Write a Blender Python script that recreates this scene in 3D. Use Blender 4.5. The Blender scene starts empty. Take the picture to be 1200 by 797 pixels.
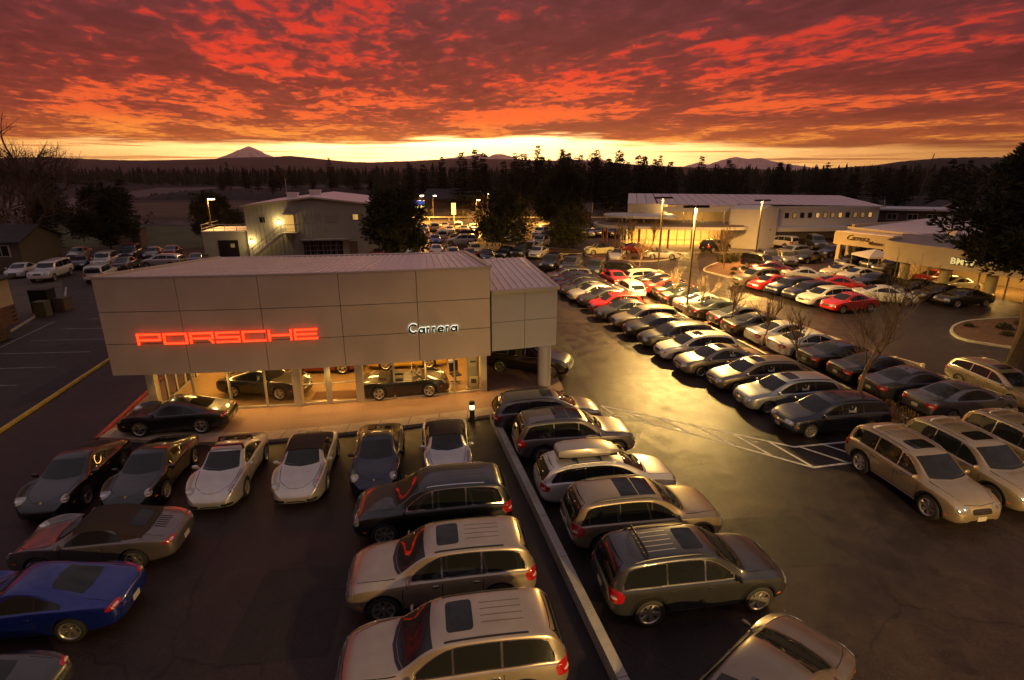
import bpy, bmesh, math, random
from math import sin, cos, pi, radians, atan2, hypot, sqrt, exp
from mathutils import Vector, Matrix, geometry
from mathutils.bvhtree import BVHTree

random.seed(7)
scene = bpy.context.scene
COL = scene.collection

# ------------------------------------------------------------------ camera
cam_d = bpy.data.cameras.new('camera')
cam = bpy.data.objects.new('camera', cam_d)
COL.objects.link(cam)
cam_d.sensor_width = 36.0
cam_d.lens = 645.0 / 1200.0 * 36.0
cam_d.clip_start = 0.1
cam_d.clip_end = 30000.0
cam.location = (0, 0, 10.6)
cam.rotation_euler = (pi / 2 - math.atan(198.5 / 645.0), 0, 0)
scene.camera = cam

# ------------------------------------------------------------------ exposure
scene.view_settings.view_transform = 'Standard'
scene.view_settings.look = 'None'
scene.view_settings.exposure = 0.0
scene.view_settings.gamma = 1.0
scene.cycles.max_bounces = 6
scene.cycles.diffuse_bounces = 3
scene.cycles.glossy_bounces = 3
scene.cycles.transmission_bounces = 4
scene.cycles.transparent_max_bounces = 12
scene.cycles.sample_clamp_indirect = 4.0
scene.cycles.caustics_reflective = False
scene.cycles.caustics_refractive = False
scene.cycles.use_denoising = True
scene.cycles.volume_bounces = 0
scene.cycles.volume_max_steps = 64

# ------------------------------------------------------------------ world: dusk cloud deck over a bright gap at the horizon
SUN_EL, SUN_AZ = radians(2.0), radians(3.0)          # azimuth measured from +Y towards +X
world = bpy.data.worlds.new('World')
scene.world = world
world.use_nodes = True
def build_world():
    nt = world.node_tree
    nt.nodes.clear()
    N, Lk = nt.nodes, nt.links
    def node(t, **k):
        n = N.new(t)
        for a, b in k.items():
            setattr(n, a, b)
        return n
    def val(x):
        return x
    def setin(sock, x):
        if isinstance(x, (int, float)):
            sock.default_value = x
        elif isinstance(x, tuple):
            sock.default_value = x if len(x) == len(sock.default_value) else (*x, 1)
        else:
            Lk.new(x, sock)
    def m(op, a, b=0.0, c=0.0, clamp=False):
        n = node('ShaderNodeMath', operation=op, use_clamp=clamp)
        setin(n.inputs[0], a); setin(n.inputs[1], b); setin(n.inputs[2], c)
        return n.outputs[0]
    def sstep(x, a, b):
        n = node('ShaderNodeMapRange', interpolation_type='SMOOTHSTEP')
        setin(n.inputs[0], x); setin(n.inputs[1], a); setin(n.inputs[2], b)
        return n.outputs[0]
    def mix(f, a, b):
        n = node('ShaderNodeMix', data_type='RGBA')
        setin(n.inputs[0], f); setin(n.inputs[6], a); setin(n.inputs[7], b)
        return n.outputs[2]
    def ramp(x, stops, mode='LINEAR'):
        n = node('ShaderNodeValToRGB')
        n.color_ramp.interpolation = mode
        el = n.color_ramp.elements
        while len(el) > 1:
            el.remove(el[-1])
        for i, (p, c) in enumerate(stops):
            e = el[0] if i == 0 else el.new(p)
            e.position = p
            e.color = (*c, 1) if isinstance(c, tuple) else (c, c, c, 1)
        Lk.new(x, n.inputs[0])
        return n.outputs[0]
    def noise(vec, scale, detail=5, rough=.55, dist=0.0):
        n = node('ShaderNodeTexNoise')
        n.inputs['Scale'].default_value = scale
        n.inputs['Detail'].default_value = detail
        n.inputs['Roughness'].default_value = rough
        n.inputs['Distortion'].default_value = dist
        Lk.new(vec, n.inputs['Vector'])
        return n.outputs[0]
    tc = node('ShaderNodeTexCoord')
    sep = node('ShaderNodeSeparateXYZ')
    Lk.new(tc.outputs['Generated'], sep.inputs[0])
    X, Yy, Z = sep.outputs
    z = m('MAXIMUM', Z, 0.0)
    az = m('ARCTAN2', X, Yy)
    # cloud-deck coordinates (a plane overhead seen in perspective)
    inv = m('DIVIDE', 1.0, m('ADD', z, 0.045))
    px, py = m('MULTIPLY', X, inv), m('MULTIPLY', Yy, inv)
    comb = node('ShaderNodeCombineXYZ')
    # rolls run across the view, drifting to the right
    Lk.new(m('MULTIPLY', m('ADD', px, m('MULTIPLY', py, 0.30)), 1.75), comb.inputs[0])
    Lk.new(m('MULTIPLY', m('SUBTRACT', py, m('MULTIPLY', px, 0.22)), 1.15), comb.inputs[1])
    P = comb.outputs[0]
    big = noise(P, 0.36, 3, .5, .6)
    mid = noise(P, 1.5, 6, .60, .9)
    fine = noise(P, 4.0, 6, .62, .5)
    puff = m('ADD', m('MULTIPLY', mid, 0.46), m('MULTIPLY', fine, 0.54))
    puff = m('ADD', puff, m('MULTIPLY', m('SUBTRACT', big, 0.5), 0.80))
    glow = m('POWER', 2.718, m('MULTIPLY', m('POWER', m('DIVIDE', m('ADD', az, 0.1), 0.62), 2.0), -1.0))
    wide = m('POWER', 2.718, m('MULTIPLY', m('POWER', m('DIVIDE', m('ADD', az, 0.15), 1.15), 2.0), -1.0))
    # colour of the undersides, from horizon upwards
    base = ramp(m('MULTIPLY', z, 2.0), [(0.0, (1.2, .32, .04)), (.10, (.90, .17, .034)), (.16, (.40, .058, .030)), (.26, (.25, .033, .027)),
                                         (.40, (.175, .033, .036)), (.54, (.145, .036, .042)), (.8, (.185, .13, .15)), (1.0, (.245, .195, .222))])
    dim = mix(wide, (.060, .020, .025), base)
    up = sstep(z, .32, .6)
    dim = mix(up, dim, (.245, .195, .222))
    lit = ramp(m('MULTIPLY', z, 2.0), [(0.0, (2.6, 1.05, .12)), (.09, (2.0, .70, .075)), (.16, (1.5, .21, .03)), (.3, (1.0, .058, .021)), (.5, (.70, .035, .022)), (.75, (.32, .08, .085)), (1.0, (.30, .215, .235))])
    thr = m('ADD', m('MULTIPLY', m('SUBTRACT', 1.0, wide), 0.12), 0.462)
    hl = sstep(puff, thr, m('ADD', thr, 0.15))
    hl = m('MULTIPLY', hl, m('ADD', m('MULTIPLY', wide, .78), .22))
    shade = m('ADD', m('MULTIPLY', sstep(puff, .33, .55), .42), .70)
    sh = node('ShaderNodeMix', data_type='RGBA', blend_type='MULTIPLY')
    sh.inputs[0].default_value = 1.0
    Lk.new(dim, sh.inputs[6]); Lk.new(shade, sh.inputs[7])
    clouds = mix(hl, sh.outputs[2], lit)
    # clear gap under the deck
    azn = m('ADD', m('MULTIPLY', az, .625), 0.5, clamp=True)     # -0.8..0.8 rad -> 0..1
    gaptop = ramp(azn, [(0.0, .032), (.10, .040), (.26, .038), (.36, .042), (.44, .050), (.52, .057), (.58, .050), (.64, .041), (.72, .037), (.85, .033), (1.0, .022)], 'EASE')
    strip = node('ShaderNodeCombineXYZ')
    Lk.new(m('MULTIPLY', az, 5.0), strip.inputs[0]); Lk.new(m('MULTIPLY', z, 95.0), strip.inputs[1])
    rag = noise(strip.outputs[0], 1.0, 5, .6, .3)
    edge = m('ADD', gaptop, m('MULTIPLY', m('SUBTRACT', rag, .5), .042))
    gap = sstep(m('SUBTRACT', edge, z), -.009, .007)
    strip2 = node('ShaderNodeCombineXYZ')
    Lk.new(m('MULTIPLY', az, 3.0), strip2.inputs[0]); Lk.new(m('MULTIPLY', z, 190.0), strip2.inputs[1])
    bars = sstep(noise(strip2.outputs[0], 1.0, 4, .5, .2), .52, .64)
    side = sstep(m('ABSOLUTE', m('SUBTRACT', az, .02)), .16, .34)
    gap = m('MULTIPLY', gap, m('SUBTRACT', 1.0, m('MULTIPLY', bars, m('ADD', m('MULTIPLY', side, .75), .08))))
    sky = node('ShaderNodeTexSky', sky_type='NISHITA')
    sky.sun_disc = False
    sky.sun_elevation = SUN_EL
    sky.sun_rotation = SUN_AZ
    sky.dust_density = 3.0
    core = mix(m('POWER', glow, 1.6), (3.0, 1.15, .15), (9.5, 6.2, 2.4))
    add = node('ShaderNodeMix', data_type='RGBA', blend_type='ADD')
    add.inputs[0].default_value = 0.02
    Lk.new(core, add.inputs[6]); Lk.new(sky.outputs[0], add.inputs[7])
    gapcol = mix(wide, (.10, .05, .05), add.outputs[2])
    final = mix(gap, clouds, gapcol)
    bg = node('ShaderNodeBackground')
    # colours above are final radiances; strength stays in the daylight-sky range
    sc = node('ShaderNodeVectorMath', operation='SCALE')
    Lk.new(final, sc.inputs[0]); sc.inputs[3].default_value = 10.0
    Lk.new(sc.outputs[0], bg.inputs[0])
    bg.inputs[1].default_value = 0.1
    out = node('ShaderNodeOutputWorld')
    Lk.new(bg.outputs[0], out.inputs[0])
build_world()

# ------------------------------------------------------------------ sun (just above the hills, behind the scene)
sun_d = bpy.data.lights.new('sun', 'SUN')
sun_d.energy = 0.12
sun_d.angle = radians(0.5)
sun_d.color = (1.0, .45, .18)
sun = bpy.data.objects.new('sun', sun_d)
COL.objects.link(sun)
sdir = Vector((sin(SUN_AZ) * cos(SUN_EL), cos(SUN_AZ) * cos(SUN_EL), sin(SUN_EL)))
sun.rotation_euler = (-sdir).to_track_quat('-Z', 'Y').to_euler()

# ------------------------------------------------------------------ helpers
MATS = {}
def mat(name, col, rough=.5, metal=0.0, emit=None, estr=0.0, coat=0.0, var=0.0, vscale=3.0, bump=0.0, bscale=40.0, rvar=0.0, spec=.5, obj_coord=True):
    if name in MATS:
        return MATS[name]
    mt = bpy.data.materials.new(name)
    mt.use_nodes = True
    nt = mt.node_tree
    b = nt.nodes['Principled BSDF']
    b.inputs['Base Color'].default_value = (*col, 1)
    b.inputs['Roughness'].default_value = rough
    b.inputs['Metallic'].default_value = metal
    b.inputs['Specular IOR Level'].default_value = spec
    b.inputs['Coat Weight'].default_value = coat
    b.inputs['Coat Roughness'].default_value = .04
    if emit:
        b.inputs['Emission Color'].default_value = (*emit, 1)
        b.inputs['Emission Strength'].default_value = estr
    if var or bump or rvar:
        tc = nt.nodes.new('ShaderNodeTexCoord')
        src = tc.outputs['Object']
        if var or rvar:
            n = nt.nodes.new('ShaderNodeTexNoise')
            n.inputs['Scale'].default_value = vscale
            n.inputs['Detail'].default_value = 6
            n.inputs['Roughness'].default_value = .6
            nt.links.new(src, n.inputs['Vector'])
        if var:
            r = nt.nodes.new('ShaderNodeMapRange')
            r.inputs[1].default_value = .3; r.inputs[2].default_value = .7
            r.inputs[3].default_value = 1 - var; r.inputs[4].default_value = 1 + var
            nt.links.new(n.outputs[0], r.inputs[0])
            v = nt.nodes.new('ShaderNodeVectorMath'); v.operation = 'SCALE'
            v.inputs[0].default_value = col
            nt.links.new(r.outputs[0], v.inputs[3])
            nt.links.new(v.outputs[0], b.inputs['Base Color'])
        if rvar:
            r = nt.nodes.new('ShaderNodeMapRange')
            r.inputs[1].default_value = .35; r.inputs[2].default_value = .65
            r.inputs[3].default_value = max(.05, rough - rvar); r.inputs[4].default_value = min(1, rough + rvar)
            nt.links.new(n.outputs[0], r.inputs[0])
            nt.links.new(r.outputs[0], b.inputs['Roughness'])
        if bump:
            n2 = nt.nodes.new('ShaderNodeTexNoise')
            n2.inputs['Scale'].default_value = bscale
            n2.inputs['Detail'].default_value = 4
            nt.links.new(src, n2.inputs['Vector'])
            bp = nt.nodes.new('ShaderNodeBump')
            bp.inputs['Strength'].default_value = bump
            bp.inputs['Distance'].default_value = .02
            nt.links.new(n2.outputs[0], bp.inputs['Height'])
            nt.links.new(bp.outputs[0], b.inputs['Normal'])
    MATS[name] = mt
    return mt

def thin_glass(name, tint=(.95, .97, .95), refl=.12):
    if name in MATS:
        return MATS[name]
    mt = bpy.data.materials.new(name)
    mt.use_nodes = True
    nt = mt.node_tree
    nt.nodes.clear()
    tr = nt.nodes.new('ShaderNodeBsdfTransparent'); tr.inputs[0].default_value = (*tint, 1)
    gl = nt.nodes.new('ShaderNodeBsdfGlossy'); gl.inputs[0].default_value = (1, 1, 1, 1); gl.inputs['Roughness'].default_value = .01
    lw = nt.nodes.new('ShaderNodeLayerWeight'); lw.inputs[0].default_value = .25
    mp = nt.nodes.new('ShaderNodeMapRange'); mp.inputs[3].default_value = refl * .4; mp.inputs[4].default_value = min(1, refl * 5)
    nt.links.new(lw.outputs['Fresnel'], mp.inputs[0])
    mx = nt.nodes.new('ShaderNodeMixShader')
    nt.links.new(mp.outputs[0], mx.inputs[0]); nt.links.new(tr.outputs[0], mx.inputs[1]); nt.links.new(gl.outputs[0], mx.inputs[2])
    o = nt.nodes.new('ShaderNodeOutputMaterial')
    nt.links.new(mx.outputs[0], o.inputs[0])
    MATS[name] = mt
    return mt

def tag(o, label=None, cat=None, group=None, kind=None):
    if label: o['label'] = label
    if cat: o['category'] = cat
    if group: o['group'] = group
    if kind: o['kind'] = kind
    return o

def thing(name, label, cat, loc=(0, 0, 0), rz=0.0, group=None):
    o = bpy.data.objects.new(name, None)
    o.empty_display_size = .3
    COL.objects.link(o)
    o.location = loc
    o.rotation_euler = (0, 0, rz)
    return tag(o, label, cat, group)

def link_mesh(name, me, parent=None, loc=None):
    o = bpy.data.objects.new(name, me)
    COL.objects.link(o)
    if parent: o.parent = parent
    if loc: o.location = loc
    return o

class MB:
    """collects geometry for ONE mesh"""
    def __init__(s):
        s.v, s.f, s.mi = [], [], []
    def add(s, vs, fs, m=0):
        b = len(s.v)
        s.v += [tuple(p) for p in vs]
        s.f += [tuple(i + b for i in f) for f in fs]
        s.mi += [m] * len(fs)
    def box(s, c, d, rz=0.0, m=0, top=1.0):
        hx, hy, hz = d[0] / 2, d[1] / 2, d[2] / 2
        co, si = cos(rz), sin(rz)
        vs = []
        for z in (-hz, hz):
            k = top if z > 0 else 1
            for x, y in ((-hx, -hy), (hx, -hy), (hx, hy), (-hx, hy)):
                x *= k; y *= k
                vs.append((c[0] + x * co - y * si, c[1] + x * si + y * co, c[2] + z))
        s.add(vs, [(3, 2, 1, 0), (4, 5, 6, 7), (0, 1, 5, 4), (1, 2, 6, 5), (2, 3, 7, 6), (3, 0, 4, 7)], m)
    def bar(s, a, b, w, h=None, m=0):
        a, b = Vector(a), Vector(b)
        h = h or w
        d = (b - a).normalized()
        r = d.cross(Vector((0, 0, 1)))
        r = Vector((1, 0, 0)) if r.length < 1e-4 else r.normalized()
        u = r.cross(d)
        vs = []
        for p in (a, b):
            for x, y in ((-1, -1), (1, -1), (1, 1), (-1, 1)):
                vs.append(p + r * (x * w / 2) + u * (y * h / 2))
        s.add(vs, [(3, 2, 1, 0), (4, 5, 6, 7), (0, 1, 5, 4), (1, 2, 6, 5), (2, 3, 7, 6), (3, 0, 4, 7)], m)
    def cyl(s, a, b, r0, r1=None, n=10, m=0, caps=True):
        a, b = Vector(a), Vector(b)
        r1 = r0 if r1 is None else r1
        d = (b - a).normalized()
        r = d.cross(Vector((0, 0, 1)))
        r = Vector((1, 0, 0)) if r.length < 1e-4 else r.normalized()
        u = r.cross(d)
        vs = []
        for p, q in ((a, r0), (b, r1)):
            for i in range(n):
                t = 2 * pi * i / n
                vs.append(p + r * (cos(t) * q) + u * (sin(t) * q))
        fs = [(i, (i + 1) % n, n + (i + 1) % n, n + i) for i in range(n)]
        if caps:
            fs += [tuple(range(n))[::-1], tuple(range(n, 2 * n))]
        s.add(vs, fs, m)
    def tube(s, pts, r, n=6, m=0):
        pts = [Vector(p) for p in pts]
        rs = r if isinstance(r, (list, tuple)) else [r] * len(pts)
        vs = []
        for i, p in enumerate(pts):
            d = (pts[min(i + 1, len(pts) - 1)] - pts[max(i - 1, 0)]).normalized()
            rr = d.cross(Vector((0, 0, 1)))
            rr = Vector((1, 0, 0)) if rr.length < 1e-3 else rr.normalized()
            u = rr.cross(d)
            for k in range(n):
                t = 2 * pi * k / n
                vs.append(p + rr * (cos(t) * rs[i]) + u * (sin(t) * rs[i]))
        fs = []
        for i in range(len(pts) - 1):
            for k in range(n):
                fs.append((i * n + k, i * n + (k + 1) % n, (i + 1) * n + (k + 1) % n, (i + 1) * n + k))
        fs += [tuple(range(n))[::-1], tuple(range((len(pts) - 1) * n, len(pts) * n))]
        s.add(vs, fs, m)
    def prism(s, poly, z0, z1, m=0):
        n = len(poly)
        area = sum(poly[i][0] * poly[(i + 1) % n][1] - poly[(i + 1) % n][0] * poly[i][1] for i in range(n))
        if area < 0: poly = poly[::-1]
        vs = [(p[0], p[1], z0) for p in poly] + [(p[0], p[1], z1) for p in poly]
        s.add(vs, [tuple(range(n))[::-1], tuple(range(n, 2 * n))] + [(i, (i + 1) % n, n + (i + 1) % n, n + i) for i in range(n)], m)
    def lathe(s, prof, axis_y=False, n=16, m=0, c=(0, 0, 0)):
        vs = []
        for r, h in prof:
            for k in range(n):
                t = 2 * pi * k / n
                if axis_y: vs.append((c[0] + r * cos(t), c[1] + h, c[2] + r * sin(t)))
                else: vs.append((c[0] + r * cos(t), c[1] + r * sin(t), c[2] + h))
        fs = []
        for i in range(len(prof) - 1):
            for k in range(n):
                a, b2 = i * n + k, i * n + (k + 1) % n
                q = (a, b2, b2 + n, a + n)
                fs.append(q[::-1] if axis_y else q)
        s.add(vs, fs, m)
    def quad(s, a, b, c, d, m=0):
        s.add([a, b, c, d], [(0, 1, 2, 3)], m)
    def mesh(s, name, mats=(), smooth=False, sharp=35):
        me = bpy.data.meshes.new(name)
        me.from_pydata(s.v, [], s.f)
        for k in mats: me.materials.append(k)
        if len(mats) > 1: me.polygons.foreach_set('material_index', s.mi)
        if smooth:
            me.polygons.foreach_set('use_smooth', [True] * len(s.f))
            me.set_sharp_from_angle(angle=radians(sharp))
        me.update()
        return me
    def build(s, name, mats, parent=None, smooth=False, loc=None, sharp=35):
        if not isinstance(mats, (list, tuple)): mats = [mats] if mats else []
        return link_mesh(name, s.mesh(name, mats, smooth, sharp), parent, loc)

def sheet(name, poly, z, m, parent=None):
    """flat ground sheet"""
    tris = geometry.tessellate_polygon([[Vector((p[0], p[1], 0)) for p in poly]])
    me = bpy.data.meshes.new(name)
    fs = []
    for t in tris:
        a, b, c = [Vector((*poly[i], 0)) for i in t]
        fs.append(t if (b - a).cross(c - a).z > 0 else t[::-1])
    me.from_pydata([(p[0], p[1], z) for p in poly], [], fs)
    me.materials.append(m)
    return link_mesh(name, me, parent)

def smooth_loop(pts, n=6):
    """Catmull-Rom closed loop"""
    out, k = [], len(pts)
    for i in range(k):
        p0, p1, p2, p3 = [Vector((*pts[(i + j - 1) % k], 0)) for j in range(4)]
        for q in range(n):
            t = q / n
            out.append(tuple((.5 * ((2 * p1) + (p2 - p0) * t + (2 * p0 - 5 * p1 + 4 * p2 - p3) * t * t + (3 * p1 - p0 - 3 * p2 + p3) * t ** 3))[:2]))
    return out

def kerb_strip(name, loop, w, h, m, closed=True, parent=None, z0=0.0):
    """continuous kerb following a loop"""
    mb = MB()
    n = len(loop)
    L = [Vector((*p, 0)) for p in loop]
    rings = []
    for i in range(n):
        a = L[(i - 1) % n] if closed or i > 0 else L[i]
        b = L[(i + 1) % n] if closed or i < n - 1 else L[i]
        d = (b - a).normalized()
        nn = Vector((-d.y, d.x, 0))
        rings.append([L[i] - nn * w / 2 + Vector((0, 0, z0)), L[i] - nn * w / 2 + Vector((0, 0, h)), L[i] + nn * w / 2 + Vector((0, 0, h)), L[i] + nn * w / 2 + Vector((0, 0, z0))])
    vs = [v for r in rings for v in r]
    fs = []
    for i in range(n if closed else n - 1):
        j = (i + 1) % n
        for k in range(3):
            fs.append((i * 4 + k, j * 4 + k, j * 4 + k + 1, i * 4 + k + 1))
    if not closed:
        fs += [(0, 1, 2, 3), (4 * n - 1, 4 * n - 2, 4 * n - 3, 4 * n - 4)]
    mb.add(vs, fs)
    return mb.build(name, m, parent)

def add_light(name, kind, loc, power, color, parent=None, size=.4, aim=None, angle=None, blend=.5, shape='DISK', size_y=None):
    ld = bpy.data.lights.new(name, kind)
    ld.energy = power
    ld.color = color
    if kind == 'AREA':
        ld.shape = shape
        ld.size = size
        if size_y: ld.size_y = size_y
    elif kind == 'SPOT':
        ld.spot_size = angle or radians(120); ld.spot_blend = blend; ld.shadow_soft_size = size
    else:
        ld.shadow_soft_size = size
    o = bpy.data.objects.new(name, ld)
    COL.objects.link(o)
    if parent: o.parent = parent
    o.location = loc
    if aim is not None:
        o.rotation_euler = Vector(aim).to_track_quat('-Z', 'Y').to_euler()
    return o

# ------------------------------------------------------------------ setting materials
def asphalt_mat(name, col, rlo, rhi, seed):
    mt = bpy.data.materials.new(name); mt.use_nodes = True
    nt = mt.node_tree; b = nt.nodes['Principled BSDF']; L = nt.links
    tc = nt.nodes.new('ShaderNodeTexCoord')
    mp = nt.nodes.new('ShaderNodeMapping'); mp.inputs['Location'].default_value = (seed, seed * .7, 0)
    L.new(tc.outputs['Object'], mp.inputs[0])
    def noise(scale, detail=5, rough=.6, dist=0):
        n = nt.nodes.new('ShaderNodeTexNoise'); n.inputs['Scale'].default_value = scale; n.inputs['Detail'].default_value = detail
        n.inputs['Roughness'].default_value = rough; n.inputs['Distortion'].default_value = dist
        L.new(mp.outputs[0], n.inputs['Vector']); return n.outputs[0]
    def rng(x, a, b2, c, d):
        n = nt.nodes.new('ShaderNodeMapRange'); n.interpolation_type = 'SMOOTHSTEP'
        for i, q in enumerate((a, b2, c, d)): n.inputs[i + 1].default_value = q
        L.new(x, n.inputs[0]); return n.outputs[0]
    big, mid, fine = noise(.16, 5, .6, 1.0), noise(1.3, 6, .65, .6), noise(55, 3, .7)
    v1 = rng(big, .35, .65, .88, 1.12); v2 = rng(mid, .3, .7, .86, 1.15); v3 = rng(fine, .3, .7, .7, 1.35)
    mm = nt.nodes.new('ShaderNodeMath'); mm.operation = 'MULTIPLY'; L.new(v1, mm.inputs[0]); L.new(v2, mm.inputs[1])
    m2 = nt.nodes.new('ShaderNodeMath'); m2.operation = 'MULTIPLY'; L.new(mm.outputs[0], m2.inputs[0]); L.new(v3, m2.inputs[1])
    # cracks and sealed seams
    vo = nt.nodes.new('ShaderNodeTexVoronoi'); vo.feature = 'DISTANCE_TO_EDGE'; vo.inputs['Scale'].default_value = .13
    wv = nt.nodes.new('ShaderNodeVectorMath'); wv.operation = 'ADD'
    nz = nt.nodes.new('ShaderNodeTexNoise'); nz.inputs['Scale'].default_value = .8; nz.inputs['Detail'].default_value = 5
    L.new(mp.outputs[0], nz.inputs['Vector']); L.new(mp.outputs[0], wv.inputs[0]); L.new(nz.outputs['Color'], wv.inputs[1]); L.new(wv.outputs[0], vo.inputs['Vector'])
    cr = rng(vo.outputs[0], .0, .006, .55, 1.0)
    m3 = nt.nodes.new('ShaderNodeMath'); m3.operation = 'MULTIPLY'; L.new(m2.outputs[0], m3.inputs[0]); L.new(cr, m3.inputs[1])
    st = rng(noise(.55, 4, .55, .3), .62, .70, 1.0, .55)
    m4 = nt.nodes.new('ShaderNodeMath'); m4.operation = 'MULTIPLY'; L.new(m3.outputs[0], m4.inputs[0]); L.new(st, m4.inputs[1])
    wn = nt.nodes.new('ShaderNodeTexVoronoi'); wn.inputs['Scale'].default_value = 70; L.new(mp.outputs[0], wn.inputs['Vector'])
    ag = rng(wn.outputs['Color'], .55, .95, .88, 2.1)
    m5 = nt.nodes.new('ShaderNodeMath'); m5.operation = 'MULTIPLY'; L.new(m4.outputs[0], m5.inputs[0]); L.new(ag, m5.inputs[1])
    m3 = m5
    sc = nt.nodes.new('ShaderNodeVectorMath'); sc.operation = 'SCALE'; sc.inputs[0].default_value = col
    L.new(m3.outputs[0], sc.inputs[3]); L.new(sc.outputs[0], b.inputs['Base Color'])
    r = nt.nodes.new('ShaderNodeMath'); r.operation = 'ADD'; L.new(rng(big, .38, .62, rlo, rhi), r.inputs[0]); L.new(rng(mid, .3, .7, -.08, .10), r.inputs[1])
    L.new(r.outputs[0], b.inputs['Roughness']); b.inputs['Specular IOR Level'].default_value = .30
    bp = nt.nodes.new('ShaderNodeBump'); bp.inputs['Strength'].default_value = .6; bp.inputs['Distance'].default_value = .015
    L.new(fine, bp.inputs['Height']); L.new(bp.outputs[0], b.inputs['Normal'])
    MATS[name] = mt
    return mt

M_ground = mat('dry_earth', (.045, .028, .016), .95, var=.45, vscale=.05, bump=.3, bscale=2)
M_asph = asphalt_mat('asphalt', (.024, .0165, .0160), .35, .43, 3.0)
M_asph2 = asphalt_mat('old_asphalt', (.046, .036, .030), .55, .8, 11.0)
M_grassy = mat('short_grass', (.075, .085, .03), .95, var=.35, vscale=.12, bump=.5, bscale=6)
M_tan = mat('tan_field', (.11, .065, .032), .95, var=.3, vscale=.1, bump=.4, bscale=4)
M_bark = mat('bark_mulch', (.10, .045, .025), .95, var=.5, vscale=5, bump=.8, bscale=25)
M_kerb = mat('kerb_concrete', (.36, .33, .28), .85, var=.18, vscale=2.5, bump=.15, bscale=60)
M_white = mat('road_paint', (.55, .53, .48), .7, var=.35, vscale=4)
M_yellow = mat('yellow_kerb_paint', (.55, .36, .06), .7, var=.3, vscale=3)
M_redkerb = mat('red_kerb_paint', (.42, .07, .05), .7, var=.25, vscale=4)

def struct(o):
    o['kind'] = 'structure'
    return o

def box_sheet(name, x0, y0, x1, y1, z, m):
    return struct(sheet(name, [(x0, y0), (x1, y0), (x1, y1), (x0, y1)], z, m))

box_sheet('ground', -14000, -3000, 14000, 13000, -.03, M_ground)
struct(sheet('parking_lot', [(-22.2, -12), (75, -12), (75, 84), (60, 98), (20, 100), (-30, 100), (-30, 62), (-24.2, 34), (-21.6, 21), (-18.6, 6)], 0.0, M_asph))
struct(sheet('old_parking_lot', [(-95, -12), (-18.7, -12), (-18.75, 6), (-21.75, 21), (-24.35, 34), (-30.15, 62), (-30.15, 76), (-70, 76), (-95, 60)], -.004, M_asph2))
# yellow-painted kerb between the drive and the older lot
kerb_strip('kerb', [(-18.67, 6), (-21.67, 21.0), (-23.5, 30.15), (-24.6, 36)], .16, .11, M_yellow, closed=False)['kind'] = 'structure'
# stall lines on the older lot
ml = MB()
for k in range(7):
    y = 25.5 + k * 2.75
    a = Vector((-25.6 - .12 * k, y + 1.0, .004)); b = a + Vector((-5.4, -.45, 0))
    d = Vector((.083, .996, 0)) * .05
    ml.quad(a - d, a + d, b + d, b - d)
a, b = Vector((-30.9, 28, .0045)), Vector((-33.6, 39, .0045)); d = Vector((.06, 0, 0))
ml.quad(a - d, b - d, b + d, a + d)
struct(ml.build('stall_marking', mat('worn_paint', (.24, .22, .19), .85, var=.5, vscale=3)))
# hatched bay in the aisle
ml = MB()
def stripe(a, b, z, w=.11):
    a, b = Vector((*a, z)), Vector((*b, z)); d = (b - a).normalized(); n = Vector((-d.y, d.x, 0)) * w / 2
    ml.quad(a - n, b - n, b + n, a + n)
for a, b in (((4.2, 23.9), (9.5, 20.92)), ((9.5, 20.92), (11.33, 19.84)), ((11.33, 19.84), (13.8, 20.3)), ((4.65, 22.85), (7.63, 20.95)), ((7.63, 20.95), (11.25, 18.25)), ((11.25, 18.25), (12.9, 18.6))):
    stripe(a, b, .004)
for a, b in (((4.2, 23.9), (4.62, 22.95)), ((5.2, 23.3), (6.2, 21.95)), ((6.6, 22.5), (7.63, 20.95)), ((7.95, 21.75), (8.95, 20.02)), ((9.3, 21.0), (10.1, 19.15)), ((10.5, 20.3), (11.25, 18.3)), ((11.5, 19.9), (12.75, 18.6)), ((12.55, 20.1), (13.25, 19.35))):
    stripe(a, b, .0085)
struct(ml.build('bay_marking', M_white))

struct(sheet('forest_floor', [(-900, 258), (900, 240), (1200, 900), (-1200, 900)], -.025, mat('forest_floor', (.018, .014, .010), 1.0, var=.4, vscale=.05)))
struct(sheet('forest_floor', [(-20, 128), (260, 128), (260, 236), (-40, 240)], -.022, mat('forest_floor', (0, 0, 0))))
M_patch = asphalt_mat('patched_asphalt', (.018, .014, .0125), .48, .56, 27.0)
for pl_ in ([(5.2, 12.6), (9.4, 13.0), (9.2, 15.3), (5.1, 14.9)], [(-6.6, 9.6), (-4.2, 9.9), (-4.5, 13.0), (-6.8, 12.7)], [(3.0, 27.5), (4.4, 27.7), (3.2, 36.5), (1.9, 36.2)], [(-24.0, 24.5), (-21.9, 24.2), (-23.2, 29), (-24.6, 29.2)]):
    struct(sheet('asphalt_patch', pl_, .0035, M_patch))
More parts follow.
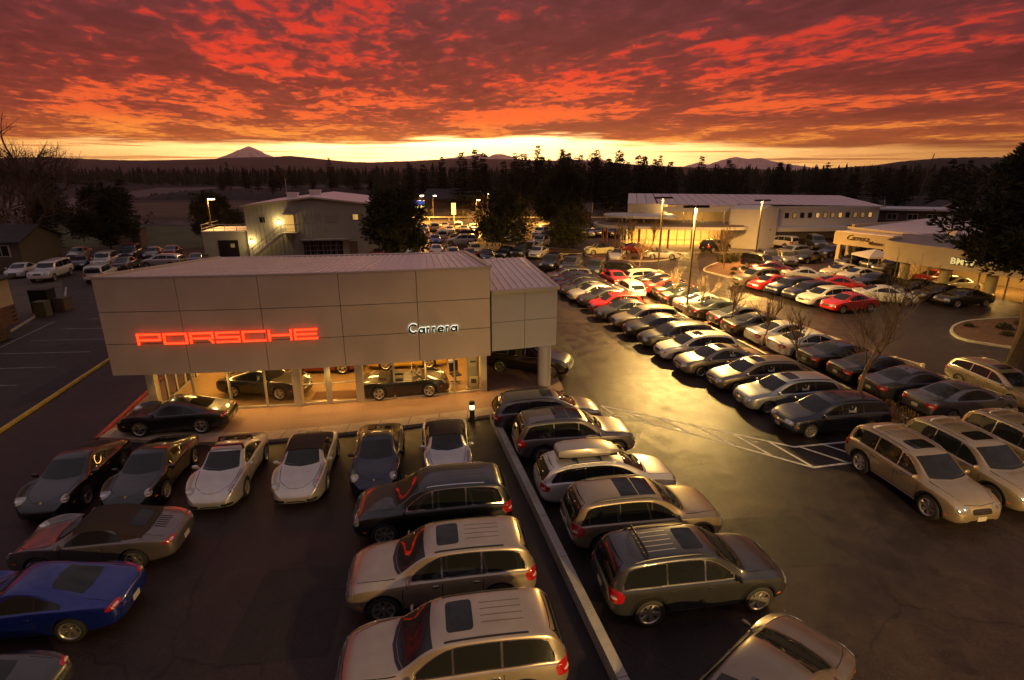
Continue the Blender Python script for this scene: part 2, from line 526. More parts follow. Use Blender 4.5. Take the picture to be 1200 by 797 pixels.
# far fields, highway and its bank
struct(sheet('grass_field', [(-110, 80), (-30.2, 80), (-30, 113), (-120, 113)], -.02, M_grassy))
struct(sheet('back_road', [(-160, 114), (140, 114), (140, 121), (-160, 126)], -.018, M_asph2))
struct(sheet('tan_field', [(-190, 138), (-40, 134), (-45, 205), (-120, 200)], -.02, M_tan))
struct(sheet('highway', [(-132, 170), (-148, 212), (-185, 353), (-150, 384), (-60, 396), (-60, 410), (-160, 402), (-230, 372), (-178, 240), (-170, 170)], -.012, mat('highway_asphalt', (.075, .055, .042), .7, var=.2, vscale=.1)))
def mound(name, x0, y0, x1, y1, h, m, nx=24, ny=8, seed=1):
    rnd = random.Random(seed)
    vs, fs = [], []
    for j in range(ny + 1):
        for i in range(nx + 1):
            u, v = i / nx, j / ny
            e = min(1, 5 * min(u, 1 - u)) * sin(pi * v) ** .7
            vs.append((x0 + (x1 - x0) * u + (y1 - y0) * -.05 * v, y0 + (y1 - y0) * v + 4 * sin(u * 5), -.2 + h * e * (1 + rnd.uniform(-.25, .25))))
    for j in range(ny):
        for i in range(nx):
            a = j * (nx + 1) + i
            fs.append((a, a + 1, a + nx + 2, a + nx + 1))
    me = bpy.data.meshes.new(name); me.from_pydata(vs, [], fs); me.materials.append(m)
    me.polygons.foreach_set('use_smooth', [True] * len(fs))
    return struct(link_mesh(name, me))
M_bank = mat('scrub_bank', (.035, .026, .018), .95, var=.5, vscale=.3, bump=.8, bscale=3)
mound('embankment', -150, 212, -60, 250, 2.6, M_bank, seed=3)
mound('embankment', -52, 262, 120, 300, 3.0, M_bank, seed=5)
mound('embankment', -48, 127, 60, 150, 1.4, M_bank, seed=8)

def guard_rail(path, label, n, m):
    t = thing('guard_rail', label, 'guard rail', (*path[0], 0))
    o = Vector((*path[0], 0))
    P = [Vector((*p, 0)) - o for p in path]
    r = MB(); r.tube([p + Vector((0, 0, .75)) for p in P], .14, 4); r.build('rail', m, t)
    pm = MB(); pm.box((0, 0, .35), (.15, .15, .8)); pme = pm.mesh('post', [m])
    tot = [0]
    for i in range(len(P) - 1): tot.append(tot[-1] + (P[i + 1] - P[i]).length)
    for k in range(n):
        s = tot[-1] * k / (n - 1)
        i = max(j for j in range(len(P) - 1) if tot[j] <= s + 1e-6)
        link_mesh('post', pme, t, P[i].lerp(P[i + 1], (s - tot[i]) / (tot[i + 1] - tot[i])))
    return t
M_rail = mat('weathered_rail', (.30, .27, .24), .7)
guard_rail([(-131, 171), (-147, 212), (-183, 352)], 'pale guard rail along the near edge of the curving highway', 26, M_rail)
guard_rail([(-160, 381), (-120, 389), (-60, 396)], 'guard rail on the highway overpass far beyond the field', 20, M_rail)
guard_rail([(-40, 124), (10, 124), (60, 123)], 'low rail along the road behind the far car lot', 24, M_rail)

# hills and snow peaks: real ridges at their distances
def ridge(name, prof, y, depth, base, m, rough, seed, nx=160, ny=10, back=True):
    rnd = random.Random(seed)
    xs = [p[0] for p in prof]
    def h(x):
        for i in range(len(prof) - 1):
            if xs[i] <= x <= xs[i + 1]:
                t = (x - xs[i]) / (xs[i + 1] - xs[i]); t2 = t
                return prof[i][1] + (prof[i + 1][1] - prof[i][1]) * t2
        return prof[0][1] if x < xs[0] else prof[-1][1]
    ph = [rnd.uniform(0, 6.3) for _ in range(12)]
    vs, fs = [], []
    rows = [(-1 + j / ny) for j in range(ny + 1)] + [(j + 1) / 3 for j in range(3)]
    for r in rows:
        for i in range(nx + 1):
            x = xs[0] + (xs[-1] - xs[0]) * i / nx
            H = h(x) - base
            k = (1 - abs(r)) ** (.85 if r < 0 else .6)
            n = sum(sin(x / depth * (2.3 + 2.1 * q) + ph[q] + r * (3 + q)) / (1 + q) for q in range(10))
            z = base + H * k + (n + rnd.uniform(-.9, .9)) * rough * (1 if r < 0 else .4) * (.25 + (1 - abs(k - .5)))
            if r == 0: z = base + H + rnd.uniform(-.5, .5) * rough
            vs.append((x + depth * .06 * sin(r * 9 + x / depth * 4), y + r * depth, z))
    w = nx + 1
    for j in range(len(rows) - 1):
        for i in range(nx):
            fs.append((j * w + i, j * w + i + 1, (j + 1) * w + i + 1, (j + 1) * w + i))
    me = bpy.data.meshes.new(name); me.from_pydata(vs, [], fs); me.materials.append(m)
    me.polygons.foreach_set('use_smooth', [True] * len(fs))
    return struct(link_mesh(name, me))
M_hill = mat('forested_hill', (.040, .032, .022), .95, var=.5, vscale=.012)
M_hill2 = mat('near_forested_hill', (.030, .026, .016), .95, var=.5, vscale=.05)
def snow_mat():
    mt = bpy.data.materials.new('snow_and_rock'); mt.use_nodes = True
    nt = mt.node_tree; b = nt.nodes['Principled BSDF']; b.inputs['Roughness'].default_value = .8
    tc = nt.nodes.new('ShaderNodeTexCoord'); n = nt.nodes.new('ShaderNodeTexNoise'); n.inputs['Scale'].default_value = .012; n.inputs['Detail'].default_value = 8
    nt.links.new(tc.outputs['Object'], n.inputs['Vector'])
    r = nt.nodes.new('ShaderNodeValToRGB'); r.color_ramp.elements[0].position = .34; r.color_ramp.elements[1].position = .42
    r.color_ramp.elements[0].color = (.30, .26, .27, 1); r.color_ramp.elements[1].color = (.92, .88, .90, 1)
    nt.links.new(n.outputs[0], r.inputs[0]); nt.links.new(r.outputs[0], b.inputs['Base Color'])
    return mt
M_snow = snow_mat()
ridge('hills', [(-2879, 40), (-2453, 55), (-2143, 69), (-1915, 58), (-1687, 53), (-1456, 58), (-1294, 66), (-1033, 69), (-948, 75), (-873, 66), (-652, 46), (-460, 49), (-307, 55), (-153, 62), (38, 58), (230, 51), (461, 38), (615, 29), (770, 14), (965, 2), (1300, 0)], 2600, 1500, -2, M_hill, 2.2, 4, nx=260)
ridge('hillside', [(140, 0), (214, 3), (297, 3.8), (380, 4.4), (451, 7.2), (486, 10), (520, 16.3), (566, 23.6), (601, 26.9), (647, 28.6), (706, 28), (778, 25.2), (887, 16.3), (1100, 5)], 800, 420, -2, M_hill2, .9, 9, nx=220)
ridge('mountain', [(-5300, 60), (-4969, 150), (-4725, 224), (-4532, 290), (-4399, 352), (-4310, 392), (-4205, 350), (-4074, 274), (-3887, 218), (-3571, 150), (-3200, 40)], 9500, 700, -5, M_snow, 7, 12, nx=120)
ridge('mountain', [(-2000, 60), (-1542, 166), (-1264, 227), (-1085, 250), (-922, 273), (-776, 296), (-646, 320), (-534, 296), (-405, 266), (-291, 307), (-162, 316), (-32, 273), (162, 200), (500, 60)], 11000, 700, -5, M_snow, 9, 13, nx=120)
ridge('mountain', [(500, 60), (811, 160), (972, 243), (1068, 258), (1167, 212), (1459, 197), (1554, 258), (1685, 227), (1868, 135), (2200, 40)], 11000, 700, -5, M_snow, 7, 14, nx=100)
ridge('mountain', [(3000, 20), (3300, 90), (3500, 160), (3700, 120), (3893, 170), (4097, 220), (4272, 260), (4454, 225), (4675, 245), (4903, 190), (5355, 120), (6000, 20)], 11000, 700, -5, M_snow, 7, 15, nx=120)

# planted islands with kerbs
def island(loop, label_unused=None, h=.13):
    L = smooth_loop(loop, 5)
    o = struct(sheet('planting_bed', L, h - .03, M_bark))
    k = struct(kerb_strip('kerb', L, .16, h, M_kerb))
    return o
island([(9.6, 72.6), (11.5, 68.2), (16.8, 66.9), (21.0, 70.0), (22.2, 73.5), (17, 75.5), (11.5, 75.5)])
island([(21.4, 61.0), (21.6, 58.6), (23.0, 55.6), (24.6, 57.5), (25.6, 61.5), (28.6, 66.0), (28.2, 68.6), (24.5, 65.5)])
island([(29.6, 35.2), (30.2, 33.4), (34.5, 31.0), (42, 31), (43, 39.6), (35.2, 39.4), (31.6, 37.8)])
island([(-6.5, 84), (-1, 74.5), (8, 73), (9.2, 76), (3.5, 82), (6, 95), (-2, 98)])
# median between the two back-to-back rows
med = [(16.3, 21.9), (17.5, 22.2), (16.45, 29.2), (15.1, 36.2), (13.9, 41.0), (13.9, 45.4), (12.3, 45.2), (12.9, 40.7), (14.3, 36.0), (15.6, 29)]
struct(sheet('median', med, .10, M_bark)); struct(kerb_strip('kerb', med, .15, .13, M_kerb))

# ------------------------------------------------------------------ building materials
M_panel = mat('aluminium_panel', (.64, .52, .42), .42, .22, var=.09, vscale=.5, rvar=.08)
M_panel2 = mat('grey_panel', (.50, .48, .475), .45, .2, var=.05, vscale=.8)
M_joint = mat('joint_dark', (.05, .045, .04), .8)
M_roofmetal = mat('white_roof_metal', (.82, .71, .64), .42, .1, var=.08, vscale=.7)
M_cream = mat('cream_trim', (.62, .52, .36), .6)
M_frame = mat('glazing_frame', (.48, .45, .40), .4, .5)
M_floor = mat('showroom_floor', (.30, .195, .10), .2, var=.12, vscale=1.2)
M_inwall = mat('interior_wall', (.55, .42, .24), .7, var=.1, vscale=.6)
M_ceil = mat('interior_ceiling', (.6, .55, .45), .8)
M_glass = thin_glass('window_glass')
M_paver = mat('walk_paver', (.26, .155, .10), .72, var=.25, vscale=9, bump=.4, bscale=14, rvar=.15)
M_slab = mat('walk_slab', (.40, .31, .20), .75, var=.15, vscale=3, bump=.1, bscale=80)
M_siding = mat('warehouse_siding', (.40, .37, .30), .6, .1, var=.08, vscale=1.2)
M_dark = mat('dark_metal', (.02, .018, .017), .45, .4)
M_black = mat('black_rubber', (.012, .012, .012), .6)
M_whitewall = mat('white_stucco', (.58, .55, .52), .75, var=.06, vscale=1.0)
M_stucco = mat('tan_stucco', (.50, .40, .25), .8, var=.08, vscale=1.5, bump=.1, bscale=50)
M_winglass = mat('dark_window', (.015, .015, .017), .06, spec=.6)
M_litpane = mat('lit_window', (.3, .2, .08), .3, emit=(1, .55, .14), estr=.55)
M_dimpane = mat('dim_lit_window', (.2, .13, .06), .3, emit=(1, .5, .12), estr=.22)
M_lampglow = mat('lamp_lens', (.9, .8, .6), .4, emit=(1.0, .74, .33), estr=40)
M_wood = mat('weathered_wood', (.12, .075, .045), .8, var=.3, vscale=6)
M_brick = mat('brick', (.16, .075, .05), .85, var=.3, vscale=7)
M_roofdark = mat('dark_roof', (.05, .042, .038), .85, var=.3, vscale=2)
WARM = (1.0, .50, .11)
AMBER = (1.0, .46, .08)

def text_mesh(name, body, size, extrude, offset=0.0, shear=0.0, spacing=1.0):
    cu = bpy.data.curves.new(name, 'FONT')
    cu.body = body; cu.size = size; cu.extrude = extrude; cu.offset = offset; cu.shear = shear; cu.space_character = spacing
    cu.resolution_u = 3
    o = bpy.data.objects.new(name, cu); COL.objects.link(o)
    bpy.context.view_layer.update()
    dg = bpy.context.evaluated_depsgraph_get()
    me = bpy.data.meshes.new_from_object(o.evaluated_get(dg))
    bpy.data.objects.remove(o); bpy.data.curves.remove(cu)
    me.name = name
    return me

# ================================================================== showroom with the curved fascia
E1, E2 = Vector((.987, .16, 0)), Vector((-.16, .987, 0))
def fy(x):
    return 21.95 + .1157 * (x + 16.96) + .0069 * (x + 16.96) * (x + 8.32)
def gy(x):
    return fy(x) + 1.0
show = thing('showroom_building', 'car showroom with curved grey fascia and glowing red name sign', 'showroom', (-9, 23, 0))
O = Vector((-9, 23, 0))
def sb(mb, name, m, smooth=False):
    mb.v = [tuple(Vector(p) - O) for p in mb.v]
    return mb.build(name, m, show, smooth)
FX0, FX1, FZ0, FZ1 = -17.0, -1.0, 2.25, 6.42
# backing of the fascia
mb = MB()
n = 16
for i in range(n):
    a, b = FX0 + (FX1 - FX0) * i / n, FX0 + (FX1 - FX0) * (i + 1) / n
    mb.add([(a, fy(a) + .06, FZ0 + .02), (b, fy(b) + .06, FZ0 + .02), (b, fy(b) + .06, FZ1 - .03), (a, fy(a) + .06, FZ1 - .03),
            (a, fy(a) + .5, FZ0 + .02), (b, fy(b) + .5, FZ0 + .02)], [(0, 1, 2, 3), (1, 0, 4, 5)])
sb(mb, 'fascia_backing', M_joint)
for c in range(5):
    for r in range(3):
        g = .014
        xa, xb = FX0 + 3.2 * c + g, FX0 + 3.2 * (c + 1) - g
        za, zb = FZ0 + 1.39 * r + g, FZ0 + 1.39 * (r + 1) - g
        mb = MB(); k = 4; vs = []
        for i in range(k + 1):
            x = xa + (xb - xa) * i / k
            vs += [(x, fy(x), za), (x, fy(x), zb), (x, fy(x) + .05, za), (x, fy(x) + .05, zb)]
        fs = []
        for i in range(k):
            q = i * 4
            fs += [(q, q + 4, q + 5, q + 1), (q + 1, q + 5, q + 7, q + 3), (q + 2, q + 6, q + 4, q)]
        fs += [(0, 1, 3, 2), (4 * k, 4 * k + 2, 4 * k + 3, 4 * k + 1)]
        mb.add(vs, fs); sb(mb, 'fascia_panel', M_panel)
# soffit between fascia and glazing, with recessed downlights
mb = MB()
for i in range(n):
    a, b = FX0 + (FX1 - FX0) * i / n, FX0 + (FX1 - FX0) * (i + 1) / n
    mb.add([(a, fy(a) + .02, FZ0 + .03), (b, fy(b) + .02, FZ0 + .03), (b, fy(b) + 1.25, FZ0 + .05), (a, fy(a) + 1.25, FZ0 + .05)], [(3, 2, 1, 0)])
sb(mb, 'soffit', M_ceil)
SLOPE = -1.36 / 14.6
def back(x, d, z0=FZ1):
    p = Vector((x, fy(x), 0)) + E2 * d
    return (p.x, p.y, z0 + SLOPE * d)
# side and rear walls
mb = MB()
for x in (FX0 + .03, FX1 - .03):
    p, q = Vector(back(x, .1)), Vector(back(x, 14.5))
    for s in (0, 1):
        pass
    w = .15 if x < -10 else -.15
    z0 = 2.3 if True else 0
    mb.add([(p.x, p.y, z0), (q.x, q.y, 0 if x < -10 else z0), (q.x, q.y, q.z - .05), (p.x, p.y, p.z - .05), (p.x + w, p.y, z0), (q.x + w, q.y, 0 if x < -10 else z0), (q.x + w, q.y, q.z - .05), (p.x + w, p.y, p.z - .05)],
           [(0, 1, 2, 3), (7, 6, 5, 4), (0, 4, 5, 1), (3, 2, 6, 7), (1, 5, 6, 2), (0, 3, 7, 4)])
p, q = Vector(back(FX0, 14.55)), Vector(back(FX1, 14.55))
mb.add([(p.x, p.y, 0), (q.x, q.y, 0), (q.x, q.y, q.z - .05), (p.x, p.y, p.z - .05)], [(0, 1, 2, 3)])
sb(mb, 'side_wall', M_panel)
# standing-seam roof: one strip per object
NS = 48
wS = (FX1 - FX0) / NS
for i in range(NS):
    xa, xb = FX0 + wS * i, FX0 + wS * (i + 1)
    mb = MB()
    A, B, C2, D2 = back(xa, .12), back(xb - .012, .12), back(xb - .012, 14.6), back(xa, 14.6)
    mb.add([A, B, C2, D2], [(0, 1, 2, 3)])
    up = Vector((0, 0, .055)); sx = Vector((.035, .004, 0))
    a1, d1 = Vector(A), Vector(D2)
    mb.add([a1, a1 + sx, a1 + sx + up, a1 + up, d1, d1 + sx, d1 + sx + up, d1 + up], [(0, 1, 2, 3), (1, 5, 6, 2), (3, 2, 6, 7), (4, 0, 3, 7)])
    sb(mb, 'roof_panel', M_roofmetal)
# copings
mb = MB()
for i in range(n):
    a, b = FX0 + (FX1 - FX0) * i / n, FX0 + (FX1 - FX0) * (i + 1) / n
    mb.add([(a, fy(a) - .02, FZ1), (b, fy(b) - .02, FZ1), (b, fy(b) + .16, FZ1 + .07), (a, fy(a) + .16, FZ1 + .07), (a, fy(a) - .02, FZ1 + .07), (b, fy(b) - .02, FZ1 + .07)], [(0, 1, 5, 4), (4, 5, 2, 3)])
sb(mb, 'coping', mat('coping_metal', (.5, .45, .40), .45, .3))
for x in (FX0, FX1):
    mb = MB(); p, q = Vector(back(x, .02)), Vector(back(x, 14.6)); mb.bar(p + Vector((0, 0, .06)), q + Vector((0, 0, .06)), .22, .14); sb(mb, 'roof_edge', M_cream)
mb = MB(); mb.bar(Vector(back(FX0, 14.6)), Vector(back(FX1, 14.6)), .25, .12); sb(mb, 'roof_ridge', M_roofmetal)
# glowing red letters
M_red = mat('red_neon', (.8, .05, .02), .4, emit=(1.0, .040, .010), estr=3.2)
M_redret = mat('red_letter_return', (.45, .02, .01), .5, emit=(1.0, .03, .005), estr=.5)
def strokes(ch):
    w, h, t = .97, .485, .082
    a = t / 2
    x0, x1, y0, y1, ym = a, w - a, a, h - a, h * .46
    return {
        'P': [((x0, 0), (x0, h)), ((x0, y1), (x1, y1)), ((x1, y1), (x1, ym - .02)), ((x0, ym - .02), (x1, ym - .02))],
        'O': [((x0, y0), (x0, y1)), ((x1, y0), (x1, y1)), ((x0, y0), (x1, y0)), ((x0, y1), (x1, y1))],
        'R': [((x0, 0), (x0, h)), ((x0, y1), (x1, y1)), ((x1, y1), (x1, ym + .0)), ((x0, ym), (x1, ym)), ((x1 - .16, ym), (x1 + .02, 0))],
        'S': [((x0, y1), (x1, y1)), ((x0, y1), (x0, h / 2)), ((x0, h / 2), (x1, h / 2)), ((x1, h / 2), (x1, y0)), ((x0, y0), (x1, y0))],
        'C': [((x0, y1), (x1, y1)), ((x0, y0), (x0, y1)), ((x0, y0), (x1, y0))],
        'H': [((x0, 0), (x0, h)), ((x1, 0), (x1, h)), ((x0, h / 2), (x1, h / 2))],
        'E': [((x0, y0), (x0, y1)), ((x0, y1), (x1, y1)), ((x0, h / 2), (x1 - .04, h / 2)), ((x0, y0), (x1, y0))]}[ch], t
for i, ch in enumerate('PORSCHE'):
    xl = -15.62 + i * 1.045
    st, t = strokes(ch)
    for layer in (0, 1):
        mb = MB()
        th = t * (1.0 if layer == 0 else 1.12)
        d0, d1 = (.10, .14) if layer == 0 else (.0, .098)
        for k, (p, q) in enumerate(st):
            p, q = Vector((*p, 0)), Vector((*q, 0))
            d = (q - p).normalized()
            lng = abs(q.x - p.x) > abs(q.y - p.y)
            e = t / 2 if lng else 0
            p, q = p - d * e, q + d * e
            nn = Vector((-d.y, d.x, 0)) * th / 2
            eps = .0015 * k
            vs = []
            for dd in (d0, d1 + eps):
                for c2 in (p - nn, q - nn, q + nn, p + nn):
                    X = xl + c2.x * .98
                    vs.append((X, fy(X) - dd, 3.63 + c2.y))
            fs = [(4, 5, 6, 7), (0, 1, 5, 4), (1, 2, 6, 5), (2, 3, 7, 6), (3, 0, 4, 7)]
            mb.add(vs, fs)
        if layer == 0: L0 = sb(mb, 'sign_letter', M_red)
        else:
            o = sb(mb, 'letter_return', M_redret); o.parent = L0
# "Carrera": black faces standing off the wall over a pale halo
M_halo = mat('white_halo', (.8, .8, .7), .5, emit=(.95, 1.0, .80), estr=1.0)
def arc(cx, cy, rx, ry, a0, a1, n=10):
    return [(cx + rx * cos(radians(a0 + (a1 - a0) * i / n)), cy + ry * sin(radians(a0 + (a1 - a0) * i / n))) for i in range(n + 1)]
GLY = {'C': ([arc(.21, .235, .175, .195, 42, 318, 14)], .47), 'a': ([arc(.135, .135, .10, .10, 0, 360, 12), [(.265, 0), (.265, .27)]], .375), 'r': ([[(.045, 0), (.045, .27)], arc(.135, .165, .09, .075, 180, 80, 5)], .275), 'e': ([arc(.15, .135, .115, .105, 12, 318, 12) , [(.04, .14), (.26, .14)]], .375)}
def stroke_letter(mb, strokes_, x0, z0, w, d0, d1):
    for k, pts in enumerate(strokes_):
        e = .0012 * k
        P2 = [Vector(p) for p in pts]
        L_, R_ = [], []
        for i, p in enumerate(P2):
            d = (P2[min(i + 1, len(P2) - 1)] - P2[max(i - 1, 0)]).normalized()
            if len(P2) > 8 and (P2[0] - P2[-1]).length < 1e-4 and i in (0, len(P2) - 1): d = (P2[1] - P2[-2]).normalized()
            nn = Vector((-d.y, d.x)) * w / 2
            L_.append(p + nn); R_.append(p - nn)
        vs = []
        for dd in (d0, d1 + e):
            for q in L_ + R_:
                X = x0 + q.x; vs.append((X, fy(X) - dd, z0 + q.y))
        n_ = len(P2); m_ = 2 * n_; fs = []
        for i in range(n_ - 1):
            fs += [(m_ + i, m_ + i + 1, m_ + n_ + i + 1, m_ + n_ + i), (i, m_ + i, m_ + i + 1, i + 1), (n_ + i, n_ + i + 1, m_ + n_ + i + 1, m_ + n_ + i)]
        fs += [(0, n_, m_ + n_, m_), (n_ - 1, m_ + n_ - 1, m_ + 2 * n_ - 1, 2 * n_ - 1)]
        mb.add(vs, fs)
cx_ = -4.62
for ch in 'Carrera':
    st, adv = GLY[ch]
    mb = MB(); stroke_letter(mb, st, cx_, 3.60, .070, .075, .12); Lb = sb(mb, 'sign_letter', M_black)
    mb = MB(); stroke_letter(mb, st, cx_ - .004, 3.605, .096, .01, .045); hb = sb(mb, 'letter_halo', M_halo); hb.parent = Lb
    cx_ += adv * .90
# glazing: panes, mullions, columns, doors
GX = [-16.1, -14.4, -12.85, -11.3, -9.9, -8.55, -7.15, -5.6, -4.15, -2.8, -1.4]
for i in range(len(GX) - 1):
    a, b = GX[i], GX[i + 1]
    mb = MB()
    pa, pb = Vector((a, gy(a), 0)), Vector((b, gy(b), 0))
    mb.quad(pa + Vector((.04, 0, .16)), pb + Vector((-.04, 0, .16)), pb + Vector((-.04, 0, 2.6)), pa + Vector((.04, 0, 2.6)))
    door = i in (4, 5)
    o = sb(mb, 'door' if door else 'glass_pane', M_glass)
    if door:
        fm = MB()
        for zz in (.20, 1.15, 2.55): fm.bar(pa + Vector((.1, -.03, zz)), pb + Vector((-.1, -.03, zz)), .05, .09 if zz != 1.15 else .05)
        for P2 in (pa + Vector((.09, -.03, 0)), pb + Vector((-.09, -.03, 0))): fm.bar(P2 + Vector((0, 0, .17)), P2 + Vector((0, 0, 2.6)), .09, .05)
        f = sb(fm, 'door_frame', M_frame); f.parent = o
        hm = MB(); s = pb + Vector((-.17, -.08, .95)) if i == 4 else pa + Vector((.17, -.08, .95)); hm.cyl(s, s + Vector((0, 0, .4)), .02)
        h = sb(hm, 'handle', M_frame); h.parent = o
for x, w in [(GX[0], .34), (GX[4], .36), (GX[6], .34), (GX[10], .3)]:
    mb = MB(); mb.box((x, gy(x), 1.36), (w, .34, 2.46), .1); sb(mb, 'column', M_frame)
for x in GX[1:4] + GX[7:10] + [GX[5]]:
    mb = MB(); mb.box((x, gy(x) - .01, 1.36), (.075, .13, 2.42), .1); sb(mb, 'mullion', M_frame)
mb = MB()
for i in range(len(GX) - 1):
    if i in (4, 5): continue
    a, b = GX[i], GX[i + 1]
    for z in (.17, 2.62): mb.bar((a + .05, gy(a) - .02, z), (b - .05, gy(b) - .02, z), .10, .09)
sb(mb, 'glazing_rail', M_frame)
# left side glazing
S0 = Vector((GX[0], gy(GX[0]), 0))
for k in range(4):
    a, b = S0 + E2 * (.2 + 1.0 * k), S0 + E2 * (1.2 + 1.0 * k)
    mb = MB(); mb.quad(a + Vector((0, 0, .16)), b + Vector((0, 0, .16)), b + Vector((0, 0, 2.6)), a + Vector((0, 0, 2.6))); sb(mb, 'glass_pane', M_glass)
    mb = MB(); mb.bar(b + Vector((0, 0, .14)), b + Vector((0, 0, 2.6)), .08, .12); sb(mb, 'mullion', M_frame)
mb = MB(); mb.bar(S0 + E2 * .2 + Vector((0, 0, .18)), S0 + E2 * 4.2 + Vector((0, 0, .18)), .1, .1); sb(mb, 'glazing_rail', M_frame)
# interior shell
p0, p1 = Vector((GX[0] + .05, gy(GX[0]) + .1, 0)), Vector((GX[10], gy(GX[10]) + .1, 0))
mb = MB()
fl = [Vector((x, gy(x) + .02, .135)) for x in GX]
bk = [p1 + E2 * 10, p0 + E2 * 10]
mb.add([tuple(v) for v in fl] + [(v.x, v.y, .135) for v in bk], [tuple(range(len(fl) + 2))]); sb(mb, 'showroom_floor', M_floor)
mb = MB()
for a, b in ((p1 + E2 * .2, p1 + E2 * 10), (p1 + E2 * 9.9, p0 + E2 * 9.9), (p0 + E2 * 10, p0 + E2 * 4.3)):
    mb.add([(a.x, a.y, .13), (b.x, b.y, .13), (b.x, b.y, 3.3), (a.x, a.y, 3.3)], [(0, 1, 2, 3)])
sb(mb, 'interior_wall', M_inwall)
mb = MB(); mb.add([(v.x, v.y, 3.25) for v in fl] + [(v.x, v.y, 3.25) for v in bk], [tuple(range(len(fl) + 2))[::-1]]); sb(mb, 'ceiling', M_ceil)
for k in range(6):
    for j in range(2):
        c = p0.lerp(p1, (k + .5) / 6) + E2 * (2.0 + 4.2 * j)
        mb = MB(); mb.box((c.x, c.y, 3.215), (1.1, .5, .05), .16); sb(mb, 'ceiling_light', mat('ceiling_lamp', (.9, .8, .6), .5, emit=(1, .66, .22), estr=3.2))
        add_light('ceiling_lamp', 'AREA', (c.x - O.x, c.y - O.y, 3.17), 95, (1, .50, .11), show, 1.0, shape='RECTANGLE', size_y=.45)
# mats inside the door, display stands, poster kiosk
mb = MB(); mb.box((-8.55, gy(-8.55) + 1.0, .142), (2.2, 1.0, .012), .12); sb(mb, 'door_mat', mat('door_mat', (.12, .055, .03), .95))
k_ = thing('poster_stand', 'pale display stand with posters inside the right showroom window', 'display stand', (-1.95, gy(-1.95) + .45, .135), .1)
mb = MB(); mb.box((0, .06, 1.1), (.62, .06, 2.2)); mb.box((0, 0, .03), (.7, .4, .06)); mb.build('board', M_frame, k_)
mb = MB(); mb.box((0, .02, 1.55), (.5, .012, .8)); mb.build('poster', mat('poster_paper', (.62, .52, .36), .7), k_)
mb = MB(); mb.box((.02, .008, 1.4), (.3, .006, .09)); mb.build('poster_picture', mat('poster_ink', (.06, .05, .05), .6), k_)
mb = MB(); mb.box((.02, -.1, .38), (.44, .012, .6)); mb.build('leaflet_board', mat('leaflet_paper', (.66, .60, .40), .7), k_)
mb = MB(); mb.box((.02, -.11, .42), (.26, .006, .24)); mb.build('leaflet_picture', mat('poster_ink', (0, 0, 0)), k_)
d_ = thing('desk_chair', 'dark swivel chair inside the showroom near the poster stand', 'chair', (-2.9, gy(-2.9) + 1.4, .135), .5)
mb = MB(); mb.box((0, 0, .48), (.5, .5, .09), top=.9); mb.build('seat', M_black, d_)
mb = MB(); mb.box((0, .25, .85), (.46, .07, .6)); mb.build('backrest', M_black, d_)
mb = MB(); mb.cyl((0, 0, .08), (0, 0, .45), .035)
for q in range(5): mb.bar((0, 0, .09), (.3 * cos(q * 1.257), .3 * sin(q * 1.257), .05), .04)
mb.build('pedestal', M_dark, d_)
# soffit downlights over the walk
for x in (-15.2, -12.9, -10.6, -8.3, -6.2, -4.1, -2.0):
    mb = MB(); mb.cyl((x, fy(x) + .55, FZ0 - .01), (x, fy(x) + .55, FZ0 + .03), .09, n=12); sb(mb, 'downlight', M_lampglow)
    add_light('downlight_lamp', 'SPOT', (x - O.x, fy(x) + .55 - O.y, FZ0 - .04), 170, (1, .52, .11), show, .05, aim=(0, -.12, -1), angle=radians(120), blend=1.0)

# side canopy (drive-through) with its own ribbed roof
CZ0, CZ1 = 2.25, 5.12
cF0, cF1 = Vector((-.98, 25.25, 0)), Vector((2.2, 26.3, 0))
cF0 = cF1 + (cF0 - cF1)
mb = MB()
cb0, cb1 = cF0 + E2 * 9.4, cF1 + E2 * 9.4
mb.add([(cF0.x, cF0.y + .06, CZ0), (cF1.x, cF1.y + .06, CZ0), (cb1.x, cb1.y, CZ0), (cb0.x, cb0.y, CZ0)], [(3, 2, 1, 0)])
mb.add([(cF1.x - .05, cF1.y + .05, CZ0), (cb1.x - .05, cb1.y, CZ0), (cb1.x - .05, cb1.y, CZ1), (cF1.x - .05, cF1.y + .05, CZ1)], [(0, 1, 2, 3)])
mb.add([(cb0.x, cb0.y, CZ0), (cb1.x, cb1.y, CZ0), (cb1.x, cb1.y, CZ1), (cb0.x, cb0.y, CZ1)], [(1, 0, 3, 2)])
sb(mb, 'canopy_soffit', M_panel2)
for c in range(2):
    for r in range(2):
        a, b = cF0.lerp(cF1, c / 2 + .003), cF0.lerp(cF1, (c + 1) / 2 - .003)
        z0, z1 = CZ0 + 1.43 * r + .01, CZ0 + 1.43 * (r + 1) - .01
        nrm = Vector((.05, -.16, 0)).normalized() * .0
        mb = MB(); mb.bar(a.lerp(b, 0) + Vector((0, 0, (z0 + z1) / 2)), b + Vector((0, 0, (z0 + z1) / 2)), .06, z1 - z0); sb(mb, 'canopy_panel', M_panel2)
mb = MB(); mb.bar(cF0 + Vector((0, -.05, CZ1 + .05)), cF1 + Vector((.06, -.03, CZ1 + .05)), .22, .16); mb.bar(cF1 + Vector((.04, 0, CZ1 + .055)), cb1 + Vector((.04, 0, CZ1 + .055)), .16, .15); sb(mb, 'canopy_coping', mat('coping_metal', (0, 0, 0)))
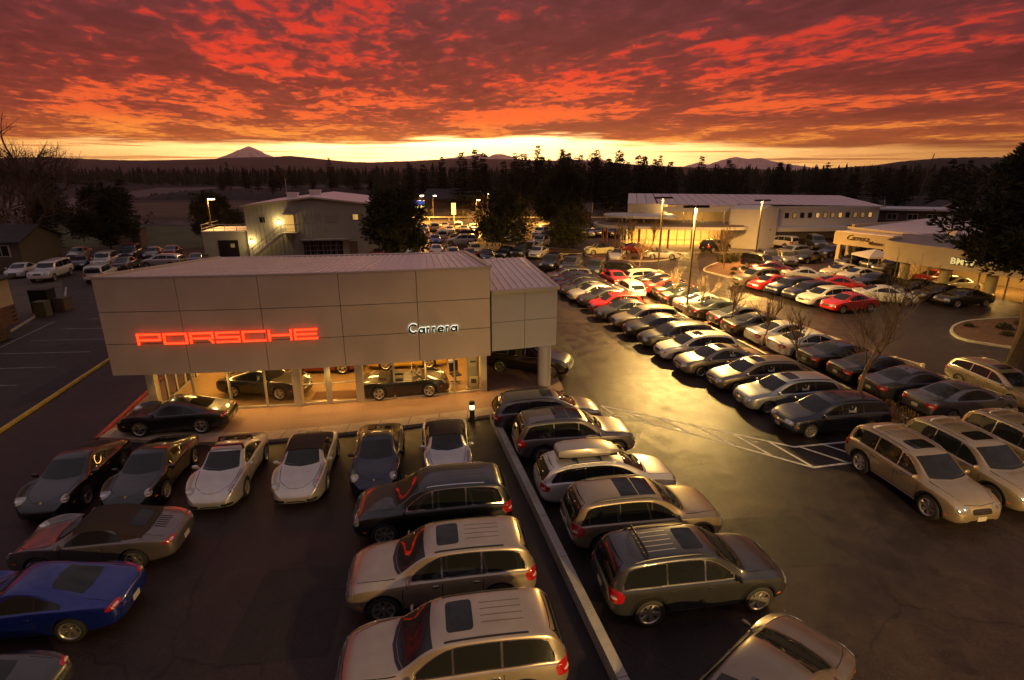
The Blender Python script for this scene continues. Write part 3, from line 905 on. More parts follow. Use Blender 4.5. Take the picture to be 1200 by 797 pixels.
for i in range(9):
    a, b = cF0.lerp(cF1, i / 9), cF0.lerp(cF1, (i + 1) / 9 - .004)
    mb = MB(); a2, b2 = a + E2 * 9.4, b + E2 * 9.4
    z = CZ1 + .03
    mb.add([(a.x, a.y, z), (b.x, b.y, z), (b2.x, b2.y, z + .1), (a2.x, a2.y, z + .1)], [(0, 1, 2, 3)])
    mb.bar((a.x + .02, a.y, z + .03), (a2.x + .02, a2.y, z + .13), .035, .06)
    sb(mb, 'canopy_roof_panel', M_roofmetal)
mb = MB(); mb.cyl((1.62, 26.2, 0), (1.62, 26.2, CZ0 + .02), .33, n=24); sb(mb, 'canopy_column', M_panel2, True)
mb = MB(); mb.cyl((.6, 33.5, 0), (.6, 33.5, CZ0 + .02), .3, n=20); sb(mb, 'canopy_column', M_panel2, True)

# walk in front: pavers, slab border, red kerb
wf = [(-17.0, 20.45), (-15.4, 20.25), (-13.2, 20.0), (-11.0, 20.03), (-9.0, 20.38), (-7.1, 20.85), (-4.0, 21.7), (-.96, 22.6), (1.6, 23.7)]
def wy(x):
    for i in range(len(wf) - 1):
        if wf[i][0] <= x <= wf[i + 1][0]:
            t = (x - wf[i][0]) / (wf[i + 1][0] - wf[i][0])
            return wf[i][1] + (wf[i + 1][1] - wf[i][1]) * t
    return wf[-1][1]
walk = MB()
poly = [(x, y + .85) for x, y in wf] + [(2.6, 25.6), (1.9, 33), (-2.4, 33), (-1.4, 25.5)] + [(x, gy(x) + .3) for x in GX[::-1][1:]] + [(-18.4, 31), (-19.2, 31)]
walk.prism(poly, -.02, .13)
wk = struct(walk.build('walkway', M_paver))
sx = -17.0
while sx < 1.2:
    e = min(sx + 1.25, 1.6)
    mb = MB()
    mb.prism([(sx + .012, wy(sx + .012)), (e - .012, wy(e - .012)), (e - .012, wy(e - .012) + .835), (sx + .012, wy(sx + .012) + .835)], -.02, .137)
    mb.build('paving_slab', M_slab, wk)
    sx = e
mb = MB(); mb.bar((-17.05, 20.4, .055), (-19.3, 31, .055), .14, .17); mb.build('kerb', M_redkerb, wk)

# low wall running down the middle of the lot
lw = MB()
a, b = Vector((-.86, 22.3, 0)), Vector((3.25, 5.2, 0))
NW = 9
wall = struct(thing('low_wall', 'long low concrete wall dividing the front car rows', 'wall', (0, 0, 0)))
for k in range(NW):
    p, q = a.lerp(b, k / NW), a.lerp(b, (k + 1) / NW - .0012)
    mb = MB(); mb.bar(p + Vector((0, 0, .19)), q + Vector((0, 0, .19)), .24, .40); mb.build('wall_segment', M_kerb, wall)

# path light at the end of the wall
bo = thing('bollard_light', 'short black bollard light glowing at the end of the low wall', 'bollard light', (-1.75, 22.15, .0))
mb = MB(); mb.cyl((0, 0, 0), (0, 0, .62), .11, n=14); mb.cyl((0, 0, .84), (0, 0, .98), .13, .12, n=14); mb.build('post', M_dark, bo)
mb = MB(); mb.cyl((0, 0, .62), (0, 0, .84), .095, n=14); mb.build('lens', mat('bollard_lens', (.9, .8, .6), .4, emit=(1, .75, .35), estr=5), bo)
add_light('bollard_lamp', 'POINT', (0, 0, .73), 12, WARM, bo, .12)

# ================================================================== metal warehouse behind
wh = thing('metal_warehouse', 'tan metal warehouse with shallow gable roof and outside stair behind the showroom', 'warehouse', (-31.6, 66.5, 0), radians(9.2))
W, D, EV, PK = 15.5, 18.5, 6.65, 7.55
mb = MB()
gab = [(0, 0), (W, 0), (W, EV), (W / 2, PK), (0, EV)]
mb.add([(x, 0, z) for x, z in gab] + [(x, D, z) for x, z in gab], [(0, 1, 2, 3, 4), (9, 8, 7, 6, 5), (1, 6, 7, 2), (0, 4, 9, 5)])
mb.build('wall', M_siding, wh)
mb = MB()
for k in range(1, 31): mb.box((W * k / 31, -.012, (EV + (PK - EV) * (1 - abs(2 * k / 31 - 1))) / 2), (.03, .02, EV + (PK - EV) * (1 - abs(2 * k / 31 - 1)) - .1))
o = mb.build('siding_rib', M_siding, wh); o['kind'] = 'stuff'
NR = 14
for s in (0, 1):
    for k in range(NR):
        y0, y1 = -.35 + (D + .5) * k / NR, -.35 + (D + .5) * (k + 1) / NR - .02
        xe, xr = (-.3, W / 2) if s == 0 else (W + .3, W / 2)
        ze, zr = EV + .02, PK + .05
        mb = MB(); mb.add([(xe, y0, ze), (xr, y0, zr), (xr, y1, zr), (xe, y1, ze), (xe, y0, ze - .12), (xr, y0, zr - .12)], [(0, 3, 2, 1) if s else (0, 1, 2, 3), (0, 1, 5, 4)])
        mb.build('roof_panel', M_roofmetal, wh)
mb = MB(); mb.bar((-.3, -.36, EV - .04), (W / 2, -.36, PK), .05, .18); mb.bar((W / 2, -.36, PK), (W + .3, -.36, EV - .04), .05, .18); mb.build('roof_trim', M_cream, wh)
def wframe(parent, x, z, w, h, pane, nm='window', y=0.0, fm=None, bars=(0, 0), out=-1):
    """a window: frame as part, panes as sub-parts; wall in the local y = const plane"""
    fm = fm or M_frame
    f = MB(); t = .07
    for zz in (z - h / 2, z + h / 2): f.box((x, y + out * .03, zz), (w + t, .08, t))
    for xx in (x - w / 2, x + w / 2): f.box((xx, y + out * .032, z), (t, .076, h - t))
    for k in range(bars[0]): f.box((x - w / 2 + w * (k + 1) / (bars[0] + 1), y + out * .028, z), (.045, .06, h - t))
    for k in range(bars[1]): f.box((x, y + out * .026, z - h / 2 + h * (k + 1) / (bars[1] + 1)), (w - t, .058, .045))
    F_ = f.build(nm, fm, parent)
    for i in range(bars[0] + 1):
        for j in range(bars[1] + 1):
            ww, hh = w / (bars[0] + 1), h / (bars[1] + 1)
            cx, cz = x - w / 2 + ww * (i + .5), z - h / 2 + hh * (j + .5)
            p = MB(); v = [(cx - ww / 2 + .02, y + out * .015, cz - hh / 2 + .02), (cx + ww / 2 - .02, y + out * .015, cz - hh / 2 + .02), (cx + ww / 2 - .02, y + out * .015, cz + hh / 2 - .02), (cx - ww / 2 + .02, y + out * .015, cz + hh / 2 - .02)]
            p.add(v, [(0, 1, 2, 3)]); p.build('pane', pane, F_)
    return F_
wframe(wh, 1.9, 5.0, .7, .7, M_winglass); wframe(wh, 12.7, 5.2, .7, .7, M_litpane)
wframe(wh, 7.3, 5.0, 1.4, .75, M_siding, bars=(0, 2)); wframe(wh, 9.9, 5.05, 1.4, .75, M_siding, bars=(0, 2))
wframe(wh, 8.6, 1.25, 4.7, 2.3, M_winglass, 'roller_door', fm=mat('door_grid', (.42, .40, .36), .5), bars=(5, 3))
mb = MB(); mb.box((8.9, -.55, 2.62), (5.6, 1.1, .12)); mb.build('door_canopy', M_siding, wh)
mb = MB(); mb.box((12.2, -.04, 1.2), (.95, .06, 2.2)); mb.build('door', mat('brown_door', (.16, .11, .07), .6), wh)
mb = MB(); mb.box((5.0, -.04, 4.55), (.95, .05, 1.9)); mb.build('door', M_litpane, wh)
mb = MB(); mb.box((5.1, -.5, 5.72), (1.5, .95, .07)); mb.build('door_hood', M_siding, wh)
mb = MB(); mb.box((5.1, -.7, 3.5), (1.7, 1.35, .12))
for x in (4.3, 5.9): mb.box((x, -1.3, 1.75), (.1, .1, 3.5))
mb.build('landing', M_frame, wh)
NSt = 15
for k in range(NSt):
    t = (k + .5) / NSt
    mb = MB(); mb.box((4.2 - 4.3 * t, -.9, 3.5 - 3.3 * t), (.30, .95, .045)); mb.build('stair_tread', M_frame, wh)
mb = MB()
for y in (-1.4, -.42): mb.bar((4.25, y, 3.42), (-.15, y, .1), .06, .26)
mb.build('stair_stringer', M_cream, wh)
mb = MB()
mb.bar((4.25, -1.4, 4.5), (-.15, -1.4, 1.2), .06, .06); mb.bar((4.25, -1.4, 4.0), (-.15, -1.4, .7), .04, .04); mb.bar((4.25, -1.38, 4.5), (5.95, -1.38, 4.5), .06, .06); mb.bar((5.95, -1.38, 4.5), (5.95, -.05, 4.5), .06, .06); mb.bar((4.25, -1.38, 4.0), (5.95, -1.38, 4.0), .04, .04)
for k in range(6): mb.box((4.2 - 4.3 * k / 5, -1.4, 4.0 - 3.3 * k / 5), (.05, .05, 1.1))
mb.box((5.95, -1.38, 4.0), (.05, .05, 1.0)); mb.build('stair_railing', M_frame, wh)
for x, z in ((3.75, 4.75), (.35, 2.55)):
    mb = MB(); mb.box((x, -.1, z + .13), (.3, .2, .12)); mb.build('lamp_housing', M_dark, wh)
    mb = MB(); mb.lathe([(.001, -.1), (.09, -.09), (.13, 0), (.1, .07)], n=10, c=(x, -.14, z)); mb.build('wall_lamp', mat('wall_lamp', (.9, .8, .6), .4, emit=(1, .72, .3), estr=60), wh)
    add_light('wall_lamp_light', 'POINT', (x, -.55, z), 110, (1, .70, .26), wh, .15)
for x, y, h in ((3.8, 9, .9), (6.9, 8, 1.0)):
    rv = MB(); zt = EV + (PK - EV) * x / (W / 2); rv.box((x, y, zt + .25), (1.3, 1.1, .7)); rv.box((x, y, zt + .65), (1.5, 1.3, .12)); rv.build('roof_vent', M_roofmetal, wh)
mb = MB(); mb.cyl((2.4, 12, 6.9), (2.4, 12, 9.6), .05, n=6); mb.build('flue', M_frame, wh)
# flat annex on its left
ax = thing('flat_annex', 'low flat-roofed tan annex with railing and dark double door left of the warehouse', 'annex', (-36.9, 66.2, 0), radians(9.2))
mb = MB(); mb.box((2.65, 3.2, 1.8), (5.3, 6.0, 3.6)); mb.build('wall', M_siding, ax)
mb = MB(); mb.box((2.65, 3.2, 3.65), (5.45, 6.15, .12)); mb.build('roof', M_roofmetal, ax)
mb = MB()
for z in (4.0, 4.45): mb.bar((0, .2, z), (5.3, .2, z), .05); mb.bar((0, .2, z), (0, 6.2, z), .05)
for k in range(5): mb.box((1.3 * k + .03, .2, 4.1), (.06, .06, .8))
mb.build('roof_railing', M_frame, ax)
for x in (2.2, 3.35):
    mb = MB(); mb.box((x, .17, 1.45), (1.1, .08, 2.3)); dd = mb.build('door', M_dark, ax)
    if x > 3: mb = MB(); mb.box((x - .1, .12, 1.95), (.45, .03, .45)); mb.build('notice', mat('notice_paper', (.6, .5, .3), .7), dd)

# ================================================================== round glass showroom with disc canopy
def wall_line(mb, a, b, z0, z1, t=.2, m=0):
    mb.bar((a[0], a[1], (z0 + z1) / 2), (b[0], b[1], (z0 + z1) / 2), t, z1 - z0, m)
rg = thing('glass_showroom', 'white and glass showroom with a round disc canopy and lit interior', 'showroom', (28, 82, 0))
RO = Vector((28, 82, 0))
def rb(mb, name, m, smooth=False, par=None):
    mb.v = [tuple(Vector(p) - RO) for p in mb.v]
    o = mb.build(name, m, rg, smooth)
    if par: o.parent = par
    return o
disc = smooth_loop([(12.0, 82.6), (13.2, 79.4), (15.6, 77.8), (18.8, 77.0), (24.0, 76.2), (30.5, 75.9), (32.6, 77.4), (32.8, 82), (31, 86), (20, 88.5), (14.0, 87)], 5)
mb = MB(); mb.prism(disc, 2.85, 3.22); rb(mb, 'disc_canopy', M_whitewall)
mb = MB(); mb.prism([(p[0] * .96 + .04 * 24, p[1] * .96 + .04 * 82) for p in disc], 3.22, 3.27); rb(mb, 'canopy_gravel', mat('roof_gravel', (.16, .11, .075), .9, var=.2, vscale=4))
up = smooth_loop([(14.0, 85.0), (15.5, 82.2), (18.5, 80.7), (22.6, 80.2), (24.2, 82), (24, 87), (19, 89), (15, 88)], 4)
mb = MB(); mb.prism(up, 4.0, 4.28); rb(mb, 'upper_canopy', M_whitewall)
gl = [(17.0, 86.5), (17.2, 84.2), (18.8, 82.9), (21.0, 82.4), (23.2, 82.3), (25.5, 82.2), (27.8, 82.1), (30.2, 82.0), (32.4, 81.9)]
gp = []
for i in range(len(gl) - 1):
    for k in range(2):
        gp.append((gl[i][0] + (gl[i + 1][0] - gl[i][0]) * k / 2, gl[i][1] + (gl[i + 1][1] - gl[i][1]) * k / 2))
gp.append(gl[-1])
for i in range(len(gp) - 1):
    a, b = gp[i], gp[i + 1]
    mb = MB(); mb.quad((*a, .1), (*b, .1), (*b, 2.85), (*a, 2.85)); rb(mb, 'glass_pane', M_glass)
    mb = MB(); mb.bar((*a, .02), (*a, 2.85), .09, .12); rb(mb, 'mullion', M_frame)
ug = [(17.2, 84.6), (19.6, 83.4), (22.0, 82.9), (25.2, 82.5), (28, 82.3), (31, 82.1), (33, 82)]
for i in range(len(ug) - 1):
    a, b = ug[i], ug[i + 1]
    top = 4.0 if i < 2 else 4.85
    mb = MB(); mb.quad((*a, 3.27), (*b, 3.27), (*b, top), (*a, top)); rb(mb, 'upper_glass', M_glass)
    mb = MB(); mb.bar((*a, 3.22), (*a, top), .12, .16); rb(mb, 'mullion', M_frame)
mb = MB(); wall_line(mb, (22.0, 82.75), (33.2, 81.95), 4.85, 5.55, .3); rb(mb, 'upper_fascia', M_whitewall)
mb = MB(); mb.add([(x, y, .03) for x, y in gl] + [(38, 90, .03), (20, 92, .03)], [tuple(range(len(gl) + 2))]); rb(mb, 'floor', M_floor)
mb = MB(); wall_line(mb, (19, 90), (36, 89), .03, 5.4); rb(mb, 'interior_wall', M_inwall)
mb = MB(); mb.add([(x, y, 2.84) for x, y in gl] + [(36, 88.8, 2.84), (19, 89.8, 2.84)], [tuple(range(len(gl) + 2))[::-1]]); rb(mb, 'ceiling', M_ceil)
for x, y in ((19.5, 85.5), (23, 85.5), (26.5, 85.5), (30, 85.3)):
    mb = MB(); mb.box((x, y, 2.79), (2.2, .9, .05)); rb(mb, 'ceiling_light', MATS['ceiling_lamp'])
    add_light('ceiling_lamp', 'AREA', (x - RO.x, y - RO.y, 2.74), 900, (1, .56, .13), rg, 2.0, shape='RECTANGLE', size_y=.9)
for x, y in ((24, 86), (29, 86)):
    add_light('upper_lamp', 'POINT', (x - RO.x, y - RO.y, 4.7), 200, (1, .58, .16), rg, .3)
M_redcol = mat('red_column', (.22, .04, .03), .6)
for x, y in ((13.76, 84.5), (14.6, 86), (15.0, 81.0), (18.2, 79.6), (22.2, 79.0), (25.4, 78.6), (29.5, 78.4)):
    mb = MB(); mb.cyl((x, y, 0), (x, y, 2.86), .14, n=10); rb(mb, 'red_column', M_redcol, True)
for x, y in ((26.1, 80.4), (31.2, 80.0)):
    mb = MB(); mb.cyl((x, y, 0), (x, y, 4.9), .26, n=14); rb(mb, 'column', M_whitewall, True)
# hall, tower, undercroft
mb = MB()
for a, b, z0, z1 in (((18.4, 89.5), (24.0, 87.2), 3.2, 5.75), ((37.6, 84.4), (56.3, 86.6), 2.55, 5.35)):
    wall_line(mb, a, b, z0, z1, .3)
wall_line(mb, (18.5, 89.6), (22, 104), 0, 5.7, .3); wall_line(mb, (56.2, 86.7), (60, 104), 0, 5.35, .3); wall_line(mb, (22, 104), (60, 104), 0, 5.9, .3)
rb(mb, 'hall_wall', M_whitewall)
# strip window in the left gable wall
for k in range(6):
    t0, t1 = .08 + k * .145, .08 + k * .145 + .135
    a, b = (18.4 + 5.6 * t0, 89.32 - 2.3 * t0), (18.4 + 5.6 * t1, 89.32 - 2.3 * t1)
    mb = MB(); mb.quad((*a, 3.55), (*b, 3.55), (*b, 4.3), (*a, 4.3)); rb(mb, 'window', M_winglass)
NRF = 26
RA, RB_, RC, RD = Vector((17.9, 89.4, 5.85)), Vector((56.8, 86.0, 5.42)), Vector((60.3, 104.5, 6.25)), Vector((21.5, 105, 6.6))
for k in range(NRF):
    t0, t1 = k / NRF, (k + 1) / NRF - .002
    mb = MB(); a, b, c, d = RA.lerp(RB_, t0), RA.lerp(RB_, t1), RD.lerp(RC, t1), RD.lerp(RC, t0)
    if t0 < .42:
        a = a + (Vector((0, -3.0 if t0 > .1 else -1.8, -.1))); b = b + (Vector((0, -3.0 if t0 > .1 else -1.8, -.1)))
    mb.add([a, b, c, d], [(0, 1, 2, 3)]); rb(mb, 'roof_panel', M_roofmetal)
mb = MB(); mb.bar((37.6, 84.0, 5.40), (56.8, 85.95, 5.36), .2, .2); mb.bar((24.3, 84.2, 5.58), (33.3, 83.4, 5.52), .2, .2); rb(mb, 'eave_gutter', M_whitewall)
tw = [(30.9, 79.7), (34.4, 77.65), (38.0, 80.3), (34.6, 82.6)]
mb = MB()
for i in range(4):
    a, b = tw[i], tw[(i + 1) % 4]
    if i == 1:
        mid = ((a[0] + b[0]) / 2, (a[1] + b[1]) / 2)
        mb.add([(*a, 0), (*b, 0), (*b, 5.25), (*mid, 6.0), (*a, 5.45)], [(0, 1, 2, 3, 4)])
    else:
        mb.add([(*a, 0), (*b, 0), (*b, 5.45), (*a, 5.45)], [(0, 1, 2, 3)])
mb.add([(*tw[0], 5.45), (*tw[1], 5.45), ((tw[1][0] + tw[2][0]) / 2, (tw[1][1] + tw[2][1]) / 2, 6.0), ((tw[0][0] + tw[3][0]) / 2, (tw[0][1] + tw[3][1]) / 2, 6.0)], [(0, 1, 2, 3)])
rb(mb, 'tower', M_whitewall)
mb = MB(); mb.box((36.6, 79.2, 2.6), (.16, .1, .16)); rb(mb, 'fire_bell', M_redkerb)
def P_line(a, b, t): return Vector((a[0] + (b[0] - a[0]) * t, a[1] + (b[1] - a[1]) * t, 0))
for k in range(12):
    c = P_line((37.6, 84.2), (56.3, 86.4), .20 + k * .0655)
    mb = MB(); mb.box((c.x, c.y - .02, 4.15), (.62, .08, .78), .117); f = rb(mb, 'window', M_joint)
    mb = MB(); mb.box((c.x + .005, c.y - .06, 4.15), (.5, .03, .66), .117); rb(mb, 'pane', M_litpane if k in (4, 7, 11) else M_dimpane if k in (1, 5, 6, 9, 10) else M_winglass, par=f)
mb = MB(); mb.box((39.3, 84.25, 4.0), (1.2, .1, 2.1), .117); rb(mb, 'window', M_winglass)
mb = MB(); mb.prism([(37.9, 81.5), (50.5, 82.8), (50.8, 86), (37.6, 84.6)], 2.05, 2.6); rb(mb, 'undercroft_canopy', M_whitewall)
mb = MB(); wall_line(mb, (37.7, 90), (58, 92), 0, 2.5, .3); rb(mb, 'undercroft_wall', mat('undercroft_paint', (.20, .16, .12), .8))
for k in range(3):
    mb = MB(); mb.box((47 + 2.6 * k, 86, 2.02), (1.6, .12, .05)); rb(mb, 'strip_light', mat('strip_lamp', (.9, .8, .6), .4, emit=(1, .66, .25), estr=3))
    add_light('strip_lamp_light', 'AREA', (47 + 2.6 * k - RO.x, 86 - RO.y, 1.95), 25, WARM, rg, 1.4, shape='RECTANGLE', size_y=.2)
ap = struct(sheet('concrete_apron', smooth_loop([(17, 80.5), (20, 76.5), (26.5, 74.2), (31, 74.6), (33, 77), (32, 82), (24, 83), (18, 83.5)], 4), .006, mat('pale_concrete', (.22, .18, .14), .8, var=.15, vscale=.8)))

# ================================================================== cream showroom with curved fascia on round columns
bm = thing('cream_showroom', 'cream showroom with curved fascia on round columns at the right edge', 'showroom', (42, 52, 0))
BO = Vector((42, 52, 0))
def bb_(mb, name, m, smooth=False, par=None):
    mb.v = [tuple(Vector(p) - BO) for p in mb.v]
    o = mb.build(name, m, bm, smooth)
    if par: o.parent = par
    return o
fl_ = [(38.6, 55.0), (36.2, 53.6), (35.5, 51.6), (36.2, 49.0), (37.3, 46.6), (38.6, 44.2), (40.1, 41.8), (41.8, 39.6), (43.6, 37.6), (46, 36)]
fpts = []
for i in range(len(fl_) - 1):
    p0, p1, p2, p3 = [Vector((*fl_[max(0, min(len(fl_) - 1, i + j - 1))], 0)) for j in range(4)]
    for q in range(4):
        t = q / 4
        fpts.append(.5 * ((2 * p1) + (p2 - p0) * t + (2 * p0 - 5 * p1 + 4 * p2 - p3) * t * t + (3 * p1 - p0 - 3 * p2 + p3) * t ** 3))
fpts.append(Vector((*fl_[-1], 0)))
for s in range(0, len(fpts) - 1, 4):
    seg = fpts[s:s + 5]
    mb = MB(); vs = []
    for p in seg: vs += [(p.x, p.y, 2.55), (p.x, p.y, 4.3)]
    d = (seg[-1] - seg[0]).normalized() * .01
    fs = [(2 * i, 2 * i + 2, 2 * i + 3, 2 * i + 1) for i in range(len(seg) - 1)]
    k = len(vs)
    for p in seg: vs += [(p.x + .25, p.y + .15, 2.55), (p.x + .25, p.y + .15, 4.3)]
    fs += [(2 * i + 1, 2 * i + 3, k + 2 * i + 3, k + 2 * i + 1) for i in range(len(seg) - 1)] + [(2 * i, k + 2 * i, k + 2 * i + 2, 2 * i + 2) for i in range(len(seg) - 1)]
    mb.add(vs, fs); bb_(mb, 'fascia_panel', M_stucco, True)
mb = MB(); poly = [(p.x + .1, p.y + .05, 4.12) for p in fpts] + [(58, 40, 4.12), (56, 60, 4.12), (42, 60, 4.12)]
mb.add(poly, [tuple(range(len(poly)))[::-1]]); bb_(mb, 'flat_roof', mat('flat_roof_membrane', (.20, .17, .17), .8, var=.2, vscale=.6))
mb = MB(); poly = [(p.x + .1, p.y + .05, 2.62) for p in fpts] + [(58, 40, 2.62), (56, 60, 2.62), (42, 60, 2.62)]
mb.add(poly, [tuple(range(len(poly)))]); bb_(mb, 'soffit', M_ceil)
for x, y, r in ((37.6, 52.4, .42), (38.6, 53.8, .42), (39.0, 49.2, .42), (40.6, 46.0, .42), (42.5, 42.6, .45), (44.6, 39.2, .45)):
    mb = MB(); mb.cyl((x, y, 0), (x, y, 2.66), r, n=18); bb_(mb, 'column', M_stucco, True)
gq = [(39.4, 54.5), (39.6, 52.0), (40.3, 50.0), (41.2, 48.0), (42.1, 46.1), (43.1, 44.2), (44.2, 42.3), (45.4, 40.5), (46.6, 38.8), (48, 37)]
for i in range(len(gq) - 1):
    a, b = gq[i], gq[i + 1]
    mb = MB(); mb.quad((*a, .1), (*b, .1), (*b, 2.62), (*a, 2.62)); bb_(mb, 'glass_pane', M_glass)
    mb = MB(); mb.bar((*a, 0), (*a, 2.62), .08, .12); bb_(mb, 'mullion', M_frame)
mb = MB(); poly = [(x, y, .03) for x, y in gq] + [(56, 40, .03), (52, 58, .03)]; mb.add(poly, [tuple(range(len(poly)))]); bb_(mb, 'floor', M_floor)
mb = MB(); wall_line(mb, (44.5, 58), (54, 38), 0, 2.62); wall_line(mb, (39.3, 54.9), (44.6, 58), 0, 2.6); bb_(mb, 'interior_wall', M_inwall)
for x, y in ((42.5, 53), (44.5, 49), (46.5, 45), (48.5, 41)):
    mb = MB(); mb.box((x, y, 2.58), (2.0, .8, .05), 1.1); bb_(mb, 'ceiling_light', MATS['ceiling_lamp'])
    add_light('ceiling_lamp', 'AREA', (x - BO.x, y - BO.y, 2.53), 170, (1, .54, .14), bm, 1.8, shape='RECTANGLE', size_y=.7)
# lettering on the fascia
me = text_mesh('sign_lettering', 'BMW', .74, .05, .02, 0, 1.05); me.materials.clear(); me.materials.append(mat('pale_letter_glow', (.7, .65, .35), .5, emit=(1, .80, .34), estr=.42))
o = link_mesh('sign_lettering', me, bm); o.location = Vector((37.15, 46.55, 3.08)) - BO; o.rotation_euler = (pi / 2, 0, atan2(-2.4, 1.2))
me = text_mesh('letter_back', 'BMW', .74, .03, .05, 0, 1.05); me.materials.clear(); me.materials.append(M_black)
o2 = link_mesh('letter_back', me, bm); o2.location = Vector((37.20, 46.58, 3.08)) - BO; o2.rotation_euler = (pi / 2, 0, atan2(-2.4, 1.2))
# left wing with script sign, service hall behind
mb = MB(); wall_line(mb, (38.2, 65.8), (41.0, 59.8), 2.35, 3.75, .3); wall_line(mb, (41.0, 59.8), (44, 61), 2.35, 3.75, .3); bb_(mb, 'wing_fascia', M_stucco)
mb = MB(); mb.prism([(38.3, 65.9), (41.1, 59.9), (46, 62), (44, 68)], 3.72, 3.85); bb_(mb, 'wing_roof', M_roofmetal)
for x, y in ((38.6, 65.2), (40.9, 60.3), (40.2, 66)):
    mb = MB(); mb.box((x, y, 1.18), (.45, .45, 2.36), .4); bb_(mb, 'wing_pillar', M_stucco)
me = text_mesh('script_lettering', 'Carrera', .85, .03, -.004, .55, .95); me.materials.clear(); me.materials.append(mat('script_bronze', (.05, .022, .012), .5))
o = link_mesh('script_lettering', me, bm); o.location = Vector((38.62, 64.35, 3.0)) - BO; o.rotation_euler = (pi / 2, 0, atan2(-6, 2.8))
me = text_mesh('script_lettering', 'Motors', .55, .03, .004, .3, .95); me.materials.clear(); me.materials.append(mat('script_bronze', (0, 0, 0)))
o = link_mesh('script_lettering', me, bm); o.location = Vector((39.75, 61.9, 2.72)) - BO; o.rotation_euler = (pi / 2, 0, atan2(-6, 2.8))
mb = MB(); wall_line(mb, (40.6, 66.6), (44.6, 57.2), 0, 4.0, .3); wall_line(mb, (40.6, 66.6), (62, 77), 0, 4.5, .3); bb_(mb, 'hall_wall', M_stucco)
f = MB()
for k in range(5):
    c = P_line((40.9, 65.6), (43.3, 60.1), k / 4); f.box((c.x - .2, c.y, 1.2), (.08, .08, 2.3), 0)
for z in (.1, .8, 1.5, 2.3): f.bar((40.7, 65.6, z), (43.1, 60.1, z), .07)
f = bb_(f, 'roller_door', M_frame)
mb = MB(); mb.quad((40.75, 65.6, .1), (43.15, 60.1, .1), (43.15, 60.1, 2.3), (40.75, 65.6, 2.3)); bb_(mb, 'pane', M_winglass, par=f)
NRB = 16
A, B, C_, D_ = Vector((40.2, 66.9, 4.12)), Vector((44.4, 56.6, 4.0)), Vector((66, 62, 4.75)), Vector((61.5, 77, 4.85))
for k in range(NRB):
    t0, t1 = k / NRB, (k + 1) / NRB - .003
    mb = MB(); mb.add([A.lerp(B, t0), A.lerp(B, t1), D_.lerp(C_, t1), D_.lerp(C_, t0)], [(0, 1, 2, 3)]); bb_(mb, 'roof_panel', M_roofmetal)
mb = MB(); mb.bar(A, B, .16, .22); bb_(mb, 'roof_trim', M_cream)
mb = MB(); mb.box((46.5, 58.6, 4.45), (.9, .9, .7), .4); bb_(mb, 'roof_unit', M_roofmetal)
pv = thing('white_gazebo', 'small white peaked canopy tent beside the cream showroom', 'gazebo', (37.4, 56.8, 0))
mb = MB(); mb.add([(-1.5, -1.5, 2.3), (1.5, -1.5, 2.3), (1.5, 1.5, 2.3), (-1.5, 1.5, 2.3), (0, 0, 2.9), (-1.5, -1.5, 2.12), (1.5, -1.5, 2.12), (1.5, 1.5, 2.12), (-1.5, 1.5, 2.12)],
                  [(0, 1, 4), (1, 2, 4), (2, 3, 4), (3, 0, 4), (0, 5, 6, 1), (1, 6, 7, 2), (2, 7, 8, 3), (3, 8, 5, 0)]); mb.build('canopy', mat('white_canvas', (.66, .60, .54), .8), pv)
for x, y in ((-1.45, -1.45), (1.45, -1.45), (1.45, 1.45), (-1.45, 1.45)):
    mb = MB(); mb.cyl((x, y, 0), (x, y, 2.2), .035, n=6); mb.build('leg', M_frame, pv)

# ================================================================== long low building and yellow house behind
lo = thing('long_low_building', 'long low brown building with white eaves and windows beyond the cream showroom', 'building', (63, 96, 0), atan2(-5, 16))
mb = MB(); mb.box((8, 3.5, 2.1), (17, 7, 4.2)); mb.build('wall', mat('brown_siding', (.10, .07, .05), .85), lo)
mb = MB(); mb.box((8, 3.4, 4.32), (18.2, 8, .28)); mb.build('roof', M_whitewall, lo)
for x in (1.6, 4.6, 7.4, 10.2, 13): wframe(lo, x, 3.15, 1.5, .9, M_winglass, bars=(1, 0), fm=M_whitewall)
def gable_house(name, label, loc, rz, W, D, H, PK, mw, mr, wins, cat='house'):
    t = thing(name, label, cat, loc, rz)
    mb = MB()
    g = [(0, 0), (W, 0), (W, H), (W / 2, PK), (0, H)]
    mb.add([(x, 0, z) for x, z in g] + [(x, D, z) for x, z in g], [(0, 1, 2, 3, 4), (9, 8, 7, 6, 5), (1, 6, 7, 2), (0, 4, 9, 5)]); mb.build('wall', mw, t)
    mb = MB(); o = .4; s = (PK - H) / (W / 2)
    for sx in (-1, 1):
        xe = W / 2 + sx * (W / 2 + o); ze = H - s * o
        mb.add([(xe, -o, ze), (W / 2, -o, PK + .02), (W / 2, D + o, PK + .02), (xe, D + o, ze), (xe, -o, ze + .14), (W / 2, -o, PK + .17), (W / 2, D + o, PK + .17), (xe, D + o, ze + .14)],
               [(0, 1, 2, 3), (4, 7, 6, 5), (0, 4, 5, 1), (3, 2, 6, 7), (0, 3, 7, 4)])
    mb.build('roof', mr, t)
    mb = MB()
    for sx in (-1, 1): mb.bar((W / 2 + sx * (W / 2 + o), -o - .03, H - s * o + .06), (W / 2 + sx * .03, -o - .03, PK + .08), .06, .2)
    mb.build('bargeboard', M_cream, t)
    for x, z, w, h in wins: wframe(t, x, z, w, h, M_winglass, bars=(1, 0), fm=M_whitewall)
    return t
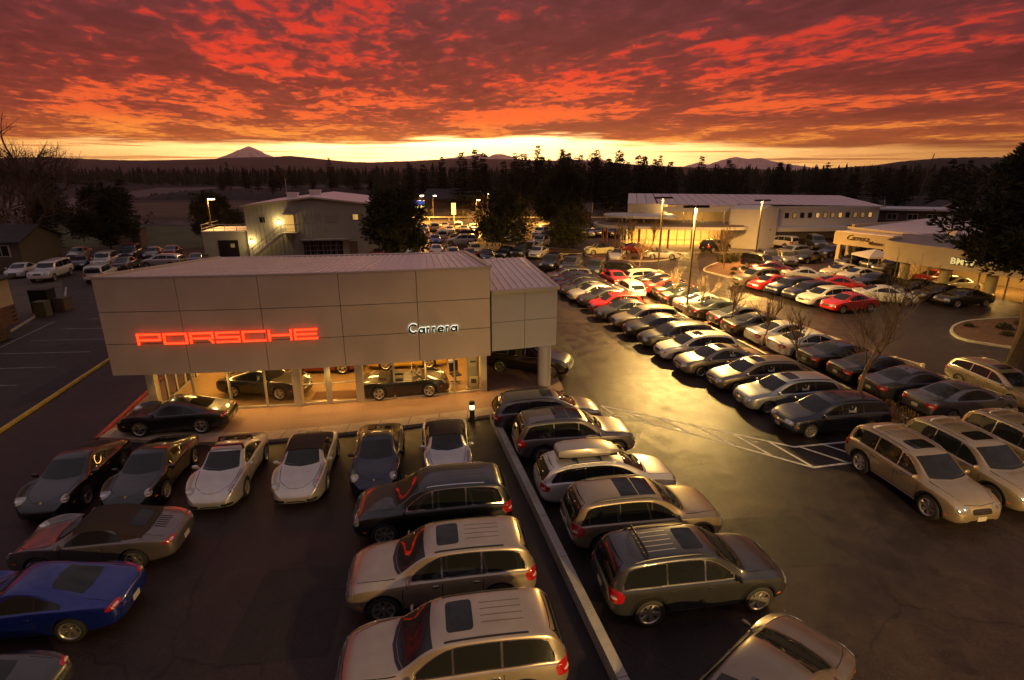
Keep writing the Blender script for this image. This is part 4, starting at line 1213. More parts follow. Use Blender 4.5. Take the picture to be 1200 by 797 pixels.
gable_house('yellow_house', 'small yellow gabled house beyond the long low building', (84.5, 112.5, 0), radians(-12), 6, 6, 3.2, 4.7, mat('yellow_siding', (.40, .28, .10), .8), M_roofdark, [(1.6, 2.3, 1.1, 1.0), (4.4, 2.3, 1.1, 1.0)])
gable_house('brown_house', 'dark brown house with wide roof in front of the forest', (76, 116, 0), radians(60), 7, 11, 3.0, 4.6, mat('brown_siding', (0, 0, 0)), M_roofdark, [])
gable_house('far_house', 'dim wide-roofed house below the tallest pine', (-11, 152, 0), radians(70), 9, 15, 3.2, 5.6, mat('grey_brown_siding', (.09, .06, .045), .85), M_roofdark, [(4, 2, 1.4, 1)])
gable_house('dark_shed_house', 'dark hut with shallow roof left of the round canopy', (15.5, 112, 0), radians(80), 6, 8, 2.8, 4.2, mat('grey_brown_siding', (0, 0, 0)), M_roofdark, [])

# ================================================================== left edge buildings
ho = gable_house('olive_house', 'olive house with white window and low roof at the left edge', (-64.9, 65.9, 0), radians(-81), 7, 10, 3.2, 4.6, mat('olive_siding', (.14, .115, .065), .85), M_roofdark, [])
f = MB()
f.box((7.05, 8.2, 2.2), (.08, 1.7, 1.3)); F_ = f.build('window', M_whitewall, ho)
for k in (0, 1):
    p = MB(); p.box((7.1, 7.82 + .76 * k, 2.2), (.03, .66, 1.1)); p.build('pane', M_winglass, F_)
cb = thing('cream_building', 'cream building with brick base at the far left edge', 'building', (-36.2, 39.0, 0), radians(8))
mb = MB(); mb.box((-4, -6, 2.3), (8, 12, 1.9)); mb.build('wall', M_stucco, cb)
mb = MB(); mb.box((-4, -6, 3.33), (8.8, 12.8, .16)); mb.build('roof', M_roofdark, cb)
for r in range(9):
    for k in range(9):
        y0 = -1.28 * k - (.64 if r % 2 else 0)
        y1 = max(-12, y0 - 1.265)
        if y0 - y1 < .1: continue
        mb = MB(); mb.box((.035, (y0 + y1) / 2, .08 + r * .15), (.13, y0 - y1, .137)); mb.build('brick', M_brick, cb)
mb = MB(); mb.box((-4, -6, .675), (8, 12, 1.35)); mb.build('base_wall', M_joint, cb)
sidew = struct(sheet('pavement', [(-35.6, 22), (-33.3, 33.5), (-38.6, 46.5), (-48, 58), (-60, 58), (-48, 22)], .02, mat('worn_pavement', (.10, .075, .055), .85, var=.3, vscale=1.2)))
kerb_strip('kerb', [(-35.5, 22), (-33.3, 33.5), (-38.6, 46.5), (-42, 51)], .15, .12, M_kerb, closed=False)['kind'] = 'structure'
def crate(name, label, cat, loc, d, m, lid=None, rz=.1):
    t = thing(name, label, cat, loc, rz)
    mb = MB(); mb.box((0, 0, d[2] / 2), d); mb.build('body', m, t)
    mb = MB(); mb.box((0, 0, d[2] + .03), (d[0] + .06, d[1] + .06, .06)); mb.build('lid', lid or m, t)
    mb = MB(); mb.box((0, -d[1] / 2 - .012, d[2] * .5), (d[0] * .8, .024, d[2] * .7)); mb.build('front_panel', lid or m, t)
    return t
crate('waste_bin', 'tall black waste bin enclosure beside the cream building', 'bin', (-36.6, 42.0, .02), (1.3, 1.0, 1.75), M_dark)
crate('utility_cabinet', 'green and yellow utility cabinet beside the waste bin', 'cabinet', (-35.6, 40.6, .02), (.8, .7, 1.1), mat('green_cabinet', (.09, .085, .04), .7))
crate('waste_bin', 'low brown box bin right of the green cabinet', 'bin', (-35.8, 42.6, .02), (1.1, 1.0, .95), M_wood)
pl = thing('planter_box', 'wooden planter box on the pavement at the left edge', 'planter', (-33.75, 34.2, .02), radians(8))
for k in range(4):
    mb = MB(); mb.box((0, -.62, .12 + k * .2), (1.5, .06, .185)); mb.build('plank', M_wood, pl)
    mb = MB(); mb.box((.72, 0, .12 + k * .2), (.06, 1.2, .185)); mb.build('plank', M_wood, pl)
mb = MB(); mb.box((0, 0, .36), (1.38, 1.15, .7)); mb.build('soil', M_bark, pl)
sd = thing('leaning_shed', 'small pale shed leaning beside the parked vehicles', 'shed', (-56.3, 79.5, 0), radians(12))
mb = MB(); mb.add([(0, 0, 0), (2.9, 0, 0), (2.9, 2.4, 0), (0, 2.4, 0), (0, 0, 2.0), (2.9, 0, 2.6), (2.9, 2.4, 2.6), (0, 2.4, 2.0)], [(0, 1, 5, 4), (1, 2, 6, 5), (2, 3, 7, 6), (3, 0, 4, 7)]); mb.build('wall', mat('shed_board', (.20, .15, .11), .85), sd)
mb = MB(); mb.add([(-.15, -.15, 1.99), (3.05, -.15, 2.66), (3.05, 2.55, 2.66), (-.15, 2.55, 1.99), (-.15, -.15, 2.07), (3.05, -.15, 2.74), (3.05, 2.55, 2.74), (-.15, 2.55, 2.07)], [(3, 2, 1, 0), (4, 5, 6, 7), (0, 1, 5, 4), (1, 2, 6, 5)]); mb.build('roof', M_roofdark, sd)
mb = MB(); mb.box((2.2, -.03, 1.0), (.9, .05, 1.9)); mb.build('door', M_joint, sd)

# guard fence along the lot edge
fp = [(3.8, 61.8), (9.6, 62.4), (13.4, 61.0), (15.6, 58.4), (16.1, 50.6), (16.9, 42.4), (18.7, 34.0), (20.6, 31.3), (22.4, 28.3)]
lf = thing('lot_edge_rail', 'low pale rail on short posts along the far edge of the long car rows', 'rail', (*fp[3], 0))
lo_ = Vector((*fp[3], 0))
FPp = [Vector((*p, 0)) - lo_ for p in fp[3:]]
tot = [0]
for i in range(len(FPp) - 1): tot.append(tot[-1] + (FPp[i + 1] - FPp[i]).length)
def along(s):
    i = max(j for j in range(len(FPp) - 1) if tot[j] <= s + 1e-6)
    return FPp[i].lerp(FPp[i + 1], min(1, (s - tot[i]) / (tot[i + 1] - tot[i])))
pm = MB(); pm.box((0, 0, .27), (.16, .16, .54)); pme = pm.mesh('post', [M_cream])
NP = 24
for k in range(NP): link_mesh('post', pme, lf, along(tot[-1] * k / (NP - 1)))
for k in range(NP - 1):
    a, b = along(tot[-1] * k / (NP - 1)), along(tot[-1] * (k + 1) / (NP - 1))
    mb = MB(); d = (b - a).normalized() * .085; mb.bar(a + d + Vector((0, 0, .45)), b - d + Vector((0, 0, .45)), .07, .13); mb.build('rail', M_cream, lf)
kerb_strip('kerb', fp, .16, .13, M_kerb, closed=False)['kind'] = 'structure'

# ------------------------------------------------------------------ pole lamps
def pole_lamp(label, x, y, h, heads=2, power=900, rz=0.0, base=True, detail=True, col=WARM, group='lot lamps'):
    t = thing('lot_lamp', label, 'pole lamp', (x, y, 0), rz, group)
    if base:
        mb = MB(); mb.cyl((0, 0, 0), (0, 0, .75), .3, n=14); mb.build('concrete_base', M_kerb, t, True)
    mb = MB(); mb.bar((0, 0, .7 if base else 0), (0, 0, h), .13); mb.build('pole', mat('bronze_pole', (.11, .085, .06), .5, .3), t)
    for s in ((-1, 1) if heads == 2 else (1,)):
        mb = MB(); mb.box((s * .5, 0, h + .02), (.85, .42, .17), top=.94); mb.bar((0, 0, h), (s * .2, 0, h), .07); hd = mb.build('lamp_head', mat('lamp_housing', (.025, .02, .016), .5, .4), t)
        mb = MB(); mb.box((s * .5, 0, h - (.061 if base else .12)), (.66, .30, .004 if base else .12)); mb.build('lens', M_lampglow, hd)
        if power:
            add_light('lamp', 'AREA', (s * .5, 0, h - (.072 if base else .19)), power / heads, col, t, .6, shape='RECTANGLE', size_y=.28)
    return t
pole_lamp('tall dark twin-head lot lamp nearest, rising from the planted median', 13.35, 40.9, 8.1, 2, 12500, .16, col=(1, .62, .17))
pole_lamp('twin-head lot lamp beyond the red and white cars by the lot rail', 15.1, 56.6, 8.0, 2, 5500, .16)
pole_lamp('lot lamp with one dark head beside the white tower', 29.0, 65.6, 7.3, 2, 5000, .16)
pole_lamp('lot lamp at the left in front of the flat annex', -37.2, 69.2, 7.4, 1, 500, 0.1, False)
for lb, x, y, h, hd, pw, g in (
    ('thin pole lamp furthest left above the far car lot', -19.7, 121, 5.6, 1, 7000, 0), ('unlit slim pole beside the furthest left far lamp', -17.6, 126, 5.4, 1, 0, 0),
    ('bright pole lamp between the dark pines over the far car lot', -6.4, 101, 5.7, 1, 13000, 0), ('hooked pole lamp behind the middle pine', -5.7, 131, 5.6, 1, 7000, 0),
    ('bright pole lamp right of the middle pine by the road', 5.3, 116, 5.3, 1, 9000, 0), ('small amber pole lamp behind the right pine', 9.4, 140, 4.5, 1, 200, 0)):
    pole_lamp(lb, x, y, h, hd, pw, .2, False, group='far lot lamps', col=AMBER)
pole_lamp('pale pole lamp lighting the near rows from the lot corner', 21.5, 4.5, 8.3, 2, 1500, .16, col=(1, .60, .20))
pole_lamp('pale pole lamp behind the viewpoint lighting the near rows', 13.0, -7.5, 8.6, 2, 16500, .16, col=(1, .62, .20))

# lit signs by the road
def pylon(label, x, y, w, h, z, col, e):
    t = thing('lit_sign', label, 'sign', (x, y, 0))
    mb = MB(); mb.cyl((0, 0, 0), (0, 0, z), .12, n=8); mb.build('post', M_frame, t)
    mb = MB(); mb.box((0, 0, z + h / 2), (w, .3, h)); mb.build('cabinet', M_dark, t)
    mb = MB(); mb.box((0, -.16, z + h / 2), (w * .88, .02, h * .94)); mb.build('face', mat('sign_face_' + name_col(col), col, .5, emit=col, estr=e), t)
    return t
def name_col(c): return 'blue' if c[2] > c[0] else 'yellow'
pylon('tall narrow yellow lit sign beside the road behind the far car lot', -10.9, 105.5, .9, 2.2, 2.7, (1, .8, .22), 1.6)
t = pylon('low wide blue and yellow lit sign at the left of the far lot', -19.4, 118.5, 2.2, .5, 3.1, (.9, .75, .25), 1.3)
mb = MB(); mb.box((0, -.16, 4.2), (2.2, .3, .8)); mb.build('blue_panel', mat('sign_face_blue', (.05, .1, .5), .5, emit=(.05, .12, .6), estr=.5), t)
up_ = thing('utility_pole', 'tall leaning utility pole with crossarm against the sunset at right', 'utility pole', (85.0, 120, 0))
mb = MB(); mb.cyl((0, 0, 0), (2.3, 0, 14.0), .16, .10, 8); mb.build('pole', M_wood, up_)
mb = MB(); mb.bar((1.1, 0, 11.2), (3.1, 0, 11.9), .12); mb.build('crossarm', M_wood, up_)

# ------------------------------------------------------------------ car materials
M_cglass = mat('car_glass', (.012, .013, .013), .03, spec=.5)
M_trimblk = mat('black_trim', (.012, .012, .012), .35)
M_well = mat('wheel_well', (.006, .006, .006), .9)
M_tyre = mat('tyre_rubber', (.014, .013, .013), .75)
M_alloy = mat('alloy_rim', (.56, .52, .46), .3, .85)
M_brake = mat('brake_disc', (.10, .095, .09), .5, .6)
M_chrome = mat('chrome', (.72, .70, .66), .16, 1.0)
M_lens = mat('headlight_lens', (.36, .35, .33), .12, .5, coat=1.0)
M_bulb = mat('headlight_bowl', (.74, .72, .68), .12, .9)
M_tail = mat('tail_lens', (.33, .008, .010), .12, coat=1.0)
M_tailw = mat('tail_lens_clear', (.55, .42, .38), .15, coat=1.0)
M_amber = mat('amber_lens', (.62, .13, .02), .2, coat=.6)
M_plate = mat('plate', (.45, .42, .36), .5)
M_sticker = mat('window_sticker', (.42, .44, .36), .7)
M_seam = mat('panel_gap', (.004, .004, .004), .8)
M_canvas = mat('soft_top_cloth', (.030, .017, .013), .9, bump=.15, bscale=180)
M_leather = mat('seat_leather', (.05, .04, .035), .6)
M_tan = mat('seat_tan', (.26, .16, .08), .7)
M_badge = mat('gold_badge', (.55, .36, .10), .35, .7)
M_silverbox = mat('roof_box_silver', (.42, .38, .33), .35, .4, coat=.5)

def paint(name, col, metal=.5, rough=.32):
    key = 'paint_' + name
    if key in MATS: return MATS[key]
    mt = bpy.data.materials.new(key); mt.use_nodes = True
    nt = mt.node_tree; b = nt.nodes['Principled BSDF']
    b.inputs['Metallic'].default_value = metal
    b.inputs['Roughness'].default_value = rough
    b.inputs['Coat Weight'].default_value = 1.0
    b.inputs['Coat Roughness'].default_value = .02; b.inputs['Coat IOR'].default_value = 1.55
    tc = nt.nodes.new('ShaderNodeTexCoord')
    n = nt.nodes.new('ShaderNodeTexNoise'); n.inputs['Scale'].default_value = 2.2; n.inputs['Detail'].default_value = 5
    nt.links.new(tc.outputs['Object'], n.inputs['Vector'])
    mr = nt.nodes.new('ShaderNodeMapRange'); mr.inputs[1].default_value = .3; mr.inputs[2].default_value = .7; mr.inputs[3].default_value = .9; mr.inputs[4].default_value = 1.08
    nt.links.new(n.outputs[0], mr.inputs[0])
    sc = nt.nodes.new('ShaderNodeVectorMath'); sc.operation = 'SCALE'; sc.inputs[0].default_value = col
    nt.links.new(mr.outputs[0], sc.inputs[3]); nt.links.new(sc.outputs[0], b.inputs['Base Color'])
    # road dust towards the sills, dulling the coat
    m2 = nt.nodes.new('ShaderNodeMapRange'); m2.inputs[1].default_value = .3; m2.inputs[2].default_value = .75; m2.inputs[3].default_value = .005; m2.inputs[4].default_value = .045
    nt.links.new(n.outputs[0], m2.inputs[0]); nt.links.new(m2.outputs[0], b.inputs['Coat Roughness'])
    MATS[key] = mt
    return mt
PAINTS = dict(
    silver=((.56, .53, .51), .62, .32), silverwhite=((.60, .57, .53), .35, .35), white=((.66, .63, .57), .0, .4), black=((.003, .003, .0035), .0, .35), darkgrey=((.055, .055, .06), .6, .32),
    grey=((.13, .125, .13), .7, .33), navy=((.008, .011, .026), .3, .3), blue=((.006, .018, .20), .45, .3), darkblue=((.012, .016, .045), .4, .3), red=((.46, .012, .010), .1, .35), darkred=((.16, .008, .008), .2, .3),
    taupe=((.22, .185, .145), .65, .35), gold=((.42, .33, .20), .65, .35), tan=((.30, .235, .16), .6, .35), silverblue=((.34, .36, .38), .6, .34), cream=((.62, .55, .38), .0, .4), pale_yellow=((.60, .56, .28), .0, .4),
    darkgreen=((.022, .026, .018), .3, .3), mauvegrey=((.16, .135, .13), .6, .35), yellow=((.62, .40, .03), 0, .4), bronze=((.46, .37, .27), .68, .32))
def P_(n): return paint(n, *PAINTS[n])
M_body0 = P_('grey')

# ------------------------------------------------------------------ car body generator
def curve(pts):
    xs = [p[0] for p in pts]; ys = [p[1] for p in pts]
    n = len(xs)
    d = [(ys[i + 1] - ys[i]) / (xs[i + 1] - xs[i]) for i in range(n - 1)]
    mm = [d[0]] + [0 if d[i - 1] * d[i] <= 0 else 2 * d[i - 1] * d[i] / (d[i - 1] + d[i]) for i in range(1, n - 1)] + [d[-1]]
    def f(x):
        if x <= xs[0]: return ys[0]
        if x >= xs[-1]: return ys[-1]
        i = max(j for j in range(n - 1) if xs[j] <= x)
        h = xs[i + 1] - xs[i]; t = (x - xs[i]) / h
        return (2 * t ** 3 - 3 * t * t + 1) * ys[i] + (t ** 3 - 2 * t * t + t) * h * mm[i] + (-2 * t ** 3 + 3 * t * t) * ys[i + 1] + (t ** 3 - t * t) * h * mm[i + 1]
    return f

SPEC = {}
SPEC['suv'] = dict(L=4.78, W=1.94, wf=1.44, wr=-1.41, R=.395, top=[(-2.39, .84), (-2.375, 1.04), (-2.30, 1.24), (-2.12, 1.54), (-1.97, 1.66), (-1.5, 1.715), (-.7, 1.735), (0, 1.72), (.32, 1.66), (.62, 1.50), (1.12, 1.17), (1.5, 1.12), (1.9, 1.04), (2.18, .93), (2.33, .78), (2.39, .62)],
    belt=[(-2.39, .80), (-2.25, 1.00), (-1.6, 1.07), (-.8, 1.05), (.3, 1.03), (1.1, 1.015), (1.7, .98), (2.1, .88), (2.32, .72), (2.39, .57)], bot=[(-2.39, .52), (-2.3, .40), (-2.0, .31), (-1.4, .28), (1.4, .27), (2.1, .28), (2.3, .33), (2.39, .42)],
    half=[(-2.39, .76), (-2.33, .86), (-2.15, .93), (-1.45, .97), (-.7, .94), (.5, .94), (1.44, .97), (1.9, .92), (2.2, .82), (2.34, .69), (2.39, .58)], rt=.69, cowl=1.12, roof0=.38, dlo=(-2.06, .97), pillars=(0, -.98), hood=.74, rearmode='back', rgz=(1.08, 1.60))
SPEC['crossover'] = dict(SPEC['suv'], L=4.67, W=1.87, wf=1.45, wr=-1.37, top=[(-2.335, .86), (-2.31, 1.06), (-2.24, 1.2), (-2.04, 1.55), (-1.9, 1.65), (-1.3, 1.70), (-.6, 1.715), (0, 1.69), (.3, 1.62), (.6, 1.46), (1.06, 1.16), (1.4, 1.12), (1.85, 1.05), (2.15, .94), (2.29, .78), (2.335, .62)],
    belt=[(-2.335, .82), (-2.2, 1.0), (-1.6, 1.06), (-.8, 1.05), (.3, 1.03), (1.0, 1.02), (1.7, .99), (2.1, .88), (2.28, .72), (2.335, .57)], half=[(-2.335, .72), (-2.28, .83), (-2.1, .89), (-1.4, .935), (-.7, .915), (.5, .915), (1.4, .935), (1.85, .89), (2.15, .80), (2.29, .68), (2.335, .56)],
    bot=[(-2.335, .5), (-2.25, .4), (-2.0, .3), (-1.4, .27), (1.4, .26), (2.05, .27), (2.25, .32), (2.335, .42)], rt=.68, cowl=1.06, roof0=.36, dlo=(-2.05, .9), pillars=(0, -.95), rgz=(1.1, 1.6))
SPEC['wagon'] = dict(L=4.77, W=1.82, wf=1.42, wr=-1.29, R=.325, top=[(-2.385, .76), (-2.35, .95), (-2.24, 1.09), (-1.98, 1.36), (-1.75, 1.43), (-1.1, 1.49), (-.4, 1.505), (.1, 1.48), (.42, 1.41), (.75, 1.26), (1.25, .99), (1.6, .94), (2.0, .85), (2.25, .73), (2.35, .62), (2.385, .53)],
    belt=[(-2.385, .72), (-2.2, .90), (-1.5, .955), (0, .91), (1.2, .88), (1.8, .80), (2.15, .69), (2.33, .57), (2.385, .49)], bot=[(-2.385, .44), (-2.28, .32), (-1.9, .23), (-1.3, .20), (1.4, .19), (2.1, .20), (2.3, .26), (2.385, .35)],
    half=[(-2.385, .66), (-2.32, .78), (-2.1, .86), (-1.3, .905), (-.6, .90), (.5, .90), (1.4, .905), (1.9, .86), (2.2, .75), (2.34, .60), (2.385, .48)], rt=.63, cowl=1.25, roof0=.44, dlo=(-2.0, 1.02), pillars=(.05, -.9), hood=.68, rearmode='back', rgz=(.97, 1.36))
SPEC['sedan'] = dict(L=4.88, W=1.85, wf=1.46, wr=-1.36, R=.325, top=[(-2.44, .72), (-2.41, .90), (-2.32, .985), (-2.1, 1.02), (-1.72, 1.055), (-1.45, 1.12), (-.95, 1.33), (-.6, 1.42), (-.15, 1.46), (.15, 1.45), (.45, 1.385), (.8, 1.24), (1.3, .98), (1.65, .93), (2.05, .84), (2.3, .72), (2.41, .60), (2.44, .52)],
    belt=[(-2.44, .68), (-2.3, .90), (-1.9, .965), (-1.2, .96), (0, .92), (1.2, .885), (1.8, .81), (2.2, .69), (2.39, .56), (2.44, .48)], bot=[(-2.44, .42), (-2.33, .30), (-1.95, .22), (-1.3, .19), (1.4, .19), (2.15, .20), (2.35, .26), (2.44, .35)],
    half=[(-2.44, .64), (-2.38, .76), (-2.15, .86), (-1.35, .92), (-.6, .91), (.5, .91), (1.45, .92), (1.95, .87), (2.25, .76), (2.39, .60), (2.44, .48)], rt=.60, cowl=1.3, roof0=.46, dlo=(-1.42, 1.05), pillars=(.08, -.80), hood=.68, rearmode='top', rw=(-1.56, -.78))
def scale_spec(sp, sx, sy, sz, **k):
    o = dict(sp)
    for n in ('top', 'belt', 'bot'): o[n] = [(x * sx, z * sz) for x, z in sp[n]]
    o['half'] = [(x * sx, y * sy) for x, y in sp['half']]
    for n in ('L', 'wf', 'wr', 'cowl', 'roof0'): o[n] = sp[n] * sx
    o['W'] = sp['W'] * sy
    o['dlo'] = tuple(v * sx for v in sp['dlo']); o['pillars'] = tuple(v * sx for v in sp['pillars'])
    if 'rw' in sp: o['rw'] = tuple(v * sx for v in sp['rw'])
    if 'rgz' in sp: o['rgz'] = tuple(v * sz for v in sp['rgz'])
    o.update(k)
    return o
SPEC['compact'] = scale_spec(SPEC['sedan'], .925, .975, .975)
SPEC['hatch'] = scale_spec(SPEC['wagon'], .88, .965, .99, pillars=(-.25,))
SPEC['boxy'] = dict(SPEC['suv'], L=4.55, W=1.83, wf=1.36, wr=-1.26, R=.36, top=[(-2.275, .85), (-2.26, 1.2), (-2.2, 1.45), (-2.1, 1.66), (-1.95, 1.74), (-1.2, 1.76), (-.4, 1.76), (.2, 1.73), (.42, 1.66), (.62, 1.5), (.95, 1.16), (1.3, 1.11), (1.8, 1.06), (2.1, .99), (2.23, .86), (2.275, .66)],
    belt=[(-2.275, .82), (-2.15, 1.02), (-1.5, 1.06), (0, 1.04), (.9, 1.03), (1.7, 1.0), (2.05, .93), (2.23, .78), (2.275, .6)], bot=[(-2.275, .52), (-2.2, .42), (-2.0, .34), (-1.3, .32), (1.3, .31), (2.0, .32), (2.2, .38), (2.275, .46)],
    half=[(-2.275, .76), (-2.22, .84), (-2.05, .89), (-1.3, .915), (0, .905), (1.3, .915), (1.85, .89), (2.1, .83), (2.23, .76), (2.275, .66)], rt=.72, cowl=.95, roof0=.36, dlo=(-2.05, .8), pillars=(-.02, -.95), rgz=(1.1, 1.62))
SPEC['van'] = scale_spec(SPEC['boxy'], 1.06, 1.05, 1.1)
SPEC['pickup'] = dict(SPEC['boxy'], L=5.7, W=2.0, wf=1.75, wr=-1.75, R=.39, top=[(-2.85, .85), (-2.83, 1.3), (-2.78, 1.6), (-2.68, 1.79), (-2.5, 1.84), (-1.2, 1.85), (-.2, 1.85), (.45, 1.81), (.65, 1.72), (.85, 1.55), (1.2, 1.24), (1.5, 1.19), (2.2, 1.15), (2.6, 1.09), (2.79, .95), (2.85, .7)],
    belt=[(-2.85, .82), (-2.7, 1.1), (-1.5, 1.14), (0, 1.13), (1.15, 1.12), (2.1, 1.1), (2.55, 1.03), (2.79, .86), (2.85, .64)], bot=[(-2.85, .56), (-2.75, .5), (-2.4, .42), (-1.7, .38), (1.7, .37), (2.5, .4), (2.75, .44), (2.85, .52)],
    half=[(-2.85, .86), (-2.8, .93), (-2.6, .965), (-1.7, 1.0), (0, .99), (1.7, 1.0), (2.4, .97), (2.65, .93), (2.8, .86), (2.85, .76)], rt=.76, cowl=1.2, roof0=.62, dlo=(-2.6, 1.05), pillars=(.1, -.75), rgz=(1.2, 1.7))
SPEC['coupe'] = dict(L=4.43, W=1.82, wf=1.20, wr=-1.16, R=.335, top=[(-2.215, .58), (-2.19, .70), (-2.10, .80), (-1.9, .875), (-1.6, .95), (-1.2, 1.07), (-.8, 1.195), (-.4, 1.305), (-.1, 1.34), (.08, 1.34), (.24, 1.30), (.46, 1.17), (.86, .93), (1.1, .86), (1.55, .775), (1.88, .69), (2.06, .61), (2.17, .50), (2.215, .42)],
    belt=[(-2.215, .56), (-2.12, .72), (-1.85, .82), (-1.3, .885), (-.7, .865), (0, .835), (.7, .83), (1.25, .815), (1.6, .755), (1.9, .66), (2.08, .56), (2.18, .46), (2.215, .39)], bot=[(-2.215, .36), (-2.1, .24), (-1.7, .18), (-1.1, .15), (1.2, .14), (1.9, .15), (2.12, .18), (2.215, .25)],
    half=[(-2.215, .58), (-2.16, .70), (-1.95, .80), (-1.55, .885), (-1.15, .912), (-.7, .87), (-.1, .835), (.5, .84), (1.15, .885), (1.5, .87), (1.85, .80), (2.05, .69), (2.17, .54), (2.215, .42)], rt=.57, cowl=.88, roof0=.24, dlo=(-1.12, .74), pillars=(-.45,), hood=.64, rearmode='top', rw=(-1.36, -.70), fender=((.62, 0), (1.0, .075), (1.5, .14), (1.85, .135), (2.04, .075), (2.15, 0)))
SPEC['cabrio'] = dict(SPEC['coupe'], top=[(-2.215, .58), (-2.19, .70), (-2.10, .79), (-1.9, .86), (-1.65, .905), (-1.35, .98), (-.95, 1.15), (-.6, 1.275), (-.2, 1.33), (.08, 1.325), (.24, 1.285), (.46, 1.16), (.86, .93), (1.1, .86), (1.55, .775), (1.88, .69), (2.06, .61), (2.17, .50), (2.215, .42)], rw=(-1.3, -.95), dlo=(-.85, .74), pillars=())
SPEC['open'] = dict(SPEC['coupe'], top=[(-2.215, .58), (-2.19, .70), (-2.10, .79), (-1.9, .86), (-1.5, .915), (-1.0, .92), (-.5, .885), (0, .865), (.5, .87), (.92, .90), (1.2, .84), (1.6, .75), (1.9, .67), (2.07, .59), (2.17, .50), (2.215, .42)])
SPEC['smallopen'] = dict(scale_spec(SPEC['open'], .94, .96, 1.12))

def body_mesh(name, sp, level=1):
    kind_sharp = 'fender' not in sp
    top, belt, bot, half = (curve(sp[k]) for k in ('top', 'belt', 'bot', 'half'))
    L2 = sp['L'] / 2
    if 'fender' in sp: fend = curve(sp['fender'])
    zroof = max(p[1] for p in sp['top'])
    xs = [-1, -.985, -.95, -.90] + [-.84 + 1.68 * i / 21 for i in range(22)] + [.90, .95, .985, 1]
    rings = []
    for q in xs:
        x = q * L2
        zt, zs, zb, w = top(x), belt(x), bot(x), half(x)
        zs = min(zs, zt - .015)
        k = max(0, min(1, (zt - zs) / (zroof - zs)))
        wB = w * .90
        wT = w * (.72 + .06 * (1 - k)) * (1 - k) + min(sp['rt'], w * .86) * k
        drop = .018 + .055 * k
        zT = max(zs + .006, zt - drop)
        zm = zb + .5 * (zs - zb)
        ring = [(0, zb), (.68 * w, zb), (.93 * w, zb + .03), (.985 * w, zb + .14 * min(1, (zs - zb) / .4)), (w, zm), (.992 * w, zs - .30 * (zs - zm)), (.955 * w, zs),
                (wB, zs + .25 * min(.06, zT - zs)), (wB + (wT - wB) * .5, zs + (zT - zs) * .55), (wT, zT), (wT * .86, zT + (zt - zT) * .55), (wT * .5, zT + (zt - zT) * .90), (0, zt)]
        if 'fender' in sp:
            e = fend(x)
            for i_, q_ in ((5, .45), (6, .95), (7, 1.0), (8, .55)): ring[i_] = (ring[i_][0], ring[i_][1] + e * q_)
        rings.append([(x, y, z) for y, z in ring])
    nr = 13
    vs, fs = [], []
    full = []
    for r in rings:
        idx = []
        for p in r: idx.append(len(vs)); vs.append(p)
        for p in r[1:-1][::-1]: idx.append(len(vs)); vs.append((p[0], -p[1], p[2]))
        full.append(idx)
    m = len(full[0])
    for i in range(len(full) - 1):
        for k in range(m):
            fs.append((full[i][k], full[i + 1][k], full[i + 1][(k + 1) % m], full[i][(k + 1) % m]))
    # caps as grids between left and right halves
    for idx, rev in ((full[0], False), (full[-1], True)):
        Rr = [idx[k] for k in range(nr)]
        Ll = [idx[0]] + [idx[m - k] for k in range(1, nr - 1)] + [idx[nr - 1]]
        for k in range(nr - 1):
            q = [Rr[k], Rr[k + 1], Ll[k + 1], Ll[k]]
            q = [v for n_, v in enumerate(q) if v not in q[:n_]]
            fs.append(tuple(q[::-1] if rev else q))
    me = bpy.data.meshes.new(name)
    me.from_pydata(vs, [], fs)
    bm = bmesh.new(); bm.from_mesh(me); bmesh.ops.recalc_face_normals(bm, faces=bm.faces[:]); bm.to_mesh(me); bm.free()
    me.materials.append(M_body0); me.materials.append(M_well)
    ringof = {}
    for idx in full:
        for k_, v_ in enumerate(idx): ringof[v_] = k_ if k_ < nr else m - k_
    cr_ = me.attributes.new('crease_edge', 'FLOAT', 'EDGE')
    amt = {6: .75, 9: .55, 3: .5, 2: .45} if kind_sharp else {6: .4, 9: .25, 3: .4, 2: .3}
    for e in me.edges:
        a_, b_ = ringof[e.vertices[0]], ringof[e.vertices[1]]
        if a_ == b_ and a_ in amt: cr_.data[e.index].value = amt[a_]
    o = bpy.data.objects.new(name, me); COL.objects.link(o)
    s = o.modifiers.new('s', 'SUBSURF'); s.levels = level; s.render_levels = level
    # wheel arches
    cm = MB()
    R = sp['R'] + .045
    for x in (sp['wf'], sp['wr']):
        for sd in (-1, 1):
            cm.cyl((x, sd * sp['W'] * .5 - sd * .26, sp['R']), (x, sd * (sp['W'] * .5 + .4), sp['R']), R, n=28)
    cme = cm.mesh('cut', [M_body0, M_well]); cme.polygons.foreach_set('material_index', [1] * len(cme.polygons))
    bm = bmesh.new(); bm.from_mesh(cme); bmesh.ops.recalc_face_normals(bm, faces=bm.faces[:]); bm.to_mesh(cme); bm.free()
    co = bpy.data.objects.new('cut', cme); COL.objects.link(co)
    b = o.modifiers.new('b', 'BOOLEAN'); b.operation = 'DIFFERENCE'; b.object = co; b.solver = 'EXACT'
    bpy.context.view_layer.update()
    dg = bpy.context.evaluated_depsgraph_get()
    out = bpy.data.meshes.new_from_object(o.evaluated_get(dg))
    out.name = name
    b2 = o.modifiers.remove(b)
    bpy.context.view_layer.update()
    dg = bpy.context.evaluated_depsgraph_get()
    tmp = bpy.data.meshes.new_from_object(o.evaluated_get(dg))
    bvh = BVHTree.FromPolygons([v.co.copy() for v in tmp.vertices], [tuple(p.vertices) for p in tmp.polygons])
    bpy.data.objects.remove(o); bpy.data.objects.remove(co); bpy.data.meshes.remove(tmp)
    out.polygons.foreach_set('use_smooth', [True] * len(out.polygons))
